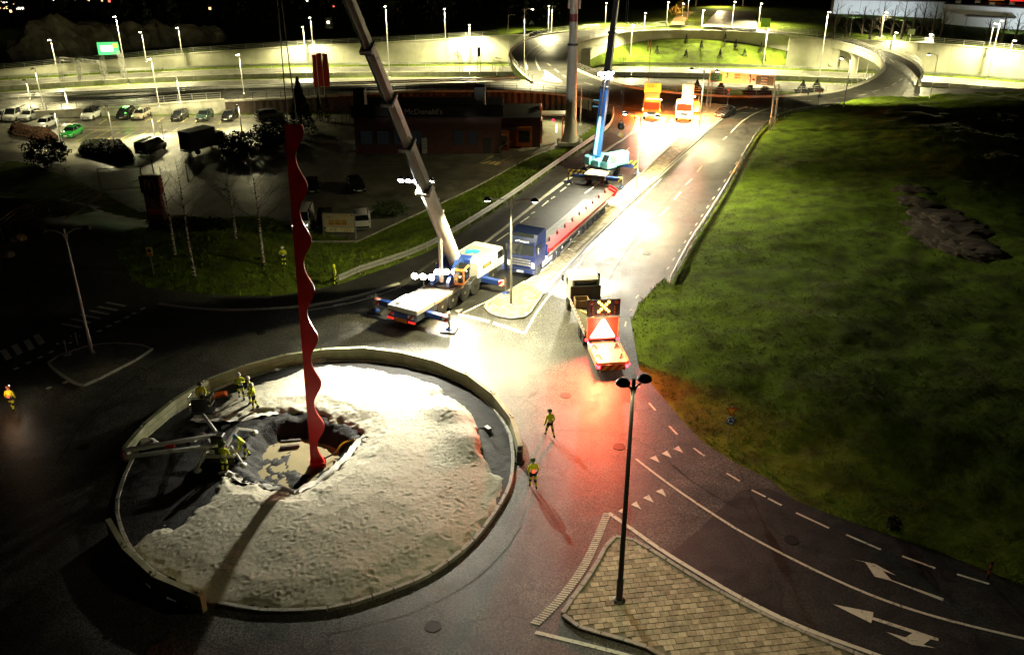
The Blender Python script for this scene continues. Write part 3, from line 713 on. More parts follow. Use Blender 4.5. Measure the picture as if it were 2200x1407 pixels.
# dark asphalt-topped island by the left crossing
P = smooth_poly(GL([(330, 756), (312, 744), (215, 738), (100, 775), (120, 800), (172, 832), (186, 830)]), 1, True)
t = thing('traffic_island', None, None); [t.__delitem__(k) for k in ('label', 'category') if k in t]; t['kind'] = 'structure'; t['label'] = 'small dark island beside the crossing'
MB().prism(P, -.1, .13).obj('bed', ASPH2, t); L = resample(closed(P), 1.0); km = MB().box((0, 0, .05), (.98, .16, .26), bev=.02).mesh('kerb_stone', KERB)
for a, b in zip(L, L[1:]): m_ = (a + b) / 2; inst('kerb_stone', km, t, m_, hd(a, b))
# splitter on the ring's left exit
P = smooth_poly(GL([(1160, 174), (1172, 163), (1168, 150), (1190, 166), (1212, 178), (1196, 181)]), 1, True)
t = thing('traffic_island', None, None); [t.__delitem__(k) for k in ('label', 'category') if k in t]; t['kind'] = 'structure'; t['label'] = 'pale splitter island on the ring road'
MB().prism(P, -.1, .14).obj('bed', CONC, t)
# pale kerb line between the footway and the main road
def kerbline(px, label, w_=.28, h=.12, m=KERB, z=0.):
    P = smooth_poly(GL(px, z), 2); t = thing('kerb', label, None); del t['label']; t['kind'] = 'structure'; t['label'] = label
    L = resample(P, 2.0); mb = MB()
    for i, (a, b) in enumerate(zip(L, L[1:])):
        m_ = (a + b) / 2; MB().box((0, 0, h / 2 - .05), ((b - a).length - .02, w_, h + .1), bev=.02).obj('kerb_stone', m, t).matrix_local = Matrix.Translation(m_) @ Matrix.Rotation(hd(a, b), 4, 'Z')
    return t
kerbline([(1366, 250), (1366, 265), (1360, 283), (1340, 301), (1309, 318), (1198, 400), (1110, 472), (1028, 533)], 'pale kerb line between footway and road')
kerbline([(858, 610), (760, 641), (650, 661), (500, 669), (400, 663), (330, 653)], 'pale curved kerb before the lawn')
kerbline([(769, 519), (900, 459), (1025, 402), (1144, 334), (1206, 317)], 'kerb at the edge of the restaurant car park', .2, .1, z=-3)
kerbline([(560, 520), (690, 520), (769, 519)], 'kerb below the billboard', .2, .1, z=-2.9)
kerbline([(-20, 600), (0, 575), (38, 532), (96, 491), (160, 462), (217, 417)], 'kerb of the entry road', .2, .1, z=-.9)

# ------------------------------------------------------------------ painted markings
def zz(px, s, o): return [(o[0] + x / s, o[1] + y / s) for x, y in px]
mk = MB(); DZ = .03
def line(px, wd, z=0., n=2): ribbon(mk, smooth_poly(GL(px, z), n), wd, DZ)
def quad(px, z=0.):
    P = GL(px, z); o_ = len(mk.v); mk.v += [(p.x, p.y, z + DZ) for p in P]; mk.f.append(tuple(range(o_, o_ + len(P)))); mk.m.append(0)
def polyf(px, z=0.):
    P = GL(px, z); o_ = len(mk.v); mk.v += [(p.x, p.y, z + DZ) for p in P]
    for t in tessellate_polygon([[Vector((p.x, p.y, 0)) for p in P]]): mk.f.append(tuple(o_ + i for i in t)); mk.m.append(0)
line([(1366, 986), (1404, 1016), (1470, 1064), (1535, 1107), (1600, 1148), (1740, 1221), (1882, 1285), (2022, 1330), (2194, 1371), (2500, 1440)], .15)
for a in [(1369, 827, 1374, 834), (1394, 866, 1408, 882), (1438, 916, 1455, 934), (1490, 963, 1513, 980), (1561, 1017, 1589, 1034), (1615, 1053, 1645, 1068), (1650, 1071, 1679, 1086), (1710, 1102, 1781, 1135), (1818, 1149, 1892, 1181), (1938, 1195, 2009, 1221), (2056, 1234, 2125, 1255), (1372, 634, 1366, 641), (1356, 665, 1350, 673), (1345, 691, 1343, 702), (1341, 732, 1343, 743), (1420, 464, 1436, 446), (1448, 430, 1462, 414), (1473, 398, 1487, 385), (1498, 370, 1508, 357), (1528, 336, 1545, 314), (1553, 301, 1562, 294), (1360, 540, 1382, 512), (1245, 700, 1250, 690),
          (1067, 519, 1093, 501), (1118, 479, 1137, 466), (1141, 460, 1149, 456), (1164, 444, 1178, 432), (1184, 428, 1192, 423), (1204, 412, 1216, 403), (1040, 541, 1050, 533), (1220, 398, 1228, 392), (1257, 416, 1289, 392), (1330, 340, 1352, 318), (1330, 338, 1322, 345), (788, 638, 812, 632), (716, 657, 742, 652), (1383, 300, 1390, 294), (1418, 263, 1424, 270), (1440, 258, 1441, 268),
          (1405, 205, 1425, 207), (1470, 212, 1490, 213), (1525, 215, 1557, 217), (1590, 218, 1624, 219), (1655, 219, 1690, 219), (1716, 218, 1745, 217), (1790, 213, 1815, 210), (1845, 206, 1862, 203), (1875, 198, 1890, 194), (1899, 191, 1911, 188), (1916, 184, 1925, 179), (1932, 174, 1938, 170), (1920, 135, 1912, 128), (1905, 124, 1898, 120), (1175, 137, 1183, 142), (1192, 150, 1200, 156), (1208, 162, 1218, 167), (1255, 178, 1275, 184)]:
    line([a[:2], a[2:]], .15 if a[1] < 560 else .13, n=0)
for k in range(16):
    f0 = k / 16; a = (1620 - f0 * 195, 292 + f0 * 300); line([a, (a[0] - 4, a[1] + 6)], .14, n=0)
for tr in [[(1040, 720), (1085, 700), (1117, 755)], [(1130, 685), (1172, 663), (1207, 718)], [(1217, 650), (1258, 628), (1295, 682)], [(1085, 970), (1135, 950), (1167, 1012)], [(987, 1020), (1035, 997), (1073, 1058)], [(900, 1072), (938, 1045), (975, 1107)], [(800, 1120), (845, 1095), (870, 1150)]]:
    quad(zz(tr, 3.517, (1100, 780)))
for tr in [[(1000, 970), (1078, 958), (1005, 1000)], [(1070, 1015), (1163, 998), (1110, 1042)]]: quad(zz(tr, 5.412, (780, 480)))
for c in [(1605, 231.5), (1616, 233), (1626, 235), (1677, 233), (1688, 235), (1698, 237)]: quad([(c[0] - 4, c[1] - 1), (c[0] + 4, c[1] + .4), (c[0] - 4, c[1] + 1)])
line([(1308, 1102), (1355, 1135), (1423, 1184), (1499, 1230), (1581, 1279), (1668, 1323), (1747, 1358), (1879, 1405), (2050, 1470)], .22)
line([(1150, 1358), (1240, 1380), (1335, 1404), (1450, 1436)], .2)
line([(994, 673), (1077, 634), (1128, 604)], .16); quad([(986, 674), (1053, 689), (1051, 694), (984, 679)]); quad([(1061, 692), (1128, 714), (1126, 719), (1058, 697)])
line([(1128, 716), (1157, 663), (1210, 599), (1249, 563), (1313, 485), (1370, 421), (1452, 350), (1540, 262), (1580, 238), (1604, 230)], .18)
line([(1570, 286), (1590, 264), (1619, 245), (1647, 235), (1656, 232)], .16)
line([(1006, 548), (1065, 506), (1142, 445), (1220, 388), (1330, 305), (1370, 280)], .14); line([(660, 668), (760, 652), (862, 618)], .12)
line([(1218, 600), (1300, 505), (1420, 385)], .12)
line([(1132, 150), (1128, 130), (1135, 112), (1160, 96), (1200, 84)], .3); line([(1160, 152), (1150, 132), (1152, 118), (1172, 104), (1210, 92)], .18)
for s_, pl in (((1600, 950), [(700, 773), (795, 795), (860, 890), (960, 915), (1310, 1052), (1315, 1033), (970, 912), (912, 850), (1000, 882), (860, 805)]), ((1600, 950), [(583, 1072), (850, 1125), (847, 1156), (1110, 1240), (1280, 1298), (1280, 1315), (1230, 1303), (1180, 1338), (1258, 1362), (1105, 1340), (935, 1255), (1060, 1290), (1110, 1262), (843, 1174), (835, 1197)])):
    polyf(zz(pl, 3.078, s_))
Z5 = lambda *p: zz(p, 3.127, (0, 350))
for x, y in [(780, 952), (725, 980), (668, 1007), (608, 1035), (545, 1063), (480, 1095)]: quad(Z5((x - 75, y - 9), (x - 58, y - 18), (x + 75, y + 7), (x + 58, y + 18)))
for x, y in [(262, 1188), (195, 1224), (115, 1256), (40, 1290)]: quad(Z5((x - 40, y - 26), (x, y - 40), (x + 42, y + 22), (x + 2, y + 40)))
for x, y in [(960, 980), (900, 1012), (855, 1038), (790, 1068), (730, 1097), (668, 1130), (345, 1270), (270, 1308), (190, 1343), (110, 1382), (330, 1512), (440, 1475)]: quad(Z5((x - 26, y + 4), (x + 8, y - 10), (x + 26, y - 2), (x - 8, y + 12)))
m1 = mk.obj('road_marking', PAINT, road)
# ribbed edge strip beside the foreground island
mk2 = MB(); P = resample(smooth_poly(GL([(1305, 1102), (1286, 1151), (1259, 1211), (1218, 1271), (1177, 1315), (1148, 1341)]), 2), .16)
for a, b in zip(P, P[1:]): m_ = (a + b) / 2; mk2.box((m_.x, m_.y, .027), (.085, .42, .02), hd(a, b) + .35)
rs_ = mk2.obj('rumble_strip', PAINT, road); rs_['kind'] = 'stuff'
# tar seams and manhole covers
TAR = mat('tar_seam', (.012, .012, .012), .9, var=.1, spec=.1)
for px in ([(1120, 1130), (1090, 1180), (1030, 1240), (950, 1290), (850, 1330), (700, 1365)], [(1196, 924), (1260, 926), (1330, 930)], [(1445, 1000), (1500, 1045), (1580, 1090)], [(420, 745), (300, 800), (180, 900), (120, 1000)], [(1330, 930), (1400, 960), (1460, 1010)], [(1290, 640), (1330, 560), (1400, 470), (1500, 360)]):
    mb = MB(); P = resample(smooth_poly(GL(px), 2), .5); P = [p + Vector((random.uniform(-.03, .03), random.uniform(-.03, .03), 0)) for p in P]; ribbon(mb, P, random.uniform(.02, .035), .0235); mb.obj('tar_seam', TAR, road)
CAST = mat('cast_iron', (.035, .033, .03), .5, .6, var=.3, scale=20)
for px in ((1215, 850), (930, 1345), (560, 715), (1330, 960), (1700, 1160), (180, 960), (1390, 545)):
    p = G(*px); mb = MB(); mb.lathe([(.36, .0), (.36, .028), (.3, .03), (.3, .024), (.02, .024)], 20, c=(p.x, p.y, 0)); mb.obj('manhole_cover', CAST, road)
# car park bays
mk = MB()
YL = mat('yellow_bay_paint', (.6, .5, .2), .6, var=.4, thr=(.3, .55)); DZ = .035
for a in [(125, 281, 320, 279), (161, 305, 320, 304), (209, 280, 163, 305), (238, 279, 193, 305), (266, 279, 223, 305), (295, 280, 253, 304), (320, 281, 282, 304), (350, 280, 315, 303), (382, 277, 345, 300), (440, 278, 410, 298), (470, 277, 440, 300), (499, 276, 467, 301), (527, 277, 499, 300), (552, 278, 535, 296), (352, 254, 338, 263), (406, 253, 391, 263), (480, 257, 470, 267), (326, 254, 311, 263), (105, 258, 92, 267), (160, 257, 148, 266), (230, 257, 214, 267), (255, 257, 240, 266), (430, 254, 418, 264), (600, 259, 470, 259), (300, 272, 120, 275), (820, 335, 857, 335), (820, 340, 857, 340), (820, 345, 858, 345), (822, 351, 860, 351), (1046, 340, 1060, 334), (1030, 352, 1060, 336), (690, 389, 740, 388), (1078, 346, 1100, 336)]:
    line([a[:2], a[2:]], .12, -3, 0)
for pl in ([(1034, 352), (1052, 346), (1056, 347), (1040, 353)], [(1048, 352), (1063, 347), (1068, 348), (1054, 354)], [(1060, 354), (1072, 348), (1076, 350), (1066, 356)]): polyf(pl, -3)
o = mk.obj('bay_marking', YL); tag(o, kind='structure')

# ------------------------------------------------------------------ guard rails beside the main road
guard('guard_rail', 'steel guard rail between the footway and the grass slope', smooth_poly(GL([(727, 610), (784, 584), (846, 567), (917, 539), (957, 516), (1077, 442), (1190, 360), (1283, 297), (1306, 280), (1318, 258), (1316, 240)]), 2), side=-1, step=2.6)
guard('guard_rail', 'steel guard rail along the right edge of the main road', smooth_poly(GL([(1442, 614), (1470, 556), (1500, 506), (1560, 414), (1625, 293), (1660, 262), (1700, 247)]), 2), side=1)
guard('guard_rail', 'guard rail curving along the lower edge of the ring road', smooth_poly(GL([(1700, 247), (1759, 237), (1863, 226), (1992, 217), (2087, 211), (2200, 208), (2400, 204)]), 2), side=1, step=3.5)

# ------------------------------------------------------------------ concrete barriers round the island
def barrier(a, b, label):
    d = b - a; L = d.length - .03; h = .95
    t = thing('concrete_barrier', label, 'barrier', ((a.x + b.x) / 2, (a.y + b.y) / 2, 0.01), hd(a, b), 'concrete barriers round the island'); l = L / 2; p = l * .45
    mb = MB()
    prof = [(-l, 0), (-p - .25, 0), (-p - .22, .1), (-p + .55, .1), (-p + .58, 0), (p - .4, 0), (p - .37, .1), (p + .35, .1), (p + .38, 0), (l, 0), (l, h - .03), (l - .03, h), (-l + .03, h), (-l, h - .03)]
    mb.side(prof, -.13, .13); mb.obj('body', BARR, t)
    mb = MB()
    for y in (-.135, .135):
        for z in (.3, .62): mb.box((0, y, z), (L * .97, .012, .03))
    mb.obj('groove_strip', BARR2, t)
    MB().box((l - .3, 0, h + .03), (.16, .05, .07)).obj('lifting_lug', GALV, t)
    return t
BARR = mat('barrier_concrete', (.46, .46, .3), .85, var=.3, scale=1.3, bump=.2, bscale=15, col2=(.28, .3, .16)); BARR2 = mat('barrier_groove', (.25, .25, .16), .9)
T = [(265, 963), (309, 911), (372, 859), (445, 815), (525, 785), (612, 762), (699, 749), (784, 746), (863, 756), (939, 775), (1007, 805), (1061, 846), (1100, 897), (1119, 958)]
names = ['leftmost of the far arc, beside the lift', 'second from the left of the far arc', 'third from the left, behind the basket', 'fourth from the left, right of the basket', 'fifth, behind the group of three workers', 'sixth, just left of the red sculpture', 'seventh, behind the red sculpture', 'eighth, nearest the crane rear', 'ninth, right of the crane rear', 'tenth, bending to the right', 'fifth from the right end', 'third from the right end', 'second from the right end', 'last at the right end, by the person']
for i, (a, b) in enumerate(zip(T, T[1:])): barrier(G(*a, .95), G(*b, .95), 'pale concrete barrier round the island, ' + names[i])
T = [(231, 1113), (267, 1175), (332, 1235), (435, 1278)]
for i, (a, b) in enumerate(zip(T, T[1:])): barrier(G(*a, .95), G(*b, .95), 'concrete barrier on the near left edge, ' + ('upper', 'middle', 'lower')[i] + ' of three')
# ================================================================== vehicles
RIM = mat('wheel_rim', (.5, .47, .38), .45, .5, var=.2, scale=8)
_wh = {}
def wheel(parent, x, y, r, wd, rim=RIM, name='wheel'):
    k = (round(r, 3), round(wd, 3), rim.name)
    if k not in _wh:
        Mx = Matrix.Rotation(PI / 2, 4, 'X')
        a = MB().lathe([(r * .6, -wd / 2), (r * .93, -wd / 2), (r, -wd * .36), (r, wd * .36), (r * .93, wd / 2), (r * .6, wd / 2)], 22, M=Mx).mesh('wheel', BLACK, .6)
        b = MB().lathe([(r * .61, -wd * .42), (r * .52, -wd * .44), (r * .45, -wd * .3), (r * .22, -wd * .34), (r * .18, -wd * .5), (.01, -wd * .5), (.01, wd * .5), (r * .18, wd * .5), (r * .22, wd * .34), (r * .45, wd * .3), (r * .52, wd * .44), (r * .61, wd * .42)], 22, M=Mx).mesh('rim', rim, .6)
        _wh[k] = (a, b)
    a, b = _wh[k]; o = inst(name, a, parent, (x, y, r)); inst('rim', b, o); return o
HEADOFF = mat('headlight_glass', (.55, .56, .55), .1, spec=.8); TAILOFF = mat('tail_light_red', (.25, .01, .012), .2); PLATE = mat('number_plate', (.75, .75, .7), .5)
PLASTIC = mat('black_plastic', (.02, .02, .021), .5)
CART = {'hatch': dict(c=.28, rf=.42, rr=.86, t=.97, zf=.70, zc=.93, zr=.98, H=1.47, L=4.2, W=1.8), 'wagon': dict(c=.27, rf=.40, rr=.90, t=.98, zf=.68, zc=.92, zr=.97, H=1.48, L=4.75, W=1.84),
        'sedan': dict(c=.28, rf=.42, rr=.72, t=.86, zf=.68, zc=.92, zr=.98, H=1.44, L=4.6, W=1.82), 'suv': dict(c=.25, rf=.38, rr=.88, t=.98, zf=.85, zc=1.07, zr=1.1, H=1.68, L=4.55, W=1.9), 'van': dict(c=.17, rf=.30, rr=.985, t=.995, zf=.9, zc=1.15, zr=1.2, H=1.95, L=4.95, W=1.95)}
def car(label, pos, h, typ, paint, roofm=None, lit=0, group='parked cars', name='parked_car', cat='car', scale=1., tail=0):
    k = CART[typ]; L, W, Ht = k['L'], k['W'] / 2, k['H']; t = thing(name, label, cat, pos, h, group)
    if scale != 1: t.scale = (scale,) * 3
    X = lambda f: L * (.5 - f)
    def ring(x, wd, z0, zb, rnd=.05): return [(x, -wd * .9, z0), (x, wd * .9, z0), (x, wd, z0 + .14), (x, wd * 1.0, zb - .16), (x, wd * .955, zb - .02), (x, wd * .86, zb + rnd * .6), (x, -wd * .86, zb + rnd * .6), (x, -wd * .955, zb - .02), (x, -wd * 1.0, zb - .16), (x, -wd, z0 + .14)]
    st_ = [(0, .80, .34, k['zf'] - .14), (.012, .88, .27, k['zf'] - .05), (.05, .95, .22, k['zf']), (.16, .985, .2, k['zf'] + .6 * (k['zc'] - k['zf'])), (k['c'], 1, .2, k['zc']), (.55, 1, .2, (k['zc'] + k['zr']) / 2), (k['t'] - .1, .99, .2, k['zr']), (k['t'], .96, .23, k['zr']), (.985, .93, .27, k['zr'] - (.05 if k['t'] > .9 else .03)), (1, .84, .36, k['zr'] - .16)]
    body = MB().loft([ring(X(f), W * a, b, c) for f, a, b, c in st_]).obj('body', paint, t, .7)
    # glass house
    def gh(x, wb, zb, wt, zt): return [(x, -wb, zb), (x, wb, zb), (x, (wb * .5 + wt * .5) * 1.01, zb * .45 + zt * .55), (x, wt, zt - .03), (x, wt * .86, zt), (x, -wt * .86, zt), (x, -wt, zt - .03), (x, -(wb * .5 + wt * .5) * 1.01, zb * .45 + zt * .55)]
    wb, wt = W * .93, W * .74 if typ != 'van' else W * .84
    zc, zr = k['zc'] - .03, k['zr'] - .03; f0 = k['c'] - .02
    MB().loft([gh(X(f0), wb * .95, zc, wb * .9, zc + .03), gh(X(k['rf']), wb, zc, wt, Ht - .05), gh(X((k['rf'] + k['rr']) / 2), wb, zr, wt, Ht - .015), gh(X(k['rr']), wb * .98, zr, wt * .97, Ht - .06), gh(X(k['t']), wb * .92, zr, wb * .88, zr + .05)]).obj('window', GLASS, t, .7)
    rp = roofm or paint; mb = MB()
    rf, rr_ = X(k['rf'] - .005), X(k['rr'] + .01)
    mb.loft([[(x, -wt * .97, z - .05), (x, -wt * .82, z + .015), (x, wt * .82, z + .015), (x, wt * .97, z - .05), (x, wt * .8, z - .06), (x, -wt * .8, z - .06)] for x, z in ((rf, Ht - .05), ((rf + rr_) / 2, Ht - .005), (rr_, Ht - .055))]).obj('roof', rp, t, .8)
    mb = MB()
    for s in (-1, 1):
        mb.tube([(X(f0), s * wb * .95, zc), (X(k['rf']), s * wt * .98, Ht - .06)], .04, 5); mb.tube([(X(k['t']), s * wb * .93, zr), (X(k['rr']), s * wt * .97, Ht - .07)], .055 if typ != 'van' else .1, 5)
        mb.tube([(X(.56), s * wb * 1.0, zr), (X(.575), s * wt * 1.0, Ht - .05)], .035, 5)
        if typ in ('wagon', 'suv', 'van'): mb.tube([(X(.76), s * wb * .99, zr), (X(.77), s * wt * 1.0, Ht - .05)], .04, 5)
    mb.obj('pillar', rp if roofm is None else PLASTIC, t)
    if typ == 'van':
        for s in (-1, 1): MB().box((X(.76), s * (W * .875), (zr + Ht) / 2 - .05), (L * .42, .05, Ht - zr - .2), bev=.02, rx=s * .1).obj('side_panel', paint, t)
        MB().box((X(.985), 0, (zr + Ht) / 2 - .05), (.06, W * 1.5, Ht - zr - .2), bev=.02).obj('rear_panel', paint, t)
    for s in (-1, 1):
        MB().box((X(.03), s * W * .62, k['zf'] - .09), (.16, W * .42, .13), s * -.28, bev=.03).obj('headlight', HEADL if lit else HEADOFF, t)
        MB().box((X(.985), s * W * .7, k['zr'] - .17), (.1, W * .3, .2), s * .2, bev=.03).obj('tail_light', REDL if tail else TAILOFF, t)
        MB().box((X(k['c'] + .05), s * (W + .08), k['zc'] + .02), (.14, .2, .13), bev=.04).obj('mirror', paint, t)
        for f in (.19, .80): wheel(t, X(f), s * (W - .09), .325 if typ != 'suv' else .36, .21)
    mb = MB().box((X(.004), 0, .48), (.06, W * 1.25, .2), bev=.03); mb.box((X(.006), 0, k['zf'] - .12), (.05, W * .7, .1)); mb.obj('grille', PLASTIC, t)
    MB().box((X(0) + .035, 0, .46), (.02, .5, .11)).obj('number_plate', PLATE, t); MB().box((X(1) - .02, 0, .62), (.03, .5, .11)).obj('number_plate', PLATE, t)
    MB().box((X(1) + .01, 0, .42), (.07, W * 1.6, .22), bev=.04).obj('rear_bumper', PLASTIC, t)
    return t
def paint(n, c, r=.25): return mat(n, c, r, var=.06, coat=.6)
PW, PS, PB = paint('car_white', (.74, .74, .72)), paint('car_silver', (.42, .43, .44)), paint('car_black', (.012, .012, .014))
PG, PD, PBE, PDG = paint('car_green', (.02, .32, .05)), paint('car_dark_grey', (.04, .042, .045)), paint('car_beige', (.36, .31, .24)), paint('car_dark_green', (.03, .06, .05))
bay = hd(G(295, 280, -3), G(253, 304, -3))
def lot(px, py): return G(px, py, -2.965)
car('silver car half out of the left frame edge beside the white van', lot(3, 257), bay, 'hatch', PS)
car('white panel van in the far left row of the car park', lot(35, 256), bay, 'van', PW, name='parked_van', cat='van')
car('silver estate car parked right of the white van', lot(65, 256), bay, 'wagon', PS)
car('white compact suv with a black roof alone in the far row', lot(198, 254), bay, 'suv', PW, PB)
tx = car('black car with a glowing green roof light', lot(273, 253), bay, 'suv', PB)
gl = emitm('green_glow_lamp', (.25, 1, .2), 4); MB().box((-.3, 0, 1.7), (.9, .8, .06), bev=.03).obj('roof_light', gl, tx)
point('green_roof_glow', (0, 0, 2.3), 60, (.2, 1, .15), .2, tx)
car('beige estate car parked close to the black car with green light', lot(305, 253), bay, 'wagon', PBE)
car('black hatchback with pale windscreen below the concrete wall', lot(387, 256), bay, 'hatch', PB)
car('dark green hatchback between two black cars in the far row', lot(441, 256), bay, 'hatch', PDG)
car('black car at the right end of the concrete wall', lot(494, 257), bay, 'hatch', PB)
car('dark suv seen from behind below the ribbed wall', lot(580, 256), bay + 2.2, 'suv', PD)
car('white estate car behind the clipped brown hedge', lot(100, 273), bay, 'wagon', PW)
car('bright green hatchback at the end of the marked bays', lot(156, 292), bay, 'hatch', PG)
car('dark people carrier seen from behind near the black hedge', lot(327, 326), bay + 2.9, 'van', PD, name='parked_van', cat='van')
car('black saloon in the dark bay left of the birch', lot(672, 408), R(-80), 'sedan', PB)
car('black hatchback in the dark bay right of a lamp post', lot(766, 408), R(-70), 'hatch', PB)
car('pale van behind the red sculpture with a lit headlight', GT(652, 485), R(-85), 'van', PW, lit=1, name='parked_van', cat='van')
car('grey pickup-like suv behind the billboard', GT(700, 488), R(-80), 'suv', PD)
car('white suv seen from behind right of the billboard', GT(778, 482), R(100), 'suv', PW)
cr = car('dark saloon waiting beside the paved median tip', G(1557, 249), hd(G(1600, 231), G(1545, 257)), 'sedan', PD, group=None, name='car')
# box lorry in the car park
t = thing('box_lorry', 'grey box lorry parked in the car park, seen from behind', 'lorry', lot(436, 325), R(60))
GREYBOX = mat('grey_lorry_box', (.13, .13, .13), .55, var=.15)
MB().box((-.6, 0, 2.0), (4.6, 2.3, 2.5), bev=.04).obj('cargo_box', GREYBOX, t); MB().box((2.6, 0, 1.35), (1.6, 2.1, 1.9), bev=.2).obj('cab', GREYBOX, t)
MB().box((3.3, 0, 1.75), (.3, 1.9, .7), bev=.1).obj('windscreen', GLASS, t); MB().box((-.4, 0, .62), (5.2, .9, .25)).obj('chassis', BLKMET, t)
MB().box((-2.92, 0, 2.0), (.04, 2.1, 2.3), bev=.01).obj('rear_door', mat('lorry_rear_door', (.07, .05, .05), .5), t)
MB().box((-2.9, 0, .6), (.12, 2.2, .2)).obj('rear_bumper', GALV, t)
for x in (-1.7, 2.4):
    for s in (-1, 1): wheel(t, x, s * .95, .42, .28)
for s in (-1, 1): MB().box((3.2, s * 1.3, 1.9), (.12, .25, .4), bev=.03).obj('mirror', BLKMET, t)

# ------------------------------------------------------------------ the big white and blue mobile crane
def HZ(name, a, b): # slanted hazard stripes
    if name in MATS: return MATS[name]
    m = bpy.data.materials.new(name); m.use_nodes = True; n = m.node_tree.nodes; l = m.node_tree.links
    tc = n.new('ShaderNodeTexCoord'); wv = n.new('ShaderNodeTexWave'); wv.wave_type = 'BANDS'; wv.bands_direction = 'DIAGONAL'; wv.inputs['Scale'].default_value = 1.1; wv.wave_profile = 'SAW'
    r = n.new('ShaderNodeValToRGB'); r.color_ramp.interpolation = 'CONSTANT'; r.color_ramp.elements[0].color = (*a, 1); r.color_ramp.elements[1].position = .5; r.color_ramp.elements[1].color = (*b, 1)
    l.new(tc.outputs['Object'], wv.inputs['Vector']); l.new(wv.outputs['Fac'], r.inputs['Fac']); l.new(r.outputs['Color'], n['Principled BSDF'].inputs['Base Color']); MATS[name] = m; return m
HZR, HZY = HZ('red_white_stripes', (.55, .03, .03), (.75, .75, .72)), HZ('yellow_black_stripes', (.72, .58, .08), (.02, .02, .02))
def outriggers(t, feet, xs, beamm, padm=BLKMET, hz=HZR, zb=.95, pad=.55, zfoot=.0):
    for x, y in feet:
        s = 1 if y > 0 else -1; bx = min(xs, key=lambda a: abs(a - x))
        ob = MB().box((bx, s * (abs(y) + .9) / 2, zb), (.42, abs(y) - .9, .42), bev=.03).obj('outrigger_beam', beamm, t)
        MB().box((bx, s * (abs(y) - .25), zb), (.46, .5, .46), bev=.04).obj('beam_end', hz, ob)
        j = MB().tube([(bx, y, zb + .55), (bx, y, .15)], .085, 10).obj('jack', CHROME, t)
        MB().lathe([(.28, .12), (.3, .16), (.12, .26), (.1, .3)], 12, c=(bx, y, 0)).obj('foot', beamm, j)
        MB().box((bx, y, .06), (pad * 2, pad * 2, .12), .3, bev=.03).obj('mat', padm, j)
CR1 = Vector((-5.2, 63.6, 0.01)); H1C = R(60)
t = thing('mobile_crane', 'white and blue mobile crane with telescopic boom raised over the roundabout', 'crane', CR1, H1C); c1 = t
MB().side([(-5.6, .75), (6.7, .75), (6.7, 1.25), (-5.6, 1.25)], -1.25, 1.25).obj('chassis', mat('crane_frame_dark', (.06, .07, .1), .6), t)
MB().box((-4.5, 0, 1.44), (2.3, 2.65, .42), bev=.06).obj('rear_deck', WHITE, t); MB().box((-1.3, 0, 1.36), (4.0, 2.6, .26), bev=.03).obj('deck', mat('worn_deck_plate', (.42, .39, .32), .6, var=.3, scale=4), t)
for i, z in enumerate((1.66,)): MB().box((-4.3, .45, z), (.9, .5, .06), bev=.02).obj('hatch', GREYP, t); MB().lathe([(.2, 0), (.24, .06), (.1, .08)], 14, c=(-5.0, .75, 1.65)).obj('filler_cap', GREYP, t)
for x in (-2.3, -.85, .85, 2.35, 5.1):
    for s in (-1, 1): wheel(t, x, s * 1.03, .72, .5)
MB().side([(2.7, 1.25), (6.75, 1.25), (6.85, 1.9), (6.55, 2.72), (2.9, 2.72), (2.7, 2.5)], -1.3, 1.3).obj('engine_housing_and_cab', WHITE, t)
MB().box((4.3, 0, 2.735), (2.6, 2.1, .03)).obj('roof_plate', mat('grey_walk_deck', (.28, .29, .29), .7, var=.25, scale=6), t)
for s in (-1, 1):
    MB().box((6.15, s * 1.31, 2.2), (.8, .03, .62), bev=.01).obj('side_window', GLASS, t); MB().box((6.4, s * 1.45, 2.3), (.1, .22, .45), bev=.03).obj('mirror', BLKMET, t)
    MB().box((4.1, s * 1.31, 1.95), (1.3, .02, .28)).obj('name_plate', mat('dark_yellow_plate', (.12, .11, .06), .5), t)
    MB().box((6.75, s * .95, .95), (.12, .42, .3), bev=.03).obj('headlight', HEADOFF, t)
MB().box((6.78, 0, 2.25), (.12, 2.2, .65), bev=.03).obj('windscreen', GLASS, t); MB().box((6.85, 0, .85), (.25, 2.55, .5), bev=.06).obj('front_bumper', CBLUE, t)
text('nameplate_text', 'TADANO', .2, YELP, t, Matrix.Translation((4.1, -1.325, 1.95)) @ Matrix.Rotation(PI / 2, 4, 'X'), .005)
for s in (-1, 1):
    MB().side([(3.2, 1.0), (4.4, 1.0), (4.4, 1.25), (3.2, 1.25)], s * 1.26, s * 1.3).obj('side_skirt', CBLUE, t)
    for x in (-2.3, -.85, .85, 2.35, 5.1): MB().tube([(x + .84 * math.cos(a), s * 1.16, .72 + .8 * math.sin(a)) for a in np.linspace(.35, PI - .35, 9)], .04, 4).obj('mudguard', BLKMET, t)
MB().box((-5.72, 0, 1.0), (.1, 2.5, .5), bev=.02).obj('rear_panel', CBLUE, t)
for s in (-1, 1):
    MB().box((-5.79, s * .9, 1.13), (.06, .55, .3), bev=.01).obj('marker_board', HZR, t); MB().box((-5.8, s * .95, .72), (.08, .6, .16), bev=.02).obj('tail_light', emitm('dim_red_lamp', (1, .04, .02), .9), t)
sgn = MB().box((-5.81, 0, .72), (.04, 1.0, .3), bev=.005).obj('warning_plate', mat('orange_reflective_plate', (.85, .25, .02), .5, var=.1), t)
text('plate_text', 'UTSKJUTANDE', .13, BLKMET, sgn, Matrix.Translation((-5.835, 0, .72)) @ Matrix.Rotation(-PI / 2, 4, 'Z') @ Matrix.Rotation(PI / 2, 4, 'X'), .003)
outriggers(t, [(-4.2, 3.5), (-4.2, -3.2), (3.95, 3.3), (3.95, -3.35)], (-4.3, 3.5), CBLUE)
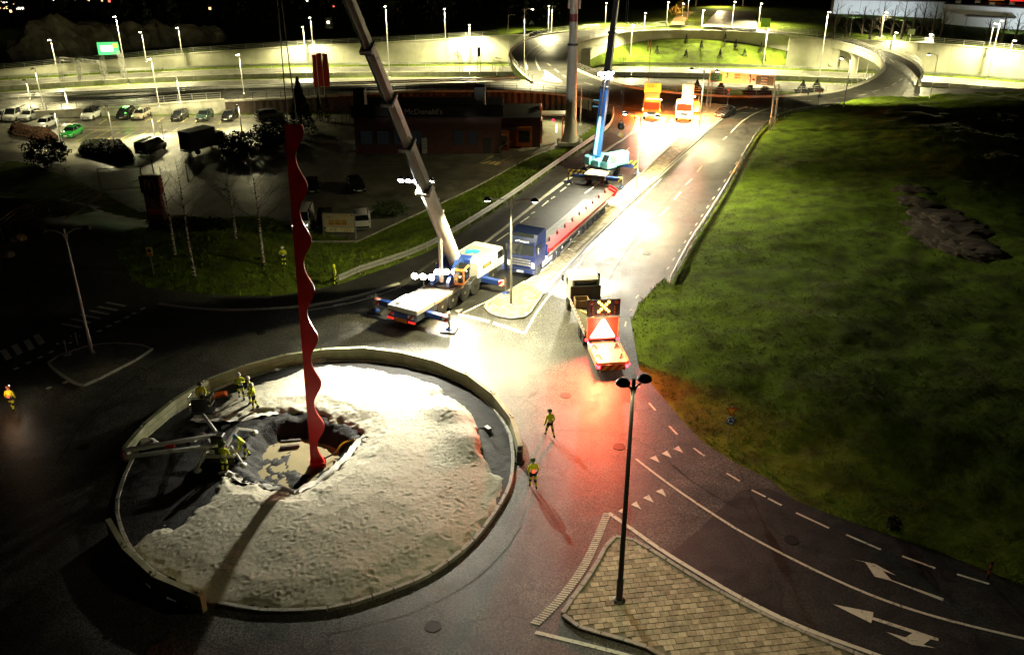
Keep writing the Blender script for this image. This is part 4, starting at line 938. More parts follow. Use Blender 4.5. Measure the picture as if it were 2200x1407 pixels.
# slewing upper part, boom over the rear
BP, BT = Vector((-4.55, 65.0, 2.9)), Vector((-11.2, 42.5, 35.0))
inv = (Matrix.Translation(CR1) @ Matrix.Rotation(H1C, 4, 'Z')).inverted()
bp, btip = inv @ BP, inv @ BT; bdir = (btip - bp).normalized(); hb = math.atan2(bdir.y, bdir.x)
MB().lathe([(.95, 1.45), (1.05, 1.5), (1.05, 1.75), (.8, 1.8)], 20).obj('slew_ring', BLKMET, t)
SU = Matrix.Translation((0, 0, 0)) @ Matrix.Rotation(hb, 4, 'Z')
mb = MB()
for s in (-1, 1): mb.side([(-2.3, 1.8), (1.2, 1.8), (1.2, 2.15), (-.9, 3.2), (-1.9, 3.2), (-2.3, 2.6)], s * .52, s * .78, M=SU)
mb.obj('slew_frame', CBLUE, t)
MB().box((-2.9, 0, 2.3), (.95, 2.5, .95), M=SU, bev=.08).obj('counterweight', CBLUE, t)
for x in (-2.2, -1.75): MB().tube([SU @ Vector((x, -.45, 3.15)), SU @ Vector((x, .45, 3.15))], .26, 14).obj('winch_drum', CBLUE, t)
MB().box((.1, 1.42, 2.5), (1.5, .85, 1.3), M=SU, bev=.1).obj('operator_cab', mat('orange_tinted_shell', (.5, .2, .05), .4), t)
MB().box((.12, 1.86, 2.55), (1.1, .05, .85), M=SU, bev=.02).obj('cab_window', GLASS, t); MB().box((.86, 1.42, 2.55), (.05, .7, .9), M=SU, bev=.02).obj('cab_window', GLASS, t); MB().box((.05, 1.42, 3.18), (1.2, .7, .05), M=SU, bev=.02).obj('cab_roof', GLASS, t)
def frame(a, b):
    z = (b - a).normalized(); y = Vector((0, 0, 1)).cross(z).normalized(); x = y.cross(z); M_ = Matrix((x, y, z)).transposed().to_4x4(); M_.translation = a; return M_
BF = frame(bp, btip); BL = (btip - bp).length
BSTEEL = mat('dark_boom_steel', (.022, .021, .02), .4, .3, var=.25, scale=1.2); BWH = mat('white_boom_paint', (.72, .71, .66), .4, var=.1)
def bsec(z0, z1, w_, h, m, name):
    a, b = w_ / 2, h / 2; pr = [(-b, -a * .8), (-b * .8, -a), (b * .35, -a), (b * .8, -a * .55), (b, 0), (b * .8, a * .55), (b * .35, a), (-b * .8, a), (-b, a * .8)]
    return MB().loft([[(x, y, z) for x, y in pr] for z in (z0, z1)], M=BF).obj(name, m, t, .5)
cuts = [0, .229, .344, .448, .554, .68, .985]; ws = [(.86, 1.12), (.78, 1.0), (.70, .9), (.62, .8), (.55, .7), (.48, .6)]
for i in range(6):
    bsec(cuts[i] * BL - (0 if i == 0 else .4), cuts[i + 1] * BL, *ws[i], BWH if i == 0 else BSTEEL, 'boom_section')
    if i < 5:
        w_, h = ws[i]; z = cuts[i + 1] * BL
        MB().box((.02, 0, z), (h + .14, w_ + .14, .22), M=BF, bev=.03).obj('boom_collar', BLKMET, t); MB().box((.02, 0, z + .14), (h + .1, w_ + .1, .06), M=BF, bev=.01).obj('collar_rim', WHITE, t)
    if i > 0:
        w_, h = ws[i]; mb = MB()
        for q_ in np.linspace(cuts[i] + .02, cuts[i + 1] - .02, 4):
            for s in (-1, 1): mb.lathe([(.05, -.02), (.05, .02)], 8, M=BF @ Matrix.Translation((-.05, s * w_ / 2, q_ * BL)) @ Matrix.Rotation(PI / 2, 4, 'X'))
        mb.obj('boom_pin', BLKMET, t)
MB().box((0, 0, BL + .1), (.7, .5, .9), M=BF, bev=.08).obj('boom_head', CBLUE, t)
MB().tube([SU @ Vector((.75, 0, 2.0)), BF @ Vector((-.75, 0, BL * .15))], .16, 12).obj('lift_cylinder', WHITE, t); MB().tube([BF @ Vector((-.75, 0, BL * .15)), BF @ Vector((-.5, 0, BL * .19))], .1, 10).obj('lift_rod', CHROME, t)
for q_ in (.12, .155, .19): MB().box((-.95, -.1, q_ * BL), (.9, .16, .1), M=BF, bev=.02).obj('boom_bracket', WHITE, t)
# hoses on the deck
mb = MB()
for k in range(7):
    a = [Vector((3.4 + random.uniform(0, 1.2), random.uniform(-.5, .6), 2.78 + random.uniform(0, .12))) for _ in range(4)]; mb.tube(smooth_poly(a, 2), .05, 5)
o = mb.obj('sling', mat('sky_blue_sling', (.02, .35, .75), .6), None, .9); o.matrix_world = Matrix.Translation(CR1) @ Matrix.Rotation(H1C, 4, 'Z'); tag(o, 'bright blue lifting slings heaped on the white crane roof', 'sling')
# floodlights of the crane
def lampbar(par, c, M_, n_=3, face=(0, -1, 0), size=.22, name='floodlight', sp_=.3, em=None):
    for k in range(n_):
        p = Vector(c) + Vector(((k - (n_ - 1) / 2) * sp_, 0, 0)); ob = MB().lathe([(size * .25, -size * .5), (size * .5, -size * .1), (size * .56, size * .3), (size * .52, size * .32)], 16, M=M_ @ Matrix.Translation(p) @ Matrix.Rotation(PI / 2, 4, 'X')).obj(name, BLKMET, par, .6)
        MB().lathe([(size * .54, size * .30), (size * .4, size * .42), (.01, size * .46)], 16, M=M_ @ Matrix.Translation(p) @ Matrix.Rotation(PI / 2, 4, 'X')).obj('lens', em or LED, ob, .8)
def look(p, tgt):
    d = (Vector(tgt) - Vector(p)).normalized(); y = -d; x = Vector((0, 0, 1)).cross(y).normalized(); z = y.cross(x) * -1; z = x.cross(y); M_ = Matrix((x, y, z)).transposed().to_4x4(); M_.translation = Vector(p); return M_
def flood(world_p, tgt, power, size, par=c1, n_=3, col=(1, .94, .74), sz=.26, em=None, rad=.25, blend=.9):
    ip = par.matrix_basis.inverted(); lp = ip @ Vector(world_p); lt = ip @ Vector(tgt); M_ = look(lp, lt); lampbar(par, (0, 0, 0), M_, n_, size=sz, em=em, sp_=sz * 1.3)
    d = (lt - lp).normalized(); return spot('floodlight_beam', lp + d * .35, lt, power, size, blend, col, rad, par)
LBOOM = CR1 + Matrix.Rotation(H1C, 3, 'Z') @ (BF @ Vector((-.6, -.8, BL * .232)))
spot('floodlight_beam', c1.matrix_basis.inverted() @ (LBOOM + Vector((-.1, -.5, -.4))), c1.matrix_basis.inverted() @ G(1480, 880), 70000, 112, .9, (1, .94, .74), .3, c1)
flood(LBOOM, G(800, 850), 80000, 58, n_=5, sz=.42)
flood(Vector((-6.75, 62.6, 2.6)), Vector((-9.6, 45, .2)), 10000, 125, n_=3, sz=.5, rad=.12)
flood(Vector((-4.7, 62.9, 2.9)), G(960, 830), 5000, 120, n_=4, sz=.5)
for w_, zb_ in (((-6.75, 62.6, 2.6), 1.5), ((-4.7, 62.9, 2.9), 1.5)):
    p_ = c1.matrix_basis.inverted() @ Vector(w_); MB().tube([(p_.x, p_.y, zb_), (p_.x, p_.y, p_.z)], .05, 6).obj('lamp_post', BLKMET, c1); MB().box((p_.x, p_.y, p_.z + .02), (.12, 1.5, .08), hb).obj('lamp_bar', BLKMET, c1)
p_ = c1.matrix_basis.inverted() @ LBOOM; MB().tube([p_, BF @ Vector((-.3, -.2, BL * .232))], .07, 6).obj('lamp_bracket', WHITE, c1); MB().tube([p_ + Vector((-.1, -.9, -.35)), p_ + Vector((.1, .9, -.35))], .05, 6).obj('lamp_guard', CHROME, c1)
MB().lathe([(.09, 0), (.09, .12), (.03, .16)], 10, c=(-2.6, -1.2, 1.5)).obj('beacon', AMB, c1); point('beacon_glow', (-2.6, -1.5, 1.75), 120, (1, .35, .05), .05, c1)
MB().lathe([(.09, 0), (.09, .12), (.03, .16)], 10, c=(3.1, 1.1, 2.72)).obj('beacon', AMB, c1)
# hoist rope, hook and the red sculpture that hangs on it
SB = G(683, 1004, -.75) + Vector((0, 0, 0))
STOP = None
for zz_ in np.linspace(15, 22, 141):
    p = Vector((0, 0, zz_)); r_ = ray(628, 268); tt = (zz_ - HC) / r_.z; p = Vector((r_.x * tt, r_.y * tt, zz_))
    if STOP is None or abs(p.y - SB.y) < abs(STOP.y - SB.y): STOP = p
ax = (STOP - SB); SL = ax.length
def sculpt(name, label, SLn, parent_loc, M_, waves=7.1, w0=.40, w1=.86, th=.2):
    t = thing(name, label, 'sculpture'); n = 150; P = []
    for i in range(n + 1):
        z = .35 + (SLn - .35) * i / n; ph = (SLn - z) / SLn * waves * 2 * PI; s_ = .5 + .5 * math.cos(ph - .6)
        P.append((z, w0 + (w1 - w0) * s_ + .02 * math.sin(ph * 2)))
    mb = MB(); o_ = 0
    for z, w_ in P: mb.v += [(-.36, -th / 2, z), (-.36 + w_, -th / 2, z), (-.36 + w_, th / 2, z), (-.36, th / 2, z)]
    for i in range(n):
        for k in range(4): j = (k + 1) % 4; mb.f.append((4 * i + k, 4 * i + j, 4 * i + 4 + j, 4 * i + 4 + k)); mb.m.append(0)
    mb.f += [(3, 2, 1, 0), (4 * n, 4 * n + 1, 4 * n + 2, 4 * n + 3)]; mb.m += [0, 0]
    mb.obj('wavy_column', REDP, t, .5)
    for k in range(1, 5):
        i_ = int(n * k / 5); z, w_ = P[i_]; MB().box((-.36 + w_ / 2, 0, z), (w_ + .012, th + .012, .03)).obj('weld_seam', mat('red_weld', (.4, .015, .018), .5), t)
    MB().box((0.02, 0, .04), (1.05, .95, .08), bev=.01).obj('base_plate', REDP, t); MB().box((0, 0, .25), (.8, .62, .45), bev=.03).obj('foot_block', REDP, t)
    mb = MB()
    for a in (-.42, .46):
        for b in (-.4, .4): mb.tube([(a, b, .05), (a, b, .16)], .035, 6)
    mb.obj('bolt', CHROME, t)
    for s in (-1, 1): MB().side([(.36, .08), (.5, .08), (.36, .7)], s * .2 - .02, s * .2 + .02).obj('gusset', REDP, t)
    t.matrix_world = M_; return t
zx = ax.normalized(); xv = Vector((1, .16, 0)); xv = (xv - zx * xv.dot(zx)).normalized(); yv = zx.cross(xv)
M_ = Matrix((xv, yv, zx)).transposed().to_4x4(); M_.translation = SB
sculpt('sculpture', 'tall red wavy steel column being set upright in the roundabout', SL, SB, M_)
hk = thing('hoist_hook', 'crane hook block and ropes above the red column', 'hook', STOP + Vector((0, 0, 9.5)))
MB().box((0, 0, .5), (.35, .3, .8), bev=.08).obj('hook_block', YELP, hk)
MB().tube([(0, 0, .1), (.02, 0, -.2), (.16, 0, -.35), (.1, 0, -.5), (-.08, 0, -.45)], .05, 6).obj('hook', BLKMET, hk)
for s in (-1, 1):
    MB().tube([(s * .12, 0, .9), (BT - hk.location) + Vector((s * .12, 0, -.3))], .02, 5).obj('rope', BLKMET, hk); MB().tube([(0, 0, -.4), (s * .22, 0, -9.5)], .03, 5).obj('sling', BLKMET, hk)

# ------------------------------------------------------------------ light blue crane further back
CR2 = Vector((10.4, 98.4, .01)); H2 = R(69)
t = thing('mobile_crane', 'light blue crane with black raised boom behind the trailer', 'crane', CR2, H2); c2 = t
DK = mat('crane_dark_blue', (.02, .035, .12), .4)
MB().box((.2, 0, 1.0), (7.6, 2.3, .5), bev=.04).obj('chassis', mat('crane_frame_dark', (.06, .07, .1), .6), t); MB().box((-2.6, 0, 1.33), (2.2, 2.4, .14), bev=.03).obj('deck', mat('worn_deck_plate', (.42, .39, .32)), t)
MB().box((3.2, 0, 1.3), (1.6, 2.2, .3), bev=.04).obj('deck', DK, t)
for x in (-1.9, 2.1):
    for s in (-1, 1): wheel(t, x, s * .98, .72, .5)
for s in (-1, 1): MB().box((-3.68, s * .9, .95), (.06, .4, .2), bev=.02).obj('tail_light', TAILOFF, t)
MB().box((-3.6, 0, .95), (.1, 2.3, .5), bev=.03).obj('rear_panel', BLKMET, t)
outriggers(t, [(-3.0, 3.2), (-3.0, -3.0), (3.1, 3.2), (3.1, -3.2)], (-3.0, 3.1), CBLUE, hz=HZY, pad=.45)
for x, y in ((-3.05, 2.2), (3.1, -2.4)): MB().box((x - .32, y, 1.42), (.05, 1.9, .42), bev=.01).obj('striped_board', HZY, t)
S2 = Matrix.Rotation(R(-28), 4, 'Z')
MB().lathe([(.85, 1.35), (.9, 1.6), (.7, 1.65)], 18).obj('slew_ring', BLKMET, t)
MB().box((.2, 0, 2.0), (3.2, 1.1, .8), M=S2, bev=.08).obj('slew_frame', LBLUE, t)
MB().box((-.2, 1.25, 2.1), (2.6, 1.0, 1.1), M=S2, bev=.12).obj('engine_cover', LBLUE, t); MB().box((1.3, -1.15, 2.35), (2.2, 1.2, 1.5), M=S2, bev=.18).obj('machine_housing', LBLUE, t)
MB().side([(-1.25, 1.65), (.2, 1.65), (.2, 3.15), (-.85, 3.15), (-1.25, 2.4)], -1.75, -.75, M=S2).obj('operator_cab', LBLUE, t)
MB().side([(-1.28, 2.4), (-1.22, 2.45), (-.84, 3.08), (-.9, 3.1)], -1.65, -.85, M=S2).obj('cab_window', GLASS, t); MB().box((-.4, -1.77, 2.6), (.9, .04, .75), M=S2, bev=.02).obj('cab_window', mat('lit_cab_glass', (.1, .3, .16), .1, emit=.15, ecol=(.3, .9, .4)), t)
MB().box((2.6, -.6, 2.4), (.5, 1.3, .7), M=S2, bev=.05).obj('guard_cage', CHROME, t)
for k in range(3): MB().tube([S2 @ Vector((-.6 + k * .35, .9, 2.7)), S2 @ Vector((-.6 + k * .35, 1.7, 2.95))], .12, 8).obj('hose_reel', BLKMET, t)
i2_ = (Matrix.Translation(CR2) @ Matrix.Rotation(H2, 4, 'Z')).inverted()
b0 = i2_ @ Vector((9.6, 98.8, 2.4)); b1 = b0 + i2_.to_3x3() @ (Vector((3.6, 8.2, 30.6)))
F2 = frame(b0, b1); L2 = (b1 - b0).length
def bs2(z0, z1, w_, h, m):
    a, b = w_ / 2, h / 2; pr = [(-b, -a), (b * .5, -a), (b, -a * .5), (b, a * .5), (b * .5, a), (-b, a)]
    MB().loft([[(x, y, z) for x, y in pr] for z in (z0, z1)], M=F2).obj('boom_section', m, t, .5)
bs2(0, 7.6, .8, .95, paint('boom_blue', (.02, .10, .42), .35)); bs2(7.2, 13.5, .68, .8, BLKMET); bs2(13.2, L2, .55, .65, BLKMET)
for z, w_ in ((7.6, 1.0), (13.5, .86)): MB().box((0, 0, z), (w_ + .1, w_, .25), M=F2, bev=.03).obj('boom_collar', BLKMET, t)
MB().tube([F2 @ Vector((-.9, -.0, .2)), F2 @ Vector((-.72, 0, 4.4))], .2, 12).obj('lift_cylinder', LBLUE, t); MB().tube([F2 @ Vector((-.72, 0, 4.4)), F2 @ Vector((-.5, 0, 8.6))], .11, 10).obj('lift_rod', CHROME, t)
for z in (5.5, 6.2): MB().box((-.1, .75, z), (.2, .9, .12), M=F2, bev=.02).obj('boom_bracket', LBLUE, t)
L2W = (c2.matrix_basis @ (F2 @ Vector((-.7, 0, 9.2))))
flood(L2W, G(1480, 470), 42000, 115, par=c2, n_=4, sz=.42, rad=.4)
flood(L2W + Vector((.2, 0, -.5)), G(1180, 440), 2500, 90, par=c2, n_=3, sz=.4)

# ------------------------------------------------------------------ road tractor and long flatbed with a second red piece
HT = hd((8.55, 86.4), (.7, 68.4)); FT = Vector((.72, 68.5, .01))
uT = Vector((math.cos(HT), math.sin(HT), 0))
t = thing('tractor_unit', 'dark blue road tractor facing the roundabout', 'truck', FT - uT * 3, HT); tr = t
MB().side([(.6, .95), (2.95, .95), (3.0, 1.5), (2.93, 2.2), (2.7, 2.95), (2.35, 3.7), (.75, 3.85), (.6, 3.6)], -1.24, 1.24).obj('cab', NAVY, t, .5)
MB().side([(2.985, 2.05), (3.0, 2.1), (2.77, 2.9), (2.74, 2.88)], -1.1, 1.1).obj('windscreen', GLASS, t); MB().side([(2.5, 3.45), (2.53, 3.48), (2.38, 3.72), (2.3, 3.72)], -.9, .9).obj('roof_window', GLASS, t)
MB().box((2.72, 0, 3.02), (.22, 2.3, .14), bev=.04).obj('sun_visor', NAVY, t)
text('cab_lettering', 'el Transport', .24, WHITE, t, Matrix.Translation((2.8, .05, 3.17)) @ Matrix.Rotation(PI / 2, 4, 'Z') @ Matrix.Rotation(R(68), 4, 'X'), .008)
for i, z in enumerate((1.2, 1.42, 1.64)): MB().box((3.02, 0, z), (.06, 1.7, .13), bev=.02).obj('grille_bar', CHROME, t)
MB().box((3.0, 0, .72), (.3, 2.45, .42), bev=.08).obj('bumper', NAVY, t); MB().box((3.16, 0, .66), (.02, .55, .12)).obj('number_plate', PLATE, t)
for s in (-1, 1):
    MB().side([(2.95, 1.0), (3.04, 1.02), (3.04, 1.35), (2.95, 1.6)], s * .95, s * 1.2).obj('headlight', HEADOFF, t)
    MB().box((2.75, s * 1.42, 2.5), (.14, .22, .65), bev=.05).obj('mirror', BLKMET, t)
    MB().side([(1.5, 2.15), (2.55, 2.15), (2.42, 2.85), (1.55, 2.85)], s * 1.24, s * 1.255).obj('side_window', GLASS, t)
    MB().side([(-2.2, .45), (1.0, .45), (1.0, 1.05), (-2.2, 1.05)], s * 1.12, s * 1.2).obj('side_skirt', mat('silver_skirt', (.5, .54, .58), .35, .3), t)
    for x in (2.0, -1.6, -2.7): wheel(t, x, s * 1.05, .5, .34)
MB().box((-1.2, 0, .85), (4.2, 1.0, .3)).obj('chassis', BLKMET, t); MB().box((.35, 0, 2.6), (.12, 2.35, 1.9), bev=.04).obj('rear_fairing', NAVY, t)
MB().lathe([(.55, 0), (.55, .08), (.2, .1)], 14, c=(-2.0, 0, 1.02)).obj('fifth_wheel', BLKMET, t)
ln = text('cab_emblem', 'VOLVO', .12, CHROME, t, Matrix.Translation((3.035, 0, 1.86)) @ Matrix.Rotation(PI / 2, 4, 'Z') @ Matrix.Rotation(PI / 2, 4, 'X'), .005)
LTR = 15.2
t = thing('flatbed_trailer', 'long low flatbed trailer with grey ribbed deck behind the tractor', 'trailer', FT - uT * 3.0, HT); tl = t
DECK = mat('grey_ribbed_deck', (.58, .59, .58), .6, var=.2, scale=2)
x0, x1 = .1, -16.4
for k in range(6): MB().box(((x0 + x1) / 2, -1.05 + k * .42, 1.06), (x0 - x1, .405, .12), bev=.015).obj('deck_plank', DECK, t)
for y in (-.45, .45): MB().box(((x0 + x1) / 2 - .5, y, .84), (x0 - x1 - 1, .16, .3)).obj('main_beam', GREYP, t)
for s in (-1, 1):
    MB().box(((x0 + x1) / 2, s * 1.27, 1.01), (x0 - x1, .06, .18)).obj('side_rail', BLKMET, t)
    for k in range(9): MB().box((x0 - 1.2 - k * 1.85, s * 1.05, .92), (.08, .4, .16)).obj('bracket', GALV, t)
    mb = MB(); mb.tube([(-3.6, s * 1.2, .55), (-8.0, s * 1.2, .55)], .04, 5); mb.tube([(-3.6, s * 1.2, .85), (-8.0, s * 1.2, .85)], .04, 5)
    for x in (-3.6, -5.8, -8): mb.tube([(x, s * 1.2, .5), (x, s * 1.2, .95)], .04, 5)
    mb.obj('side_guard', CHROME, t)
    for x in (-9.3, -10.5, -11.7, -13.2, -14.4, -15.6): wheel(t, x, s * 1.02, .42, .34)
MB().box((x1 - .05, 0, .95), (.12, 2.5, .3), bev=.02).obj('rear_beam', BLKMET, t)
MB().tube([(-.3, -1.35, 1.35), (-.9, -2.6, .3)], .04, 5).obj('strap', WHITE, t); MB().box((.05, 0, 1.6), (.08, 2.5, 1.1), bev=.02).obj('headboard', NAVY, t)
# second red piece lying on the trailer
MT = tl.matrix_basis @ (Matrix.Translation((-19.4, .75, 1.44)) @ Matrix(((0, 0, 1, 0), (-1, 0, 0, 0), (0, -1, 0, 0), (0, 0, 0, 1))) @ Matrix.Rotation(R(-24), 4, 'Z'))
sculpt('sculpture', 'second red wavy steel column lying along the flatbed trailer', 18.6, None, MT, 9.5, .55, .95, .3)

# ------------------------------------------------------------------ rear safety truck with lit arrow board
AT = Vector((6.25, 55.0, .01)); HA = R(96.8)
t = thing('safety_truck', 'white works truck with lit orange cross board and crash cushion', 'truck', AT, HA); at = t
MB().box((7.35, 0, 1.95), (1.9, 2.3, 2.0), bev=.18).obj('cab', WHITE, t); MB().box((7.3, 0, 2.97), (1.3, 2.0, .1), bev=.04).obj('roof_spoiler', WHITE, t)
MB().box((6.37, 0, 2.35), (.04, 1.7, .5), bev=.02).obj('rear_window', GLASS, t); MB().box((8.27, 0, 2.3), (.08, 2.0, .75), bev=.03).obj('windscreen', GLASS, t)
for s in (-1, 1):
    MB().box((7.6, s * 1.15, 2.3), (.9, .03, .6), bev=.02).obj('side_window', GLASS, t); MB().box((8.1, s * 1.4, 2.3), (.12, .2, .5), bev=.04).obj('mirror', BLKMET, t)
    h = MB().box((8.32, s * .85, 1.05), (.05, .4, .22), bev=.02).obj('headlight', HEADL, t)
    spot('headlight_beam', (8.45, s * .85, 1.05), (20, s * 2.2 - 2.2, 0), 17000, 95, .9, (1, .96, .85), .1, t)
    MB().box((3.2, s * 1.16, 1.25), (5.6, .06, .42), bev=.02).obj('drop_side', mat('pale_drop_side', (.5, .49, .46), .5), t); MB().box((3.2, s * 1.2, 1.5), (5.6, .05, .06)).obj('side_strip', HZR, t)
    for x in (7.4, 1.2, 2.4): wheel(t, x, s * 1.0, .48, .32)
    MB().box((.0, s * 1.1, .95), (.12, .2, .2), bev=.03).obj('tail_light', REDL, t)
MB().box((3.4, 0, .85), (6.2, 1.0, .3)).obj('chassis', BLKMET, t); MB().box((3.2, 0, 1.08), (5.6, 2.3, .1), bev=.01).obj('load_floor', mat('worn_load_floor', (.16, .15, .11), .8, var=.4, scale=3), t)
MB().box((6.1, 0, 1.75), (.1, 2.3, 1.3), bev=.02).obj('bulkhead', BLKMET, t)
for k in range(5): MB().box((1.0 + k * .5, -.2, 1.16), (.12, 1.4, .06), bev=.01).obj('batten', GALV, t)
b_ = thing('wooden_crate', 'open brown plywood crate on the works truck bed', 'crate', at.matrix_basis @ Vector((5.3, .45, 1.14)), HA)
PLY = mat('plywood', (.24, .17, .09), .7, var=.25, scale=5)
for s in (-1, 1): MB().box((0, s * .5, .3), (.9, .04, .6)).obj('side_panel', PLY, b_); MB().box((s * .45, 0, .3), (.04, .96, .6)).obj('end_panel', PLY, b_)
MB().box((0, 0, .03), (.86, .96, .04)).obj('floor_panel', PLY, b_)
yb = MB().tube([(2.5, -.2, 1.25), (4.3, .7, 1.25)], .07, 6).obj('pole', YELP, None); yb.matrix_world = at.matrix_basis; tag(yb, 'yellow pole lying on the works truck bed', 'pole')
# board frame, cross and triangle
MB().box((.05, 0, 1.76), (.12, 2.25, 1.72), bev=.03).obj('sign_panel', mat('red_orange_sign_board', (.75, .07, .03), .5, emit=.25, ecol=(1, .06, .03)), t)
for s in (-1, 1): MB().box((-.03, s * 1.1, 1.76), (.1, .08, 1.75), bev=.02).obj('sign_frame', mat('pale_orange_frame', (.85, .45, .2), .5), t)
MB().box((-.03, 0, 2.63), (.1, 2.25, .08), bev=.02).obj('sign_frame', mat('pale_orange_frame', (1, 1, 1)), t)
TRI = mat('glowing_white_triangle', (.9, .88, .8), .6, emit=2.0, ecol=(1, .93, .8))  # reflective triangle, no lamp, given a glow of its own
P = [(-.82, 1.06), (.82, 1.06), (.88, 1.12), (.88, 1.18), (.1, 2.5), (-.1, 2.5), (-.88, 1.18), (-.88, 1.12)]
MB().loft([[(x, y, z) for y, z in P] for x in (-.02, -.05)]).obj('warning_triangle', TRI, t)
MB().box((.03, 0, 3.32), (.1, 2.3, 1.22), bev=.03).obj('lamp_board', BLKMET, t)
LAMP = emitm('amber_led_lit', (1, .42, .05), 22); LOFF = mat('amber_lens_off', (.28, .06, .03), .3)
lm_on = MB().lathe([(.085, 0), (.085, .05), (.05, .07)], 12, M=Matrix.Rotation(-PI / 2, 4, 'Y')).mesh('lamp', LAMP); lm_off = MB().lathe([(.075, 0), (.075, .05), (.05, .06)], 12, M=Matrix.Rotation(-PI / 2, 4, 'Y')).mesh('lamp', LOFF)
for k in range(5):
    d = (k - 2) * .17
    inst('lamp', lm_on, t, (-.03, d, 3.42 + d * 1.0))
    if k != 2: inst('lamp', lm_on, t, (-.03, d, 3.42 - d * 1.0))
for s in (-1, 1):
    for z in (3.0, 3.2, 3.4): inst('lamp', lm_off, t, (-.03, s * .8, z))
    inst('lamp', lm_off, t, (-.03, s * .88, 3.75), sc=(1.8, 1.8, 1.8))
for k in range(7): inst('lamp', lm_off, t, (-.03, (k - 3) * .24, 2.83))
# crash cushion folded down behind
CUSH = mat('cushion_deck', (.80, .62, .42), .55, var=.15)
MB().box((-1.85, 0, .62), (3.0, 2.2, .45), bev=.06).obj('crash_cushion', CUSH, t)
for s in (-1, 1):
    MB().box((-1.85, s * 1.08, .9), (3.0, .08, .12), bev=.02).obj('edge_rail', mat('pale_orange_frame', (1, 1, 1)), t)
    for x in (-1.0, -2.5): MB().tube([(x - .3, s * .6, .86), (x, s * .75, 1.02), (x + .3, s * .85, .86)], .05, 6).obj('lifting_arm', mat('cushion_arm_orange', (.7, .2, .08), .5), t)
    tlm = MB().lathe([(.1, 0), (.1, .06)], 12, M=Matrix.Translation((-3.42, s * .95, .6)) @ Matrix.Rotation(-PI / 2, 4, 'Y')).obj('tail_light', REDL, t)
    MB().lathe([(.05, 0), (.05, .06)], 10, M=Matrix.Translation((-3.42, s * 1.12, .74)) @ Matrix.Rotation(-PI / 2, 4, 'Y')).obj('tail_light', REDL, t)
MB().box((-3.45, 0, .55), (.1, 1.7, .42), bev=.04).obj('striped_bumper', HZ('red_yellow_stripes', (.5, .03, .03), (.7, .5, .05)), t)
MB().box((-.3, 0, .75), (.3, 1.6, .2), bev=.03).obj('hinge', mat('cushion_arm_orange', (1, 1, 1)), t)
spot('red_lamp_glow', (-.4, .3, 3.2), (-8, 1.8, 0), 18000, 115, 1, (1, .10, .035), .4, t); spot('red_tail_glow', (-.35, 1.05, .95), (-8, 2.5, 0), 1500, 150, .8, (1, .02, .05), .1, t)
point('triangle_added_light', (-.75, 0, 1.9), 160, (1, .75, .5), .3, t)  # light added in front of the triangle

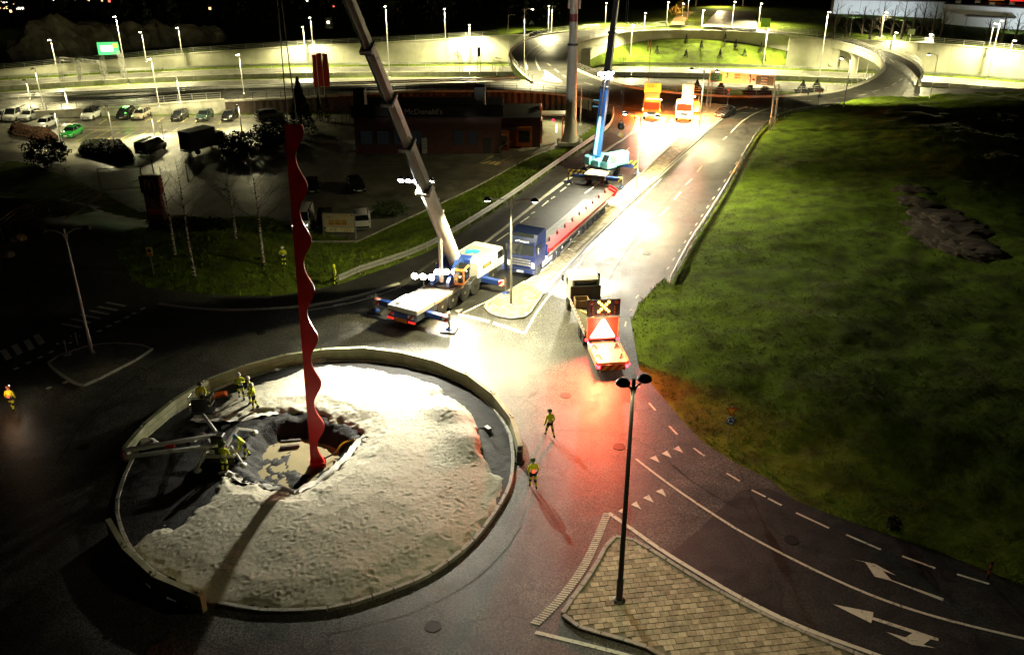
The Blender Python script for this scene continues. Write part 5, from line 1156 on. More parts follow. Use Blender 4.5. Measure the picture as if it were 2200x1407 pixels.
# ------------------------------------------------------------------ two orange works trucks facing the camera
def works_truck(label, c, h, board, white=False):
    t = thing('works_truck', label, 'truck', c, h, 'works trucks with headlights on'); bm = WHITE if white else ORNG
    MB().side([(1.2, .7), (3.1, .7), (3.15, 1.5), (2.9, 2.65), (2.6, 2.85), (1.2, 2.85)], -1.2, 1.2).obj('cab', ORNG if not white else mat('white_orange_cab', (.75, .6, .5), .35), t, .5)
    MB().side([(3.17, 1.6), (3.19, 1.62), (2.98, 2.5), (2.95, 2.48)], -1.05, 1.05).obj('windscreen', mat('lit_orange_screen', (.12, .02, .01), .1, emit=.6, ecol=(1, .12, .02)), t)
    MB().box((3.12, 0, .7), (.2, 2.4, .5), bev=.06).obj('bumper', WHITE, t)
    for k in range(3): MB().box((3.2, 0, .95 + k * .14), (.04, 1.2, .07)).obj('grille_bar', CHROME, t)
    for s in (-1, 1):
        MB().box((3.24, s * .85, .85), (.06, .42, .28), bev=.02).obj('headlight', HEADL, t)
        MB().box((2.95, s * 1.4, 2.1), (.12, .2, .5), bev=.04).obj('mirror', BLKMET, t)
        for x in (2.2, -1.6): wheel(t, x, s * 1.0, .48, .32)
        spot('headlight_beam', (3.4, s * .8, .9), (11, s * 1.2, 0), 6500, 90, .9, (1, .93, .78), .1, t)
    MB().box((2.5, 0, 2.95), (.3, 1.9, .14), bev=.04).obj('light_bar', emitm('hot_amber_bar', (1, .5, .12), 10), t)
    MB().box((-.9, 0, .95), (4.2, 1.0, .3)).obj('chassis', BLKMET, t); MB().box((-.9, 0, 1.3), (4.2, 2.3, .5), bev=.05).obj('load_bed', bm, t)
    if board == 1:
        MB().box((-.6, 0, 2.7), (3.0, 2.2, .12), bev=.03, ry=.25).obj('folded_cushion', mat('amber_lit_board', (.8, .5, .15), .5), t)
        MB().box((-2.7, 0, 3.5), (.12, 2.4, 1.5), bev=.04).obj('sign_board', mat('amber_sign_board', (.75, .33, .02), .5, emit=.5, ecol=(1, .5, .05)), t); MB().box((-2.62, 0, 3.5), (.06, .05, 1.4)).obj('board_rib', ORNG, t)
    else:
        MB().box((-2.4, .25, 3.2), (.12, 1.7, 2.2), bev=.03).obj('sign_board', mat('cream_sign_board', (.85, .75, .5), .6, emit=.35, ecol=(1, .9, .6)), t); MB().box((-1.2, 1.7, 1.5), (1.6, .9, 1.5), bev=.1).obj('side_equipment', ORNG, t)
        MB().tube([(-1.2, 1.9, 2.2), (-1.2, 1.9, 2.9)], .06, 6).obj('beacon_post', GREYP, t)
    MB().lathe([(.12, 0), (.12, .14), (.04, .2)], 10, c=(-.4, 1.3, 2.9 if board == 2 else 2.2)).obj('beacon', emitm('hot_white_beacon', (1, .8, .6), 30), t)
    [MB().box((.3, s * 1.24, .95), (.4, .1, .16), bev=.03).obj('added_side_lamp', emitm('hot_amber_bar', (1, .5, .12), 10), t) for s in (-1, 1)]; point('amber_glow', (.3, -1.7, .95), 9000, (1, .17, .02), .15, t); point('amber_glow', (.3, 1.7, .95), 10000, (1, .22, .03), .2, t); point('amber_glow', (2.5, 0, 3.3), 500, (1, .35, .05), .2, t)  # side lamps and low amber lights added to tint the road
    return t
works_truck('orange works truck with an amber board and glaring headlights', Vector((20.6, 131.8, .01)), R(262), 1)
works_truck('works truck with a tall cream board right of the orange one', Vector((25.3, 130.8, .01)), R(258), 2, True)
# ================================================================== street lamps
LAMPW = (1, .89, .46)
def lamp(label, base, zt, style='led', hdg=-PI / 2, power=0, m=GALV, group='street lamps', arm=1.2, size=150, r0=.09, col=LAMPW, tgt=None, lit=None):
    t = thing('street_lamp', label, 'street lamp', base, 0, group); h = zt - base[2]
    MB().tube([(0, 0, 0), (0, 0, 1.2), (0, 0, 1.25), (0, 0, h)], [r0 * 1.25, r0 * 1.25, r0, r0 * .6], 10).obj('pole', m, t, .6)
    MB().lathe([(r0 * 2.4, 0), (r0 * 2.4, .05), (r0 * 1.5, .12)], 12).obj('base_plate', m, t)
    lit = power > 0 if lit is None else lit
    dirs = [hdg] if style in ('led', 'bow') else [hdg, hdg + PI]
    for d in dirs:
        u = Vector((math.cos(d), math.sin(d), 0))
        if style == 'led':
            MB().tube([(0, 0, h - .1), u * .5 + Vector((0, 0, h))], .045, 6).obj('arm', m, t); p = u * .75 + Vector((0, 0, h))
            hd_ = MB().box(p, (.75, .34, .12), d, bev=.03).obj('lamp_head', LEDY if lit else BLKMET, t)
            MB().box(p + Vector((0, 0, .08)), (.7, .3, .05), d, bev=.02).obj('lamp_cover', GALV, hd_)
        else:
            MB().tube([Vector((0, 0, h - .9)), Vector((0, 0, h - .35)) + u * .12, Vector((0, 0, h - .05)) + u * .55, Vector((0, 0, h)) + u * arm], .045, 6).obj('arm', m, t, .8); p = u * (arm + .25) + Vector((0, 0, h - .08))
            hd_ = MB().lathe([(.05, .22), (.16, .2), (.27, .08), (.3, 0), (.28, -.04)], 14, c=p).obj('lamp_head', DARKPOLE, t, .8)
            MB().lathe([(.24, -.05), (.18, -.12), (.05, -.15)], 12, c=p).obj('lens', LEDY if lit else GLASS, hd_, .8)
        if power: 
            tg = (p + Vector((0, 0, -9)) + u * 1.5) if tgt is None else tgt - Vector(base)
            spot('lamp_light', p + Vector((0, 0, -.3)), tg, power / len(dirs), size, .5, col, .15, t)
    return t
def lampx(label, bx, by, ty, z=-6., **k):
    b = G(bx, by, z); return lamp(label, b, ztop(b, ty), **k)
MW = 46000
for bx, by, ty, pw, lab in [(275, 180, 36, MW, 'tallest lit mast near the green sign'), (659, 141, 58, MW * .7, 'lit mast beside the red banners'), (837, 166, 14, MW, 'tall lit mast right of the crane boom'), (1010, 138, 53, MW * .8, 'lit mast before the pale wall, left of the ring'), (1354, 137, 53, MW * .6, 'mast on the planted mound side'), (1759, 167, 26, MW, 'lit mast before the right bridge'), (2121, 170, 45, MW, 'tall lit mast near the right frame edge'), (1640, 141, 63, 30000, 'mast at the right of the planted mound'), (1992, 155, 75, 60000, 'thin mast near the right edge of the ring')]:
    lampx('motorway ' + lab, bx, by, ty, power=pw, hdg=-PI / 2 if bx != 1992 else PI, r0=.12, tgt=G(1925, 165) if bx == 1992 else None)  # mast at the ring's right edge is unlit; light added to brighten the ring
for bx, by, ty, pw, lab in [(315, 134, 69, 9000, 'motorway lit mast right of the green sign'), (392, 120, 60, 9000, 'motorway lit mast left of centre against the dark wood'), (120, 137, 86, 9000, 'motorway lit mast before the rock face')]:
    lampx(lab, bx, by, ty, z=-3., power=pw, hdg=-PI / 2, r0=.12)
for bx, by, ty, pw, lab in [(672, 96, 38, 14000, 'second mast by the banners, behind the wall'), (957, 83, 19, 18000, 'mast behind the wall in the middle'), (1178, 70, 13, 26000, 'left of a close pair above the ring'), (1324, 57, 13, 30000, 'brightest lamp above the ring'), (1384, 63, 28, 9000, 'short lamp right of the brightest one'), (1300, 65, 7, 14000, 'lamp left of the brightest one'), (1432, 57, 5, 16000, 'lamp left of the climbing road'), (1892, 84, 27, 9000, 'lamp before the white hall'), (2124, 104, 51, 7000, 'lamp beside the tall right mast'), (2169, 118, 87, 8000, 'short lamp at the right frame edge'), (1919, 94, 70, 7000, 'short lamp on the right wall')]:
    lampx(lab + (', street lamp' if 'lamp' not in lab else ''), bx, by, ty, z=.1, power=pw, hdg=-PI / 2)
for bx, by, ty, lab in [(1185, 70, 14, 'unlit right lamp of the close pair above the ring'), (1825, 82, 27, 'thin dark lamp behind the right bridge'), (1959, 125, 58, 'thin unlit lamp in front of the right wall'), (1860, 170, 122, 'bowed unlit lamp beside the bridge pillar')]:
    lampx(lab, bx, by, ty, z=.1 if by < 120 else -6, style='bow' if 'bow' in lab else 'led', hdg=0)
for bx, by, ty, hdg, lab, pw in [(1092, 141, 32, 0, 'bowed lamp at the outer left edge of the ring', 0), (1126, 160, 19, 0, 'tall bowed lamp left of the ring road', 80000), (1811, 239, 124, PI, 'bowed lamp on the grass right of the ring', 16000), (1995, 222, 116, PI, 'dark lamp on the grass near the right side road', 20000)]:
    lampx(lab, bx, by, ty, z=.05 if by > 145 else -6, style='bow', hdg=hdg, power=pw, tgt=G(1900, 190) if bx > 1500 else None, size=120)
for bx, by, ty, z, pw, lab in [(145, 224, 193, -2, 5000, 'short lit lamp on the slip road above the white van'), (65, 213, 171, -2, 4000, 'lamp on the slip road at the far left'), (95, 238, 147, -2.2, 4500, 'tall pale lamp behind the silver estate car'), (342, 229, 126, -.8, 6000, 'tall pale lamp behind the beige estate car'), (524, 201, 117, 0, 7000, 'tall pale lamp left of the red banners'), (388, 221, 165, -.5, 3500, 'thin lamp behind the black hatchback')]:
    lampx(lab, bx, by, ty, z=z, power=pw, lit=pw > 4900)
for bx, by, ty, pw, lab in [(246, 310, 227, 9000, 'dark car park lamp standing in the black hedge'), (137, 333, 243, 7000, 'dark car park lamp by the round shrub'), (333, 294, 243, 13000, 'dark car park lamp in the middle of the bays'), (520, 285, 225, 12000, 'dark car park lamp by the bush mass')]:
    lampx(lab, bx, by, ty, z=-3, power=pw, tgt=G(430, 275, -3) if bx == 520 else G(200, 285, -3) if bx == 137 else None, m=DARKPOLE, col=(1, .88, .48), group='car park lamps', lit=False, size=125)
RD = R(65) + PI / 2
lampx('twin-headed lamp on the paved median tip', 1098, 655, 428, z=.12, style='twin', hdg=RD + R(20), arm=1.5, power=19000)
lampx('twin-headed lamp on the median beside the blue crane', 1367, 408, 246, z=.12, style='twin', hdg=RD, arm=1.5, power=26000)
lampx('twin-headed lamp on the median by the waiting saloon', 1502, 276, 150, z=.12, style='twin', hdg=RD, arm=1.5, power=26000)
lampx('dark twin-headed lamp on the foreground paved island', 1330, 1290, 815, z=.12, style='twin', hdg=R(20), m=DARKPOLE, arm=.22, r0=.12, power=1700, size=165, lit=False)  # lamp heads unlit; light below them added to brighten the red column
lampx('pale twin-headed lamp on the dark left island', 198, 758, 492, z=.12, style='twin', hdg=R(12), arm=1.1)

# ================================================================== telecom mast
MP = G(1225, 303, -2.2)
t = thing('telecom_mast', 'thick pale telecom mast beside the restaurant drive lane', 'mast', MP)
PALE = mat('pale_mast_paint', (.5, .48, .42), .55, var=.12)
MB().lathe([(1.35, .0), (1.3, .15), (1.0, 1.0), (.86, 2.0), (.8, 3)], 24).obj('flared_base', PALE, t, .6); MB().lathe([(.8, 3), (.66, 13.2)], 24).obj('lower_tube', PALE, t, .6)
MB().lathe([(.74, 13.1), (.74, 13.35)], 24).obj('joint_collar', BLKMET, t); MB().lathe([(.55, 13.3), (.5, 24)], 24).obj('upper_tube', PALE, t, .6)
MB().lathe([(.54, 16.2), (.54, 17.2)], 24).obj('red_band', mat('dark_red_band', (.2, .02, .03), .5), t)
for k in range(3):
    a = R(20 + 120 * k); MB().box((math.cos(a) * .8, math.sin(a) * .8, 19.0), (.25, .35, 2.4), a, bev=.05).obj('antenna_panel', PALE, t)
MB().box((0, 0, -.2), (3.6, 3.0, .5), bev=.05).obj('footing', CONC, t)
mb = MB()
for k in range(20): a = 2 * PI * k / 20; mb.tube([(1.18 * math.cos(a), 1.18 * math.sin(a), .04), (1.18 * math.cos(a), 1.18 * math.sin(a), .3)], .03, 5)
o = mb.obj('bolt_ring', GALV, t); o['kind'] = 'stuff'

# ================================================================== the restaurant
BR = mat('dark_red_cladding', (.085, .03, .026), .7, var=.25, scale=1.5); CH = mat('charcoal_panel', (.018, .018, .019), .6); OR2 = mat('orange_wall_panel', (.62, .16, .03), .5, var=.12); WOOD = mat('brown_timber', (.16, .09, .035), .7, var=.3, scale=4)
t = thing('restaurant', 'dark red fast food restaurant with lettering on its charcoal fascia', 'restaurant', (-11.6, 128.2, -3.0)); rs = t
MB().box((0, 0, 2.5), (20.2, 13.4, 5.0)).obj('wall', BR, t); MB().box((0, 0, 5.06), (20.6, 13.8, .14), bev=.02).obj('roof', CH, t)
MB().box((0, -6.2, 5.75), (20.2, .5, 1.7), bev=.03).obj('fascia', CH, t)
for k in range(7): MB().box((-9.0 + k * 3.0, -6.47, 5.75), (2.9, .05, 1.55), bev=.01).obj('fascia_panel', CH, t)
GL_ = mat('lettering_grey', (.85, .83, .8), .6)
text('lettering', "McDonald's", 1.05, GL_, t, Matrix.Translation((-.5, -6.6, 5.72)) @ Matrix.Rotation(PI / 2, 4, 'X'), .04, sx=1.05)
MB().box((-4.6, -6.52, 5.75), (.9, .06, .9), bev=.02).obj('logo_box', mat('grey_white_box', (.4, .38, .36), .6), t)
for x, hh in ((-9.2, 3.6), (7.2, 4.0)): MB().box((x, -5.4, 5 + hh / 2), (1.5, 2.2, hh), bev=.04).obj('pylon_wall', CH, t)
WINM = mat('dim_lit_window', (.015, .017, .017), .3, emit=.004, ecol=(.7, .9, 1))
for x, w_ in ((-8.5, 1.6), (-6.2, 1.6), (-3.9, 1.6), (-1.6, 1.4), (4.2, 1.2), (6.2, 1.2)):
    f = MB().box((x, -6.74, 2.2), (w_ + .16, .08, 2.0)).obj('window', CH, t); MB().box((x, -6.79, 2.2), (w_, .03, 1.85)).obj('pane', WINM, f)
    for k in range(4): MB().box((x, -6.83, 1.5 + k * .42), (w_, .04, .05)).obj('slat', CH, f)
MB().box((8.2, -6.75, 1.1), (1.1, .08, 2.2), bev=.01).obj('door', CH, t)
MB().box((12.5, 1.2, 2.1), (6.2, 9.2, 4.2)).obj('wing', BR, t); MB().box((12.5, 1.2, 4.26), (6.5, 9.5, .14)).obj('wing_roof', CH, t)
for a in ((10.4, -4.2, 1.3, 1.6, 1.8, 2.6), (13.3, -3.6, 1.6, 2.2, .3, 2.8), (15.75, -1.0, 2.0, .3, 3.4, 3.2), (15.8, 3.2, 2.4, .35, 2.6, 4.6)): MB().box(a[:3], a[3:], bev=.04).obj('orange_panel', OR2, t)
for a in ((10.4, -5.12, 1.3, 1.0, .06, 1.6), (13.3, -3.78, 1.7, 1.5, .06, 1.6), (15.93, -1.0, 2.1, .06, 2.2, 1.6)): MB().box(a[:3], a[3:]).obj('service_window', GLASS, t)
MB().box((17.6, 2.6, 3.6), (4.0, 2.6, .25), bev=.06).obj('canopy', mat('pale_canopy', (.55, .53, .42), .6), t); MB().tube([(19.0, 1.6, 0), (19.0, 1.6, 3.5)], .09, 8).obj('canopy_post', OR2, t)
MB().box((11.0, -5.4, 3.1), (2.8, 1.2, .1), bev=.02).obj('awning', CH, t); MB().box((9.4, -6.0, 3.25), (.5, .3, .2), bev=.03).obj('wall_lamp', LED, t)
spot('wall_lamp_light', (9.4, -6.4, 3.2), (9.0, -9, 0), 500, 120, .6, (1, .97, .9), .1, t)
MB().lathe([(.2, 0), (.2, .05)], 12, M=Matrix.Translation((17.6, 1.2, 2.9)) @ Matrix.Rotation(PI / 2, 4, 'X')).obj('heart_sign', emitm('red_heart_lamp', (1, .02, .08), 3), t); MB().box((18.1, 1.2, 1.7), (.16, .1, 1.2)).obj('light_strip', emitm('white_strip', (1, .95, .85), 3), t)
lane = sheet('drive_lane', smooth_poly(GL([(1110, 326), (1128, 312), (1160, 300), (1172, 285), (1160, 272), (1142, 262), (1160, 258), (1195, 262), (1222, 274), (1222, 292), (1200, 306), (1160, 316), (1130, 326)], -2.96), 1, True), (), -2.95, mat('pale_drive_lane', (.3, .29, .21), .7, var=.25, scale=.8)); tag(lane, kind='structure')
lb = G(1190, 292, -2.95); lamp('drive lane lamp hidden behind the telecom mast', G(1247, 268, -3), 3.2, style='bow', hdg=PI, power=4200, tgt=G(1180, 285, -3), group=None)
# bin store, fence, small posts by the restaurant
t = thing('bin_store', 'low brown timber bin store in front of the restaurant', 'shed', G(992, 322, -2.98))
for k in range(12): MB().box((-2.2 + k * .4, -.8, .75), (.38, .05, 1.5), bev=.01).obj('plank', WOOD, t)
for s in (-1, 1): MB().box((s * 2.4, 0, .75), (.06, 1.7, 1.5)).obj('side_panel', WOOD, t)
MB().box((0, .8, .75), (4.8, .06, 1.5)).obj('back_panel', WOOD, t); MB().box((-.6, .2, 1.3), (2.4, 1.0, .9), bev=.1).obj('container', mat('grey_container', (.06, .065, .06), .6), t)
for px, lab in (((904, 312), 'pale'), ((975, 312), 'white'), ((728, 322), 'thin pale')):
    t = thing('garden_lamp', lab + ' mushroom lamp in front of the restaurant', 'garden lamp', G(*px, -2.98)); MB().tube([(0, 0, 0), (0, 0, 1.6)], .05, 6).obj('post', GREYP, t); MB().lathe([(.3, 1.55), (.25, 1.7), (.05, 1.8)], 12).obj('shade', mat('pale_shade', (.5, .48, .45), .6), t)
t = thing('order_cabinet', 'slim pale cabinet in front of the restaurant wall', 'cabinet', G(912, 330, -2.98), .2); MB().box((0, 0, 1.1), (.75, .45, 2.2), bev=.05).obj('case', mat('pale_cabinet', (.3, .3, .3), .5), t)
for z in (.8, 1.3, 1.75): MB().box((0, -.24, z), (.55, .03, .3)).obj('panel', GREYP, t)
railing('railing', 'pale handrail of the drive lane', [G(*p, -2.95) for p in [(1074, 332), (1100, 318), (1128, 303), (1154, 288)]], h=1.0, rails=(1.0,), step=3)
for k_, px in enumerate(((708, 272), (722, 276), (735, 272), (746, 270), (752, 268))):
    t = thing('terrace_post', ('first', 'second', 'third', 'fourth', 'fifth')[k_] + ' thin dark post from the left on the terrace left of the restaurant', 'post', G(*px, -2.98), 0, 'terrace posts'); MB().tube([(0, 0, 0), (0, 0, 1.5)], .05, 5).obj('shaft', DARKPOLE, t); MB().lathe([(.07, 1.5), (.07, 1.56)], 8).obj('cap', DARKPOLE, t)
# banners
for i, (bx, by, ty) in enumerate([(680, 243, 116), (690, 245, 113), (702, 247, 114)]):
    b = G(bx, by, -3); zt = ztop(b, ty); t = thing('banner_flag', ('leftmost', 'middle', 'rightmost')[i] + ' of three red banners on tall poles beside the conifer', 'flag', b, 0, 'red banners'); h = zt + 3
    MB().tube([(0, 0, 0), (0, 0, h)], [.07, .04], 8).obj('pole', GALV, t); MB().tube([(0, 0, h - .1), (1.0, 0, h - .1)], .025, 5).obj('crossbar', GALV, t)
    mb = MB(); n_ = 12
    for k in range(n_ + 1):
        for j in range(5): mb.v.append((.08 + .23 * j, .12 * math.sin(j * 1.1 + k * .5), h - .15 - k * 5.2 / n_))
    for k in range(n_):
        for j in range(4): a = k * 5 + j; mb.f.append((a, a + 1, a + 6, a + 5)); mb.m.append(0)
    mb.obj('cloth', mat('red_banner_cloth', (.45, .035, .03), .8, var=.2, trans=0), t, 1.0)
# red pylon sign with golden arches
GOLD = mat('golden_arches', (.72, .42, .03), .4)
def arches(par, M_, w_, h, r_, m=GOLD):
    mb = MB()
    for s in (-1, 1): mb.tube([(s * w_ * .25 + w_ * .25 * math.cos(a) * 1.0, 0, h * math.sin(a)) for a in np.linspace(0, PI, 15)], r_, 6)
    o = mb.obj('arches', m, par); o.matrix_local = M_; return o
p = GT(342, 492); t = thing('pylon_sign', 'dark red pylon sign with golden arches by the car park entry', 'sign', p, R(-8)); DR = mat('dark_red_pylon', (.10, .012, .012), .5)
MB().box((0, 0, 1.9), (1.7, .6, 3.8), bev=.03).obj('body', DR, t); MB().box((0, 0, 4.6), (2.1, .7, 1.7), bev=.05).obj('head_box', DR, t); arches(t, Matrix.Translation((0, -.38, 4.1)), 1.1, 1.0, .07); MB().box((0, -.32, 1.9), (1.4, .05, .5), bev=.01).obj('band', mat('pale_red_band', (.3, .06, .06), .5), t)
# billboard
a, b = GT(697, 511), GT(765, 512); c = (a + b) / 2
t = thing('billboard', 'cream billboard showing burgers above a panel of opening hours', 'billboard', (c.x, c.y, min(a.z, b.z)), hd(a, b)); L = (b - a).length
CRM = mat('cream_board', (.62, .54, .36), .6, var=.08); INK = mat('brown_ink', (.08, .03, .015), .7)
for s in (-1, 1): MB().box((s * L / 2, 0, 1.25), (.1, .12, 2.6)).obj('post', GALV, t)
MB().box((0, 0, 1.95), (L, .14, 1.55), bev=.02).obj('frame', GALV, t); bd = MB().box((0, -.08, 1.95), (L - .16, .03, 1.4)).obj('poster', CRM, t); pan = MB().box((.05, -.05, .92), (L - .35, .06, .5), bev=.01).obj('hours_panel', mat('pale_yellow_panel', (.8, .74, .5), .6), t)
RX = Matrix.Rotation(PI / 2, 4, 'X')
text('poster_text', 'TASTY', .26, INK, bd, Matrix.Translation((-L * .28, -.1, 2.28)) @ RX, .004); text('hours_text', '07-24', .3, INK, pan, Matrix.Translation((-L * .2, -.085, .92)) @ RX, .004); arches(pan, Matrix.Translation((L * .25, -.09, .7)), .62, .42, .035)
BUN, LET, PAT, CHS = mat('bun_print', (.62, .3, .07), .7), mat('lettuce_print', (.2, .3, .05), .7), mat('patty_print', (.12, .045, .02), .7), mat('cheese_print', (.8, .5, .06), .7)
for k, x in enumerate((-.75, -.1, .55)):
    w_ = .3
    for zz_, m_, hh in ((1.52, BUN, .12), (1.6, PAT, .09), (1.66, CHS, .06), (1.71, LET, .08), (1.83, BUN, .2)): MB().lathe([(w_ * 1.0, -.002), (w_ * .98, .0), (.001, .002)], 20, M=Matrix.Translation((x, -.1, zz_)) @ Matrix.Rotation(PI / 2, 4, 'X') @ Matrix.Diagonal((1, hh / .3, 1, 1))).obj('burger_print', m_, bd)
for k in range(6): MB().box((.62 + k * .06, -.1, 2.33 + .06 * (k % 3)), (.035, .004, .3), ry=.3 * (k - 3) / 3).obj('fries_print', CHS, bd)
MB().lathe([(.09, 0), (.09, .004)], 12, M=Matrix.Translation((L * .43, -.1, 2.5)) @ RX).obj('round_mark', INK, bd)

# ================================================================== signs
def tri_sign(label, base, h, hdg, blue=True, s=.33):
    t = thing('road_sign', label, 'road sign', base, hdg); MB().tube([(0, 0, 0), (0, 0, h)], .035, 6).obj('post', GALV, t)
    zt = h - .1; pts = [(-s, zt), (s, zt), (0, zt - s * 1.7)]
    MB().side(pts, -.05, -.03).obj('triangle_plate', mat('sign_red', (.6, .04, .02), .5), t); k = .62; MB().side([(-s * k, zt - s * .22), (s * k, zt - s * .22), (0, zt - s * .22 - s * 1.7 * k)], -.06, -.051).obj('triangle_face', mat('sign_yellow', (.75, .5, .05), .5), t)
    if blue:
        MB().lathe([(.26, -.02), (.26, .02)], 18, M=Matrix.Translation((0, -.05, zt - s * 1.7 - .3)) @ RX).obj('round_plate', mat('sign_blue', (.02, .1, .35), .5), t)
        for q_ in range(3): a = 2 * PI * q_ / 3; MB().tube([(.15 * math.cos(a + g), -.08, zt - s * 1.7 - .3 + .15 * math.sin(a + g)) for g in np.linspace(0, 1.5, 6)], [.03, .03, .03, .03, .05, .01], 5).obj('arrow', WHITE, t)
    return t
p = GT(1563, 952); tri_sign('yield and roundabout signs on a thin post in the near grass', p, ztop(p, 872) - p.z, R(0))
p = G(1562, 232, .02); tri_sign('yield and roundabout signs at the far end of the median', p, ztop(p, 190), R(5)); p = G(1755, 240, .02); tri_sign('yield and roundabout signs by the right side of the ring', p, ztop(p, 193), R(5))
p = GT(331, 590); t = thing('road_sign', 'yellow square sign with a round mark on the dark lawn', 'road sign', p, R(-5)); MB().tube([(0, 0, 0), (0, 0, 1.8)], .03, 6).obj('post', GALV, t); MB().box((0, -.04, 2.05), (.55, .03, .8), bev=.005).obj('plate', mat('sign_yellow', (1, 1, 1)), t); MB().lathe([(.17, 0), (.17, .01)], 16, M=Matrix.Translation((0, -.065, 2.15)) @ RX).obj('round_mark', mat('sign_dark_blue', (.02, .02, .05), .5), t); MB().box((0, -.062, 1.78), (.4, .01, .1)).obj('text_strip', mat('sign_red', (1, 1, 1)), t)
p = G(1643, 66, .9); t = thing('road_sign', 'lime green blank sign board beside the climbing road', 'road sign', p, R(-8)); hh = ztop(p, 40) - p.z; MB().tube([(0, 0, 0), (0, 0, hh - .5)], .09, 6).obj('post', GALV, t); MB().box((0, -.08, hh - 1.0), (2.3, .08, 2.1), bev=.05).obj('board', mat('lime_board', (.22, .42, .02), .6), t)
p = G(1953, 95, .1); t = thing('road_sign', 'dim pale green board behind the right wall', 'road sign', p, 0); MB().tube([(0, 0, 0), (0, 0, 2)], .07, 6).obj('post', GALV, t); MB().box((0, -.06, 2.6), (1.6, .06, 1.2)).obj('board', mat('dim_green_board', (.16, .2, .08), .6), t)
def lattice(par, a, b, w_=.5, m=GALV, name='lattice_post'):
    a, b = Vector(a), Vector(b); F = frame(a, b) if abs((b - a).normalized().z) < .99 else Matrix.Translation(a); L_ = (b - a).length; n_ = max(3, int(L_ / (w_ * 1.3))); mb = MB(); c4 = [(-w_ / 2, -w_ / 2), (w_ / 2, -w_ / 2), (w_ / 2, w_ / 2), (-w_ / 2, w_ / 2)]
    for x, y in c4: mb.tube([F @ Vector((x, y, 0)), F @ Vector((x, y, L_))], .05, 4)
    for k in range(n_):
        for j in range(4):
            p0, p1 = c4[j], c4[(j + 1) % 4]
            if k % 2: p0, p1 = p1, p0
            mb.tube([F @ Vector((*p0, L_ * k / n_)), F @ Vector((*p1, L_ * (k + 1) / n_))], .028, 4)
    return mb.obj(name, m, par)
# wide direction sign on lattice posts
A, B = G(1521, 232, .05), G(1657, 284, .05); t = thing('direction_sign', 'wide white direction sign with green panels on lattice posts', 'road sign', (0, 0, 0))
za0, za1, zb0, zb1 = ztop(A, 175), ztop(A, 152), ztop(B, 187), ztop(B, 163)
lattice(t, A, (A.x, A.y, za0 + .3), .55); lattice(t, B, (B.x, B.y, zb0 + .3), .55)
hs = hd(A, B); DSM = Matrix.Translation(((A.x + B.x) / 2, (A.y + B.y) / 2, 0)) @ Matrix.Rotation(hs, 4, 'Z'); Ls = (B - A).length
def sz(u, top): return (za1 if top else za0) + ((zb1 - za1) if top else (zb0 - za0)) * u
bo = MB().loft([[(-Ls / 2 + .2, y, sz(0, 0)), (Ls / 2 - .1, y, sz(1, 0)), (Ls / 2 - .1, y, sz(1, 1)), (-Ls / 2 + .2, y, sz(0, 1))] for y in (-.4, -.3)], M=DSM).obj('board', mat('white_sign_sheet', (.72, .72, .64), .5), t)
SGR = mat('sign_green', (.03, .26, .14), .5); SDG = mat('sign_dark_green', (.01, .07, .06), .5)
def plate(u0, u1, v0, v1, m, name='panel', y=-.42):
    q_ = lambda u, v, yy: (-Ls / 2 + .2 + u * (Ls - .3), yy, sz(u, 0) + v * (sz(u, 1) - sz(u, 0)))
    return MB().loft([[q_(u0, v0, yy), q_(u1, v0, yy), q_(u1, v1, yy), q_(u0, v1, yy)] for yy in (y, y + .02)], M=DSM).obj(name, m, bo)
plate(.02, .22, .1, .8, SGR); plate(.74, .985, .06, .88, SDG)
def stext(s_, u, v, size, m, slope=True):
    z = sz(u, 0) + v * (sz(u, 1) - sz(u, 0)); al = math.atan2(zb0 - za0, Ls); text('sign_text', s_, size, m, bo, DSM @ Matrix.Translation((-Ls / 2 + .2 + u * (Ls - .3), -.47, z)) @ Matrix.Rotation(-al, 4, 'Y') @ Matrix.Rotation(PI / 2, 4, 'X'), .01)
hgt = za1 - za0
stext('KUNGENS', .46, .8, hgt * .2, INK); stext('KURVA N', .46, .56, hgt * .2, INK)
for i, s_ in enumerate(('ÅBY ARENA', 'MÖLNDAL', 'KÅLLERED')): stext(s_, .12, .68 - i * .22, hgt * .16, WHITE)
for i, s_ in enumerate(('ÅKERSBERG', 'HÄRRINGE', 'GÖTEBORG')): stext(s_, .862, .72 - i * .25, hgt * .19, WHITE)
def sarrow(u, v, pts):
    mb = MB(); z = sz(u, 0) + v * (sz(u, 1) - sz(u, 0)); P = [DSM @ Vector((-Ls / 2 + .2 + u * (Ls - .3) + a * hgt, -.46, z + b * hgt)) for a, b in pts]; mb.tube(P, .05, 5); mb.tube([P[-1], P[-1] + (P[-1] - P[-2]).normalized() * .28], [.17, .01], 6); return mb.obj('arrow', INK, bo)
sarrow(.30, .35, [(-.2, .2), (-.05, .12), (.1, .25), (.05, .45)]); sarrow(.66, .1, [(0, 0), (0, .35), (.12, .5), (-.05, .68)]); sarrow(.69, .5, [(0, 0), (.1, .1), (.2, .05)])
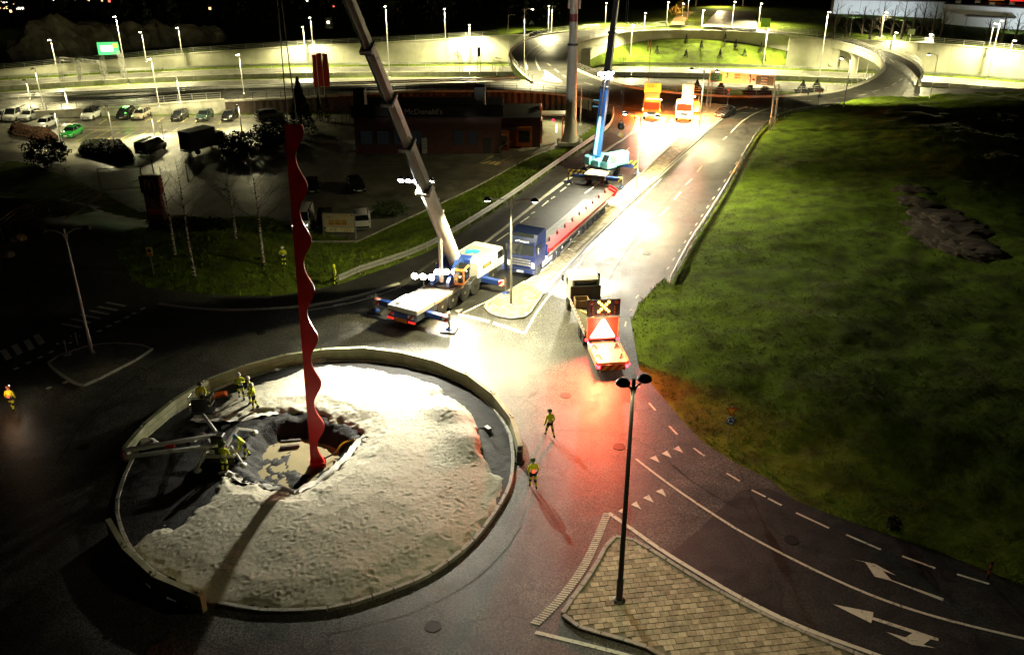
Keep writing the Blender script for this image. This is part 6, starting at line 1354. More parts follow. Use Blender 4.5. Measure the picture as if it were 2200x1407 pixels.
# motorway gantries
def gantry(label, pa, pb, ty, sign=None):
    a, b = G(*pa, -6), G(*pb, -6); zt = max(ztop(a, ty), -1.5); t = thing('gantry', label, 'gantry'); lattice(t, a, (a.x, a.y, zt), .6); lattice(t, b, (b.x, b.y, zt), .6); lattice(t, (a.x, a.y, zt), (b.x, b.y, zt), .6, name='lattice_beam')
    if sign: 
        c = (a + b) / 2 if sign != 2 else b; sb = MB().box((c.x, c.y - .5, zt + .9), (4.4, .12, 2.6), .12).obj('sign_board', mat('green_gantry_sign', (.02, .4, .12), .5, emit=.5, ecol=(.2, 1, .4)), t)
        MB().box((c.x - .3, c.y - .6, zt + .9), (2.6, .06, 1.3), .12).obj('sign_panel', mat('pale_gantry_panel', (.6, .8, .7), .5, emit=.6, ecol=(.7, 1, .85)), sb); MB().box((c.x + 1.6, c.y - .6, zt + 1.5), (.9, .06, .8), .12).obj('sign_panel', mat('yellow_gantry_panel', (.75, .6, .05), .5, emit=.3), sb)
    return t
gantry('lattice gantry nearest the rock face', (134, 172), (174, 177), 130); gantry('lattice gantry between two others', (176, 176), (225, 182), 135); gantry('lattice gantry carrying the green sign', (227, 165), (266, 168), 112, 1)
gantry('pale portal left of the ring road', (981, 160), (991, 178), 112); gantry('low pale portal beside the ring\'s outer railing', (1061, 172), (1077, 177), 133)
gantry('portal before the right retaining wall', (1962, 150), (2003, 156), 108)
p = G(1030, 187, 0.05); t = thing('traffic_signal', 'lattice post with a dark signal head behind the slip road', 'signal', p); hh = ztop(p, 120); lattice(t, (0, 0, 0), (0, 0, hh), .5); MB().box((0, -.3, hh + .6), (.5, .3, 1.5), .7, bev=.05).obj('signal_head', BLKMET, t)
# small orange lit post
p = G(1393, 178, -6); t = thing('marker_post', 'thin orange-lit post before the planted mound', 'post', p); MB().tube([(0, 0, 0), (0, 0, 9)], .06, 6).obj('post', ORNG, t); MB().box((-.4, 0, 8.8), (.8, .06, .06)).obj('arm', ORNG, t); MB().box((-.6, -.05, 7.5), (.25, .05, 2.0)).obj('strip_sign', mat('pale_strip', (.5, .5, .4), .5), t)
# marker with yellow reflectors on the dark left island, black post, red triangle etc
t = thing('road_barrier', 'portable marker post with yellow reflectors on the dark left island', 'marker', G(145, 762, .13), .2); MB().box((0, 0, .05), (.45, .5, .1), bev=.03).obj('foot', mat('pale_foot', (.3, .3, .28), .7), t); MB().tube([(0, 0, .1), (0, 0, 1.1)], .03, 6).obj('post', GALV, t)
YR = mat('yellow_reflector', (.8, .5, .05), .4)
for x in (-.45, .4): MB().lathe([(.06, 0), (.06, .03)], 10, M=Matrix.Translation((x, -.03, .9)) @ RX).obj('reflector', YR, t)
MB().tube([(-.5, 0, .9), (.45, 0, .9)], .02, 5).obj('crossbar', GALV, t)
t = thing('road_barrier', 'second portable marker post beside the left lamp', 'marker', G(168, 745, .13), .1); MB().tube([(0, 0, 0), (0, 0, 1.1)], .03, 6).obj('post', GALV, t); MB().box((0, 0, .04), (.4, .4, .08), bev=.02).obj('foot', BLKMET, t)
for x in (-.3, .28): MB().lathe([(.05, 0), (.05, .03)], 10, M=Matrix.Translation((x, -.03, .85)) @ RX).obj('reflector', YR, t)
t = thing('marker_post', 'black rubber marker post at the end of the barriers', 'bollard', G(1116, 991, .012)); MB().lathe([(.32, 0), (.32, .08), (.2, .14), (.14, .55), (.12, .95), (.08, 1.02)], 14).obj('body', BLACK, t, .7); MB().lathe([(.135, .7), (.13, .8)], 14).obj('band', GREYP, t)
t = thing('marker_post', 'orange striped marker post at the right road edge', 'post', G(2121, 1243, .02)); MB().box((0, 0, .5), (.12, .06, 1.0), bev=.01).obj('post', BLKMET, t); MB().box((0, -.035, .75), (.11, .01, .2)).obj('band', ORNG, t); MB().box((0, -.035, .4), (.11, .01, .2)).obj('band', ORNG, t)
o = MB().loft([[(-.55, -.3, 0), (.5, -.35, 0), (.6, .35, 0), (-.2, .4, 0)], [(-.45, -.2, .1), (.3, -.2, .18), (.45, .25, .12), (-.1, .3, .15)]]).obj('tarpaulin', mat('bright_orange_tarp', (.85, .16, .02), .6)); o.location = GI(470, 850); o.rotation_euler = (0, 0, .5); tag(o, 'crumpled bright orange tarpaulin on the dark membrane', 'tarpaulin')
t = thing('hose', 'yellow hose hanging over the pit edge', 'hose'); p0, p1, p2, p3 = GI(762, 944), G(738, 950, .1), G(727, 962, -.1), G(722, 978, -.4)
MB().tube(smooth_poly([p0, p1, p2, p3], 2), .06, 6).obj('hose_pipe', YELP, t, .9); t['label'] = 'yellow hose running over the edge of the pit'
o = MB().tube([G(722, 972, -.35), G(698, 984, -.3)], .04, 5).obj('steel_bar', BLKMET); tag(o, 'dark steel bar leaning on the red column foot', 'bar')
o = MB().tube([(.28 * math.cos(a), .28 * math.sin(a), .05) for a in np.linspace(0, 2 * PI, 18)], .03, 5).obj('cable_coil', BLKMET); o.location = GI(787, 946); tag(o, 'small coil of cable on the pale gravel', 'cable')
t = thing('work_lamp', 'small white work lamp with cable on the grey strip', 'lamp', GI(1048, 925), .6); MB().box((0, 0, .12), (.3, .5, .22), bev=.03).obj('case', BLKMET, t); MB().box((0, 0, .245), (.24, .42, .03), bev=.01).obj('face', WHITE, t); MB().tube([(0, .3, .03), (-.3, .5, .03), (-.5, .35, .03), (-.4, .9, .03)], .025, 5).obj('cable', BLKMET, t)
for i, (px, s_) in enumerate((((688, 777), .35), ((593, 796), .2), ((318, 958), .5))):
    rg = np.random.default_rng(i); mb = MB(); b_ = bmesh.new(); bmesh.ops.create_icosphere(b_, subdivisions=2, radius=s_)
    mb.add([v.co * (1 + rg.uniform(-.3, .3)) * Vector((1.2, .8, .6)) for v in b_.verts] if False else [Vector((v.co.x * 1.2, v.co.y * .9, v.co.z * .6)) * (1 + rg.uniform(-.22, .22)) for v in b_.verts], [tuple(v.index for v in f.verts) for f in b_.faces]); b_.free()
    o = mb.obj('plastic_sheet', FAB); o.location = GI(*px) + Vector((0, 0, s_ * .3)); tag(o, 'crumpled white plastic sheet ' + ('behind the red column', 'near the far kerb', 'under the lift arm')[i], 'plastic sheet')
for i, (px, L_, a) in enumerate((((648, 940), 1.0, .1), ((625, 950), 1.2, .15), ((623, 962), 1.1, .2))):
    o = MB().box((0, 0, .08), (L_, .22, .2), bev=.03).obj('timber_block', mat('wet_timber', (.05, .04, .035), .6)); p = GI(*px); o.location = p; o.rotation_euler = (0, 0, a); tag(o, ('upper', 'middle', 'lower')[i] + ' dark timber block at the edge of the puddle', 'timber')

# ================================================================== spider lift on the island
LP_ = GI(478, 992); t = thing('spider_lift', 'white spider lift with splayed legs and a basket on the island', 'lift', LP_); il = lambda p: Vector(p) - LP_
PWL = mat('pale_lift_paint', (.6, .6, .56), .4, var=.12)
for s in (-1, 1): MB().box((0, s * .45, .28), (1.7, .28, .5), bev=.15).obj('track', BLACK, t)
MB().box((0, 0, .6), (1.7, .75, .3), bev=.05).obj('chassis', PWL, t); MB().lathe([(.4, .75), (.4, .95)], 14).obj('turntable', BLKMET, t); MB().box((-.05, .05, 1.35), (.7, .6, .85), bev=.06).obj('turret', BLKMET, t)
for px in ((415, 948), (546, 930), (522, 1000), (425, 1012)):
    e = il(GI(*px)); k = e * .55 + Vector((0, 0, 1.15)); lg = MB().tube([(e.x * .12, e.y * .12, .7), tuple(k), tuple(e * .97 + Vector((0, 0, .25)))], [.13, .1, .08], 4).obj('leg', PWL, t); MB().lathe([(.22, 0), (.22, .06), (.06, .2)], 12, c=e).obj('foot', PWL, lg)
T0 = Vector((-.1, 0, 1.75)); E1 = il(G(264, 968, 1.75)); 
MB().tube([T0, E1], .13, 4).obj('lower_boom', PWL, t); MB().tube([E1 + Vector((0, -.1, .05)), E1 + Vector((0, -.1, -.45))], .16, 6).obj('boom_joint', mat('red_grey_joint', (.25, .06, .06), .5), t)
MB().tube([E1 + Vector((0, -.1, -.35)), T0 + Vector((.1, -.3, -.45))], .12, 4).obj('upper_boom', PWL, t); MB().box(tuple(E1.lerp(T0, .5) + Vector((0, -.1, -.15))), (.5, .06, .2), hd(E1, T0)).obj('red_label', mat('red_label', (.5, .02, .03), .5), t)
BK = il(G(437, 884, 1.0)); MB().tube([T0 + Vector((0, .1, .1)), BK + Vector((.15, -.5, .1))], .1, 6).obj('basket_arm', PWL, t)
bk = MB().box(tuple(BK + Vector((0, 0, .05))), (1.35, .75, .08), .1).obj('basket', BLKMET, t)
MB().box(tuple(BK + Vector((0, -.37, .62))), (.95, .06, .85), .1, bev=.03).obj('control_panel', BLKMET, bk)
mb = MB()
for sx in (-.64, .64):
    for sy in (-.35, .35): mb.tube([BK + Vector((sx, sy, .05)), BK + Vector((sx, sy, 1.1))], .03, 5)
for z in (.6, 1.1):
    for a_, b_ in (((-.64, -.35), (.64, -.35)), ((.64, -.35), (.64, .35)), ((.64, .35), (-.64, .35)), ((-.64, .35), (-.64, -.35))): mb.tube([BK + Vector((*a_, z)), BK + Vector((*b_, z))], .03, 5)
mb.obj('guard_frame', CHROME, bk)

# ================================================================== people
GLOVE = mat('dark_glove', (.02, .02, .02), .8); BOOT = mat('dark_boot', (.025, .02, .015), .7); SILV = mat('reflective_band', (.6, .6, .58), .4)
REDV = mat('red_lit_vest_lamp', (1, .05, .04), .5, emit=4, ecol=(1, .05, .03))
def person(label, loc, h, lean=0., arms='down', step=0., sc=1., helmet=HELM, hood=False, redlamp=None, knee=0., trousers=None):
    t = thing('person', label, 'person', loc, h, 'site workers'); t.scale = (sc,) * 3
    J = {}; E = []; lab = {}; rad = {}
    def j(n, p, r, l, par=None): J[n] = Vector(p); rad[n] = r; lab[n] = l; (E.append((par, n)) if par else None)
    ph = Vector((0, 0, .95 - knee * .25)); ca, sa = math.cos(lean), math.sin(lean)
    def T_(x, y, z): return ph + Vector((x * ca + z * sa, y, -x * sa + z * ca))
    j('pel', ph, (.155, .12), 'tr'); j('spi', T_(0, 0, .2), (.155, .115), 'ja', 'pel'); j('che', T_(.01, 0, .42), (.185, .13), 'ja', 'spi'); j('neck', T_(.02, 0, .57), (.065, .065), 'ja', 'che'); j('hd0', T_(.04, 0, .66), (.085, .095), 'sk', 'neck'); j('hd1', T_(.05, 0, .78), (.085, .1), 'sk', 'hd0')
    for s, n in ((1, 'l'), (-1, 'r')):
        j(n + 'sh', T_(.01, s * .2, .48), (.085, .085), 'ja', 'che')
        if arms == 'down': el, wr = T_(-.02, s * .28, .2), T_(.1, s * .27, -.03)
        elif arms == 'chest': el, wr = T_(.05, s * .3, .22), T_(.28, s * .1, .36)
        elif arms == 'fwd': el, wr = T_(.16, s * .26, .24), T_(.4, s * .16, .16)
        elif arms == 'hang': el, wr = T_(.2, s * .22, .25), T_(.38, s * .16, .12) + Vector((.02, 0, -.22))
        else: el, wr = (T_(.05, s * .3, .22), T_(.28, s * .08, .5)) if s == 1 else (T_(-.02, s * .28, .2), T_(.12, s * .27, -.02))
        j(n + 'el', el, (.065, .065), 'ja', n + 'sh'); j(n + 'wr', wr, (.045, .045), 'ja', n + 'el'); d = (wr - el).normalized(); sd = Vector((0, 1, 0)); j(n + 'pa', wr + d * .08, (.04, .025), 'gl', n + 'wr')
        for q_ in range(4):
            b = wr + d * .1 + sd * (q_ - 1.5) * .021; j(n + 'f%d' % q_, b + d * .045, (.0095, .0095), 'gl', n + 'pa'); j(n + 'g%d' % q_, b + d * (.075 + .008 * (q_ in (1, 2))) + Vector((.018, 0, -.02)), (.0085, .0085), 'gl', n + 'f%d' % q_)
        j(n + 'th', wr + d * .05 - sd * s * .045, (.011, .011), 'gl', n + 'pa'); j(n + 'tj', wr + d * .085 - sd * s * .055, (.01, .01), 'gl', n + 'th')
        st_ = step * s; j(n + 'hp', ph + Vector((0, s * .1, -.06)), (.105, .11), 'tr', 'pel'); kn = Vector((st_ * .5 + .03 + knee * .28, s * .12, .50 - knee * .02)); an = Vector((st_ - .02 - (.05 if st_ < 0 else 0), s * .12, .1 + (.05 if st_ < -.1 else 0)))
        j(n + 'mt', ph.lerp(kn, .55) + Vector((0, s * .05, -.02)), (.095, .095), 'yl', n + 'hp'); j(n + 'kn', kn, (.075, .075), 'kn', n + 'mt'); j(n + 'sn', kn.lerp(an, .5), (.07, .07), 'yl', n + 'kn'); j(n + 'an', an, (.055, .055), 'bt', n + 'sn'); j(n + 'he', an + Vector((-.05, 0, -.06)), (.045, .04), 'bt', n + 'an'); j(n + 'to', an + Vector((.17, s * .02, -.055)), (.05, .04), 'bt', n + 'an')
    j('nose', T_(.145, 0, .69), (.016, .016), 'sk', 'hd0')
    names = list(J); me = bpy.data.meshes.new('body'); me.from_pydata([J[n] for n in names], [(names.index(a), names.index(b)) for a, b in E], []); o = bpy.data.objects.new('tmp', me); COL.objects.link(o)
    o.modifiers.new('s', 'SKIN'); sv = me.skin_vertices[0].data
    for i, n in enumerate(names): sv[i].radius = rad[n]; sv[i].use_root = (n == 'pel')
    o.modifiers.new('d', 'SUBSURF').levels = 1
    dg = bpy.context.evaluated_depsgraph_get(); m2 = bpy.data.meshes.new_from_object(o.evaluated_get(dg)); COL.objects.unlink(o); bpy.data.objects.remove(o)
    m2.name = 'body'; m2.materials.clear(); order = {'tr': trousers or NAVYC, 'ja': HIVIS, 'sk': SKIN, 'gl': GLOVE, 'yl': HIVIS, 'kn': NAVYC, 'bt': BOOT}
    ks = list(order); [m2.materials.append(order[k]) for k in ks]; m2.materials.append(SILV)
    P = np.array([J[n] for n in names]); L_ = [lab[n] for n in names]
    for f in m2.polygons:
        c = np.array(f.center); i = int(((P - c) ** 2).sum(1).argmin()); f.material_index = ks.index(L_[i]); f.use_smooth = True
        if L_[i] == 'ja':
            zc = float((Vector(c) - ph).dot(Vector((sa, 0, ca))))
            if .10 < zc < .16 and abs(c[1]) < .22: f.material_index = len(ks)
    inst('body', m2, t)
    HM = Matrix.Translation(T_(.05, 0, .80)) @ Matrix.Rotation(lean, 4, 'Y')
    if hood: MB().lathe([(.11, -.2), (.135, -.1), (.13, .02), (.08, .1), (.01, .12)], 14, M=HM).obj('hood', HIVIS, t, .9)
    else:
        hm = MB().lathe([(.15, -.035), (.135, -.02), (.13, .04), (.1, .1), (.05, .13), (.01, .135)], 16, M=HM).obj('hard_hat', helmet, t, .9); MB().box((.14, 0, -.03), (.12, .18, .015), M=HM, bev=.005).obj('peak', helmet, hm)
    mb = MB()
    for s in (-1, 1): mb.lathe([(.014, -.004), (.01, .008)], 6, M=HM @ Matrix.Translation((.098, s * .035, -.08)) @ Matrix.Rotation(PI / 2, 4, 'Y'))
    e = mb.obj('eyes', BLKMET, t); MB().box((.1, 0, -.165), (.01, .05, .012), M=HM).obj('mouth', mat('lip', (.3, .1, .09), .6), t)
    if redlamp: MB().box(tuple(T_(redlamp, 0, .2)), (.05, .15, .17), bev=.04).obj('lit_marker', REDV, t)
    return t
def ph_(a, b): return hd(G(*a), G(*b))
person('worker standing in the lift basket', LP_ + BK + Vector((.0, .08, .1)), R(-60), arms='fwd', helmet=mat('dark_hat', (.03, .03, .03), .5))
person('worker with white hard hat, leftmost of the three by the barriers', GI(520, 857), R(-70), arms='chest', step=.16)
person('worker in the middle of the three by the barriers', GI(541, 866), R(200), arms='down', step=.1)
person('worker nearest the camera of the three by the barriers', GI(549, 880), R(190), arms='fwd', step=.12)
person('worker with blue cap bending beside the lift leg', GI(531, 985), R(210), lean=.55, arms='hang', step=.15, helmet=mat('blue_cap', (.02, .15, .3), .5))
person('worker seen from behind beside the lift tracks', GI(484, 1014), R(80), lean=.3, arms='fwd', knee=.25, trousers=mat('olive_trousers', (.12, .14, .04), .9), helmet=mat('green_hat', (.06, .12, .04), .5))
person('worker with a red lamp on his back, upper of the two on the road', G(1181, 938, .012), R(118), step=.28, redlamp=.17, helmet=mat('green_hat', (1, 1, 1)))
person('worker with a red chest lamp, lower of the two on the road', G(1145, 1048, .012), R(105), step=.2, redlamp=-.16, helmet=mat('green_hat', (1, 1, 1)))
person('worker raising his hands to his chest on the dark lawn', GT(611, 573), R(-80), arms='chest', step=.05)
person('worker in a yellow hood by the end of the guard rail', G(722, 613, .012), R(200), hood=True, step=.15)
wk = person('worker with a red lamp walking at the left frame edge', G(29, 881, .012), R(95), step=.2, redlamp=-.17, sc=.92, helmet=mat('orange_hat', (.6, .2, .1), .5))
MB().box((.22, 0, 1.75), (.07, .1, .07), bev=.02).obj('added_head_torch', LEDY, wk); point('added_worker_glow', (.5, 0, 1.8), 25, (1, .85, .6), .05, wk); point('vest_lamp_glow', (-.75, 0, 1.5), 30, (1, .55, .3), .05, wk)  # head torch and its glow added to brighten this worker
# hook block of the blue crane
HK2 = G(1334, 274, 4.0); t = thing('hoist_hook', 'black round hook block hanging behind the blue crane', 'hook', HK2); MB().lathe([(.02, .55), (.28, .5), (.42, .25), (.42, 0), (.3, -.2), (.1, -.3)], 16).obj('hook_ball', BLKMET, t, .8); MB().lathe([(.2, .5), (.24, .62), (.1, .7)], 12).obj('cap', WHITE, t)
MB().tube([(0, 0, -.3), (.05, 0, -.6), (.3, 0, -.9), (.15, 0, -1.2), (-.15, 0, -1.05)], .09, 6).obj('hook', YELP, t); MB().side([(-.35, -1.0), (.35, -1.0), (0, -.4)], -.05, .05).obj('plate', WHITE, t)
for s in (-1, 1): MB().tube([(s * .1, 0, .6), (s * .1, 0, 28)], .018, 4).obj('rope', BLKMET, t)
# ================================================================== plants, grass, rocks, far things
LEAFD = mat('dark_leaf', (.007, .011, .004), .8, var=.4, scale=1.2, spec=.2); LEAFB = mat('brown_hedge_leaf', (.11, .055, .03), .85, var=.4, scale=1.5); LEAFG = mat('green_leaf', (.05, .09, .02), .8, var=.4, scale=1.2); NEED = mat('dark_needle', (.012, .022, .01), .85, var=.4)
TWIG = mat('bare_twig', (.045, .032, .024), .85); BARK = mat('dark_bark', (.05, .038, .028), .9, bump=.5, bscale=20)
def birch_mat():
    m = bpy.data.materials.new('birch_bark'); m.use_nodes = True; n = m.node_tree.nodes; l = m.node_tree.links; g = n.new('ShaderNodeNewGeometry'); mp = n.new('ShaderNodeMapping'); mp.inputs['Scale'].default_value = (3, 3, 9)
    z = n.new('ShaderNodeTexNoise'); z.inputs['Scale'].default_value = 1; z.inputs['Detail'].default_value = 4; r = n.new('ShaderNodeValToRGB'); r.color_ramp.elements[0].position = .45; r.color_ramp.elements[0].color = (.04, .035, .03, 1); r.color_ramp.elements[1].position = .52; r.color_ramp.elements[1].color = (.5, .48, .43, 1)
    l.new(g.outputs['Position'], mp.inputs[0]); l.new(mp.outputs[0], z.inputs['Vector']); l.new(z.outputs['Fac'], r.inputs['Fac']); l.new(r.outputs['Color'], n['Principled BSDF'].inputs['Base Color']); n['Principled BSDF'].inputs['Roughness'].default_value = .8; return m
BIRCH = birch_mat()
def leaves(pts, s, rg):
    """small bent leaf faces at the given points"""
    n = len(pts); a = rg.normal(size=(n, 3)); a /= np.linalg.norm(a, axis=1)[:, None]; b = rg.normal(size=(n, 3)); b -= a * (a * b).sum(1)[:, None]; b /= np.linalg.norm(b, axis=1)[:, None]
    sz_ = s * rg.uniform(.6, 1.3, (n, 1)); P = np.asarray(pts)
    V = np.stack([P - a * sz_, P + b * sz_ * .55, P + a * sz_, P - b * sz_ * .55], 1).reshape(-1, 3); F = np.arange(4 * n).reshape(-1, 4); return V, [tuple(map(int, f)) for f in F]
def blob(rg, n, rx, ry, rz, lump=.25):
    d = rg.normal(size=(n, 3)); d /= np.linalg.norm(d, axis=1)[:, None]; r = rg.uniform(.3, 1, n) ** .45; k = 1 + lump * np.sin(d[:, 0] * 5 + d[:, 1] * 4) * np.cos(d[:, 2] * 6 + d[:, 0] * 3); return d * (r * k)[:, None] * np.array([rx, ry, rz])
def shrub(name, label, loc, rx, ry, rz, m, n=1500, s=.12, seed=0, cat='shrub', group=None):
    rg = np.random.default_rng(seed); t = thing(name, label, cat, loc, 0, group); P = blob(rg, n, rx, ry, rz) + np.array([0, 0, rz * .85]); P = P[P[:, 2] > .02]; V, F = leaves(P, s, rg); raw('foliage', V, F, m, t)
    mb = MB()
    for k in range(5): a = k * 1.26; mb.tube([(0, 0, 0), (math.cos(a) * rx * .3, math.sin(a) * ry * .3, rz * .6), (math.cos(a) * rx * .6, math.sin(a) * ry * .6, rz * 1.1)], [.05, .035, .012], 5)
    mb.obj('stem', BARK, t); return t
def conifer(name, label, loc, h, r, m=NEED, n=1200, seed=0, s=.16, group=None):
    rg = np.random.default_rng(seed); t = thing(name, label, 'tree', loc, 0, group); MB().tube([(0, 0, 0), (0, 0, h * .95)], [h * .02 + .03, .01], 7).obj('trunk', BARK, t)
    u = rg.random(n) ** .75; tier = .75 + .25 * np.abs(np.sin(u * 22)); a = rg.uniform(0, 2 * PI, n); rr_ = r * (1 - u) * tier * rg.uniform(.35, 1.05, n) ** .5; P = np.stack([np.cos(a) * rr_, np.sin(a) * rr_, h * (.06 + .94 * u) - rr_ * .25], 1); V, F = leaves(P, s, rg); raw('crown', V, F, m, t); return t
def bare_tree(name, label, loc, h, r0, bark, twm, seed=0, lean=(0, 0), depth=4, group=None, twigs=True, first=.35):
    rg = random.Random(seed); t = thing(name, label, 'tree', loc, rg.uniform(0, 6), group) if False else thing(name, label, 'tree', loc, 0, group); crown = MB(); tk = []
    tp = Vector((lean[0], lean[1], h)); n_ = 8
    for k in range(n_ + 1): f = k / n_; tk.append(Vector((lean[0] * f + .06 * h * .1 * math.sin(f * 6 + seed), lean[1] * f + .006 * h * math.cos(f * 5 + seed), h * f)))
    MB().tube(tk, [r0 * (1 - .85 * k / n_) for k in range(n_ + 1)], 8).obj('trunk', bark, t, .8)
    def br(p, d, L, r, lv):
        q_ = p + d * L * .5 + Vector((rg.uniform(-.1, .1), rg.uniform(-.1, .1), .06)) * L; e = p + d * L + Vector((0, 0, .12 * L)); crown.tube([p, q_, e], [r, r * .7, r * .35], 4 if lv > 1 else 3)
        if lv <= 0: return
        for k in range(3 if lv > 1 else 4):
            f = rg.uniform(.35, 1); b = p.lerp(e, f); nd = (d + Vector((rg.uniform(-.8, .8), rg.uniform(-.8, .8), rg.uniform(-.2, .6)))).normalized(); br(b, nd, L * rg.uniform(.45, .65), r * .5, lv - 1)
    nb = 13
    for k in range(nb):
        f = first + (1 - first) * (k + rg.random()) / nb; i = f * n_; p = tk[min(int(i), n_ - 1)].lerp(tk[min(int(i) + 1, n_)], i - int(i)); a = rg.uniform(0, 6.28); d = Vector((math.cos(a), math.sin(a), rg.uniform(.35, 1.0))).normalized(); br(p, d, h * .28 * (1.15 - f * .7), r0 * .3 * (1.2 - f), depth - 2)
    crown.obj('crown', twm, t); return t
# birches on the dark lawn
for i, (bx, by, ty, ln, lab) in enumerate([(419, 595, 345, -.9, 'front birch on the dark lawn with a pale speckled trunk'), (569, 571, 330, -.9, 'birch left of the red column'), (377, 548, 360, -.7, 'faint birch behind the front birch'), (507, 513, 365, -.5, 'thin birch farthest back on the lawn')]):
    b = GT(bx, by); zt = ztop(b, ty); bare_tree('birch_tree', lab, b, zt - b.z, .14, BIRCH, TWIG, seed=i + 3, lean=(ln * .2, .3), group='bare birches', depth=4)
for i, (bx, by, ty, lab) in enumerate([(330, 372, 318, 'bare small tree beside the dark people carrier'), (405, 392, 345, 'bare small tree by the car park exit'), (352, 300, 278, 'thin bare shrub tree behind the people carrier')]):
    b = G(bx, by, -3); bare_tree('bare_tree', lab, b, max(2.5, ztop(b, ty) + 3), .09, BARK, TWIG, seed=20 + i, depth=4, group='bare car park trees', first=.2)
conifer('conifer', 'dark conifer left of the red banners', G(650, 287, -3), 8.3, 2.6, n=3200, seed=1, s=.2)
for i, px in enumerate(((688, 262), (705, 262))): conifer('conifer', ('left' if i == 0 else 'right') + ' slim columnar conifer under the banners', G(*px, -3), 4.2, .7, n=500, seed=5 + i)
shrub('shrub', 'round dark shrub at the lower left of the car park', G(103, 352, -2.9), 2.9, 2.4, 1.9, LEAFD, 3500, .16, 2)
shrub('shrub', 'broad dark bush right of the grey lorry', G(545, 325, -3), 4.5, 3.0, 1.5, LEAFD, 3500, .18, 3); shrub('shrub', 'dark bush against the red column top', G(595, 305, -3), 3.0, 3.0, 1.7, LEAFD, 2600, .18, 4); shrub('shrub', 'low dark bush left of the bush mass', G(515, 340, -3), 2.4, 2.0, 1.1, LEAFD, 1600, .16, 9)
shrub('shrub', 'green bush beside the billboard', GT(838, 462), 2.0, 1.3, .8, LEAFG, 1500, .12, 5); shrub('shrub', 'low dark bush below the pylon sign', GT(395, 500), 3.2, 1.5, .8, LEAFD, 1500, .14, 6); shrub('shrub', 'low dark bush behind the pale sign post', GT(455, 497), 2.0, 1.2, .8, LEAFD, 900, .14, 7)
shrub('shrub', 'tiny dark shrub at the right road edge', GT(1915, 1136), .35, .3, .4, LEAFD, 160, .09, 8)
def hedge(label, px, h, m, seed, z=-3):
    P = GL(px, z); rg = np.random.default_rng(seed); c = sum(P, Vector()) / len(P); t = thing('hedge', label, 'hedge', (c.x, c.y, z)); xs = [p.x for p in P]; ys = [p.y for p in P]; Q = []
    X = rg.uniform(min(xs), max(xs), 22000); Y = rg.uniform(min(ys), max(ys), 22000); k = np_inside(X, Y, P); X, Y = X[k], Y[k]; d = np_dist(X, Y, P); hz = h * np.clip(d / .7, .3, 1) * (1 + .12 * fbm(X, Y, .8)); Z = hz * rg.uniform(0, 1, len(X)) ** .35
    V, F = leaves(np.stack([X - c.x, Y - c.y, Z], 1), .14, rg); raw('foliage', V, F, m, t); MB().prism([(p.x * .8 - c.x * .8, p.y * .8 - c.y * .8) for p in P], 0, h * .5).obj('core', LEAFD, t); return t
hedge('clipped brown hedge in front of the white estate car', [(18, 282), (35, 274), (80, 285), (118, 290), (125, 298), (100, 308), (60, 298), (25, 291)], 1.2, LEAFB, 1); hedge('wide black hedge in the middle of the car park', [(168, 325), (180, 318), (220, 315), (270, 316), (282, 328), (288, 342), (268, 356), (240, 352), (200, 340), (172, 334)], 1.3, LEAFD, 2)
# planters along the ring
for i, (px, lab) in enumerate([((1499, 205), 'at the left end of the row'), ((1551, 208), 'left of the yield sign'), ((1614, 210), 'right of the yield sign'), ((1646, 210), 'left of the lattice post'), ((1727, 207), 'second from the right'), ((1757, 204), 'at the right end of the row')]):
    b = G(*px, .03) + Vector((0, 1.2, 0)); t = thing('planter', 'black planter with a small conifer, ' + lab, 'planter', b, 0, 'planters along the ring road'); MB().loft([[(-.9, -.6, 0), (.9, -.6, 0), (.9, .6, 0), (-.9, .6, 0)], [(-1.15, -.7, .8), (1.15, -.7, .8), (1.15, .7, .8), (-1.15, .7, .8)]]).obj('tub', BLKMET, t); rg = np.random.default_rng(i); n = 420; u = rg.random(n); a = rg.uniform(0, 6.28, n); r_ = .95 * (1 - u) * rg.uniform(.3, 1, n); V, F = leaves(np.stack([np.cos(a) * r_, np.sin(a) * r_, .8 + 1.5 * u], 1), .13, rg); raw('plant', V, F, NEED, t)
ORD = ('first', 'second', 'third', 'fourth', 'fifth', 'sixth', 'seventh', 'eighth', 'ninth', 'tenth', 'eleventh', 'twelfth', 'thirteenth', 'fourteenth')
yo = sorted([1472, 1553, 1632, 1508, 1470, 1412, 1548, 1597, 1640, 1690, 1580])
for i, (px, h) in enumerate([((1472, 98), 1.5), ((1553, 98), 1.8), ((1632, 112), 1.6), ((1508, 112), 1.4), ((1470, 122), 1.2), ((1412, 120), 1.2), ((1548, 124), 1.3), ((1597, 124), 1.1), ((1640, 128), 1.2), ((1690, 126), 1.3), ((1580, 108), 1.3)]):
    r = ray(*px); best = min(range(len(mound_v)), key=lambda k: (PX(mound_v[k])[0] - px[0]) ** 2 + (PX(mound_v[k])[1] - px[1]) ** 2); conifer('young_tree', ORD[yo.index(px[0])] + ' small young tree from the left on the planted mound', Vector(mound_v[best]), h * 1.6, .8, n=260, seed=40 + i, s=.14, group='young trees on the mound')
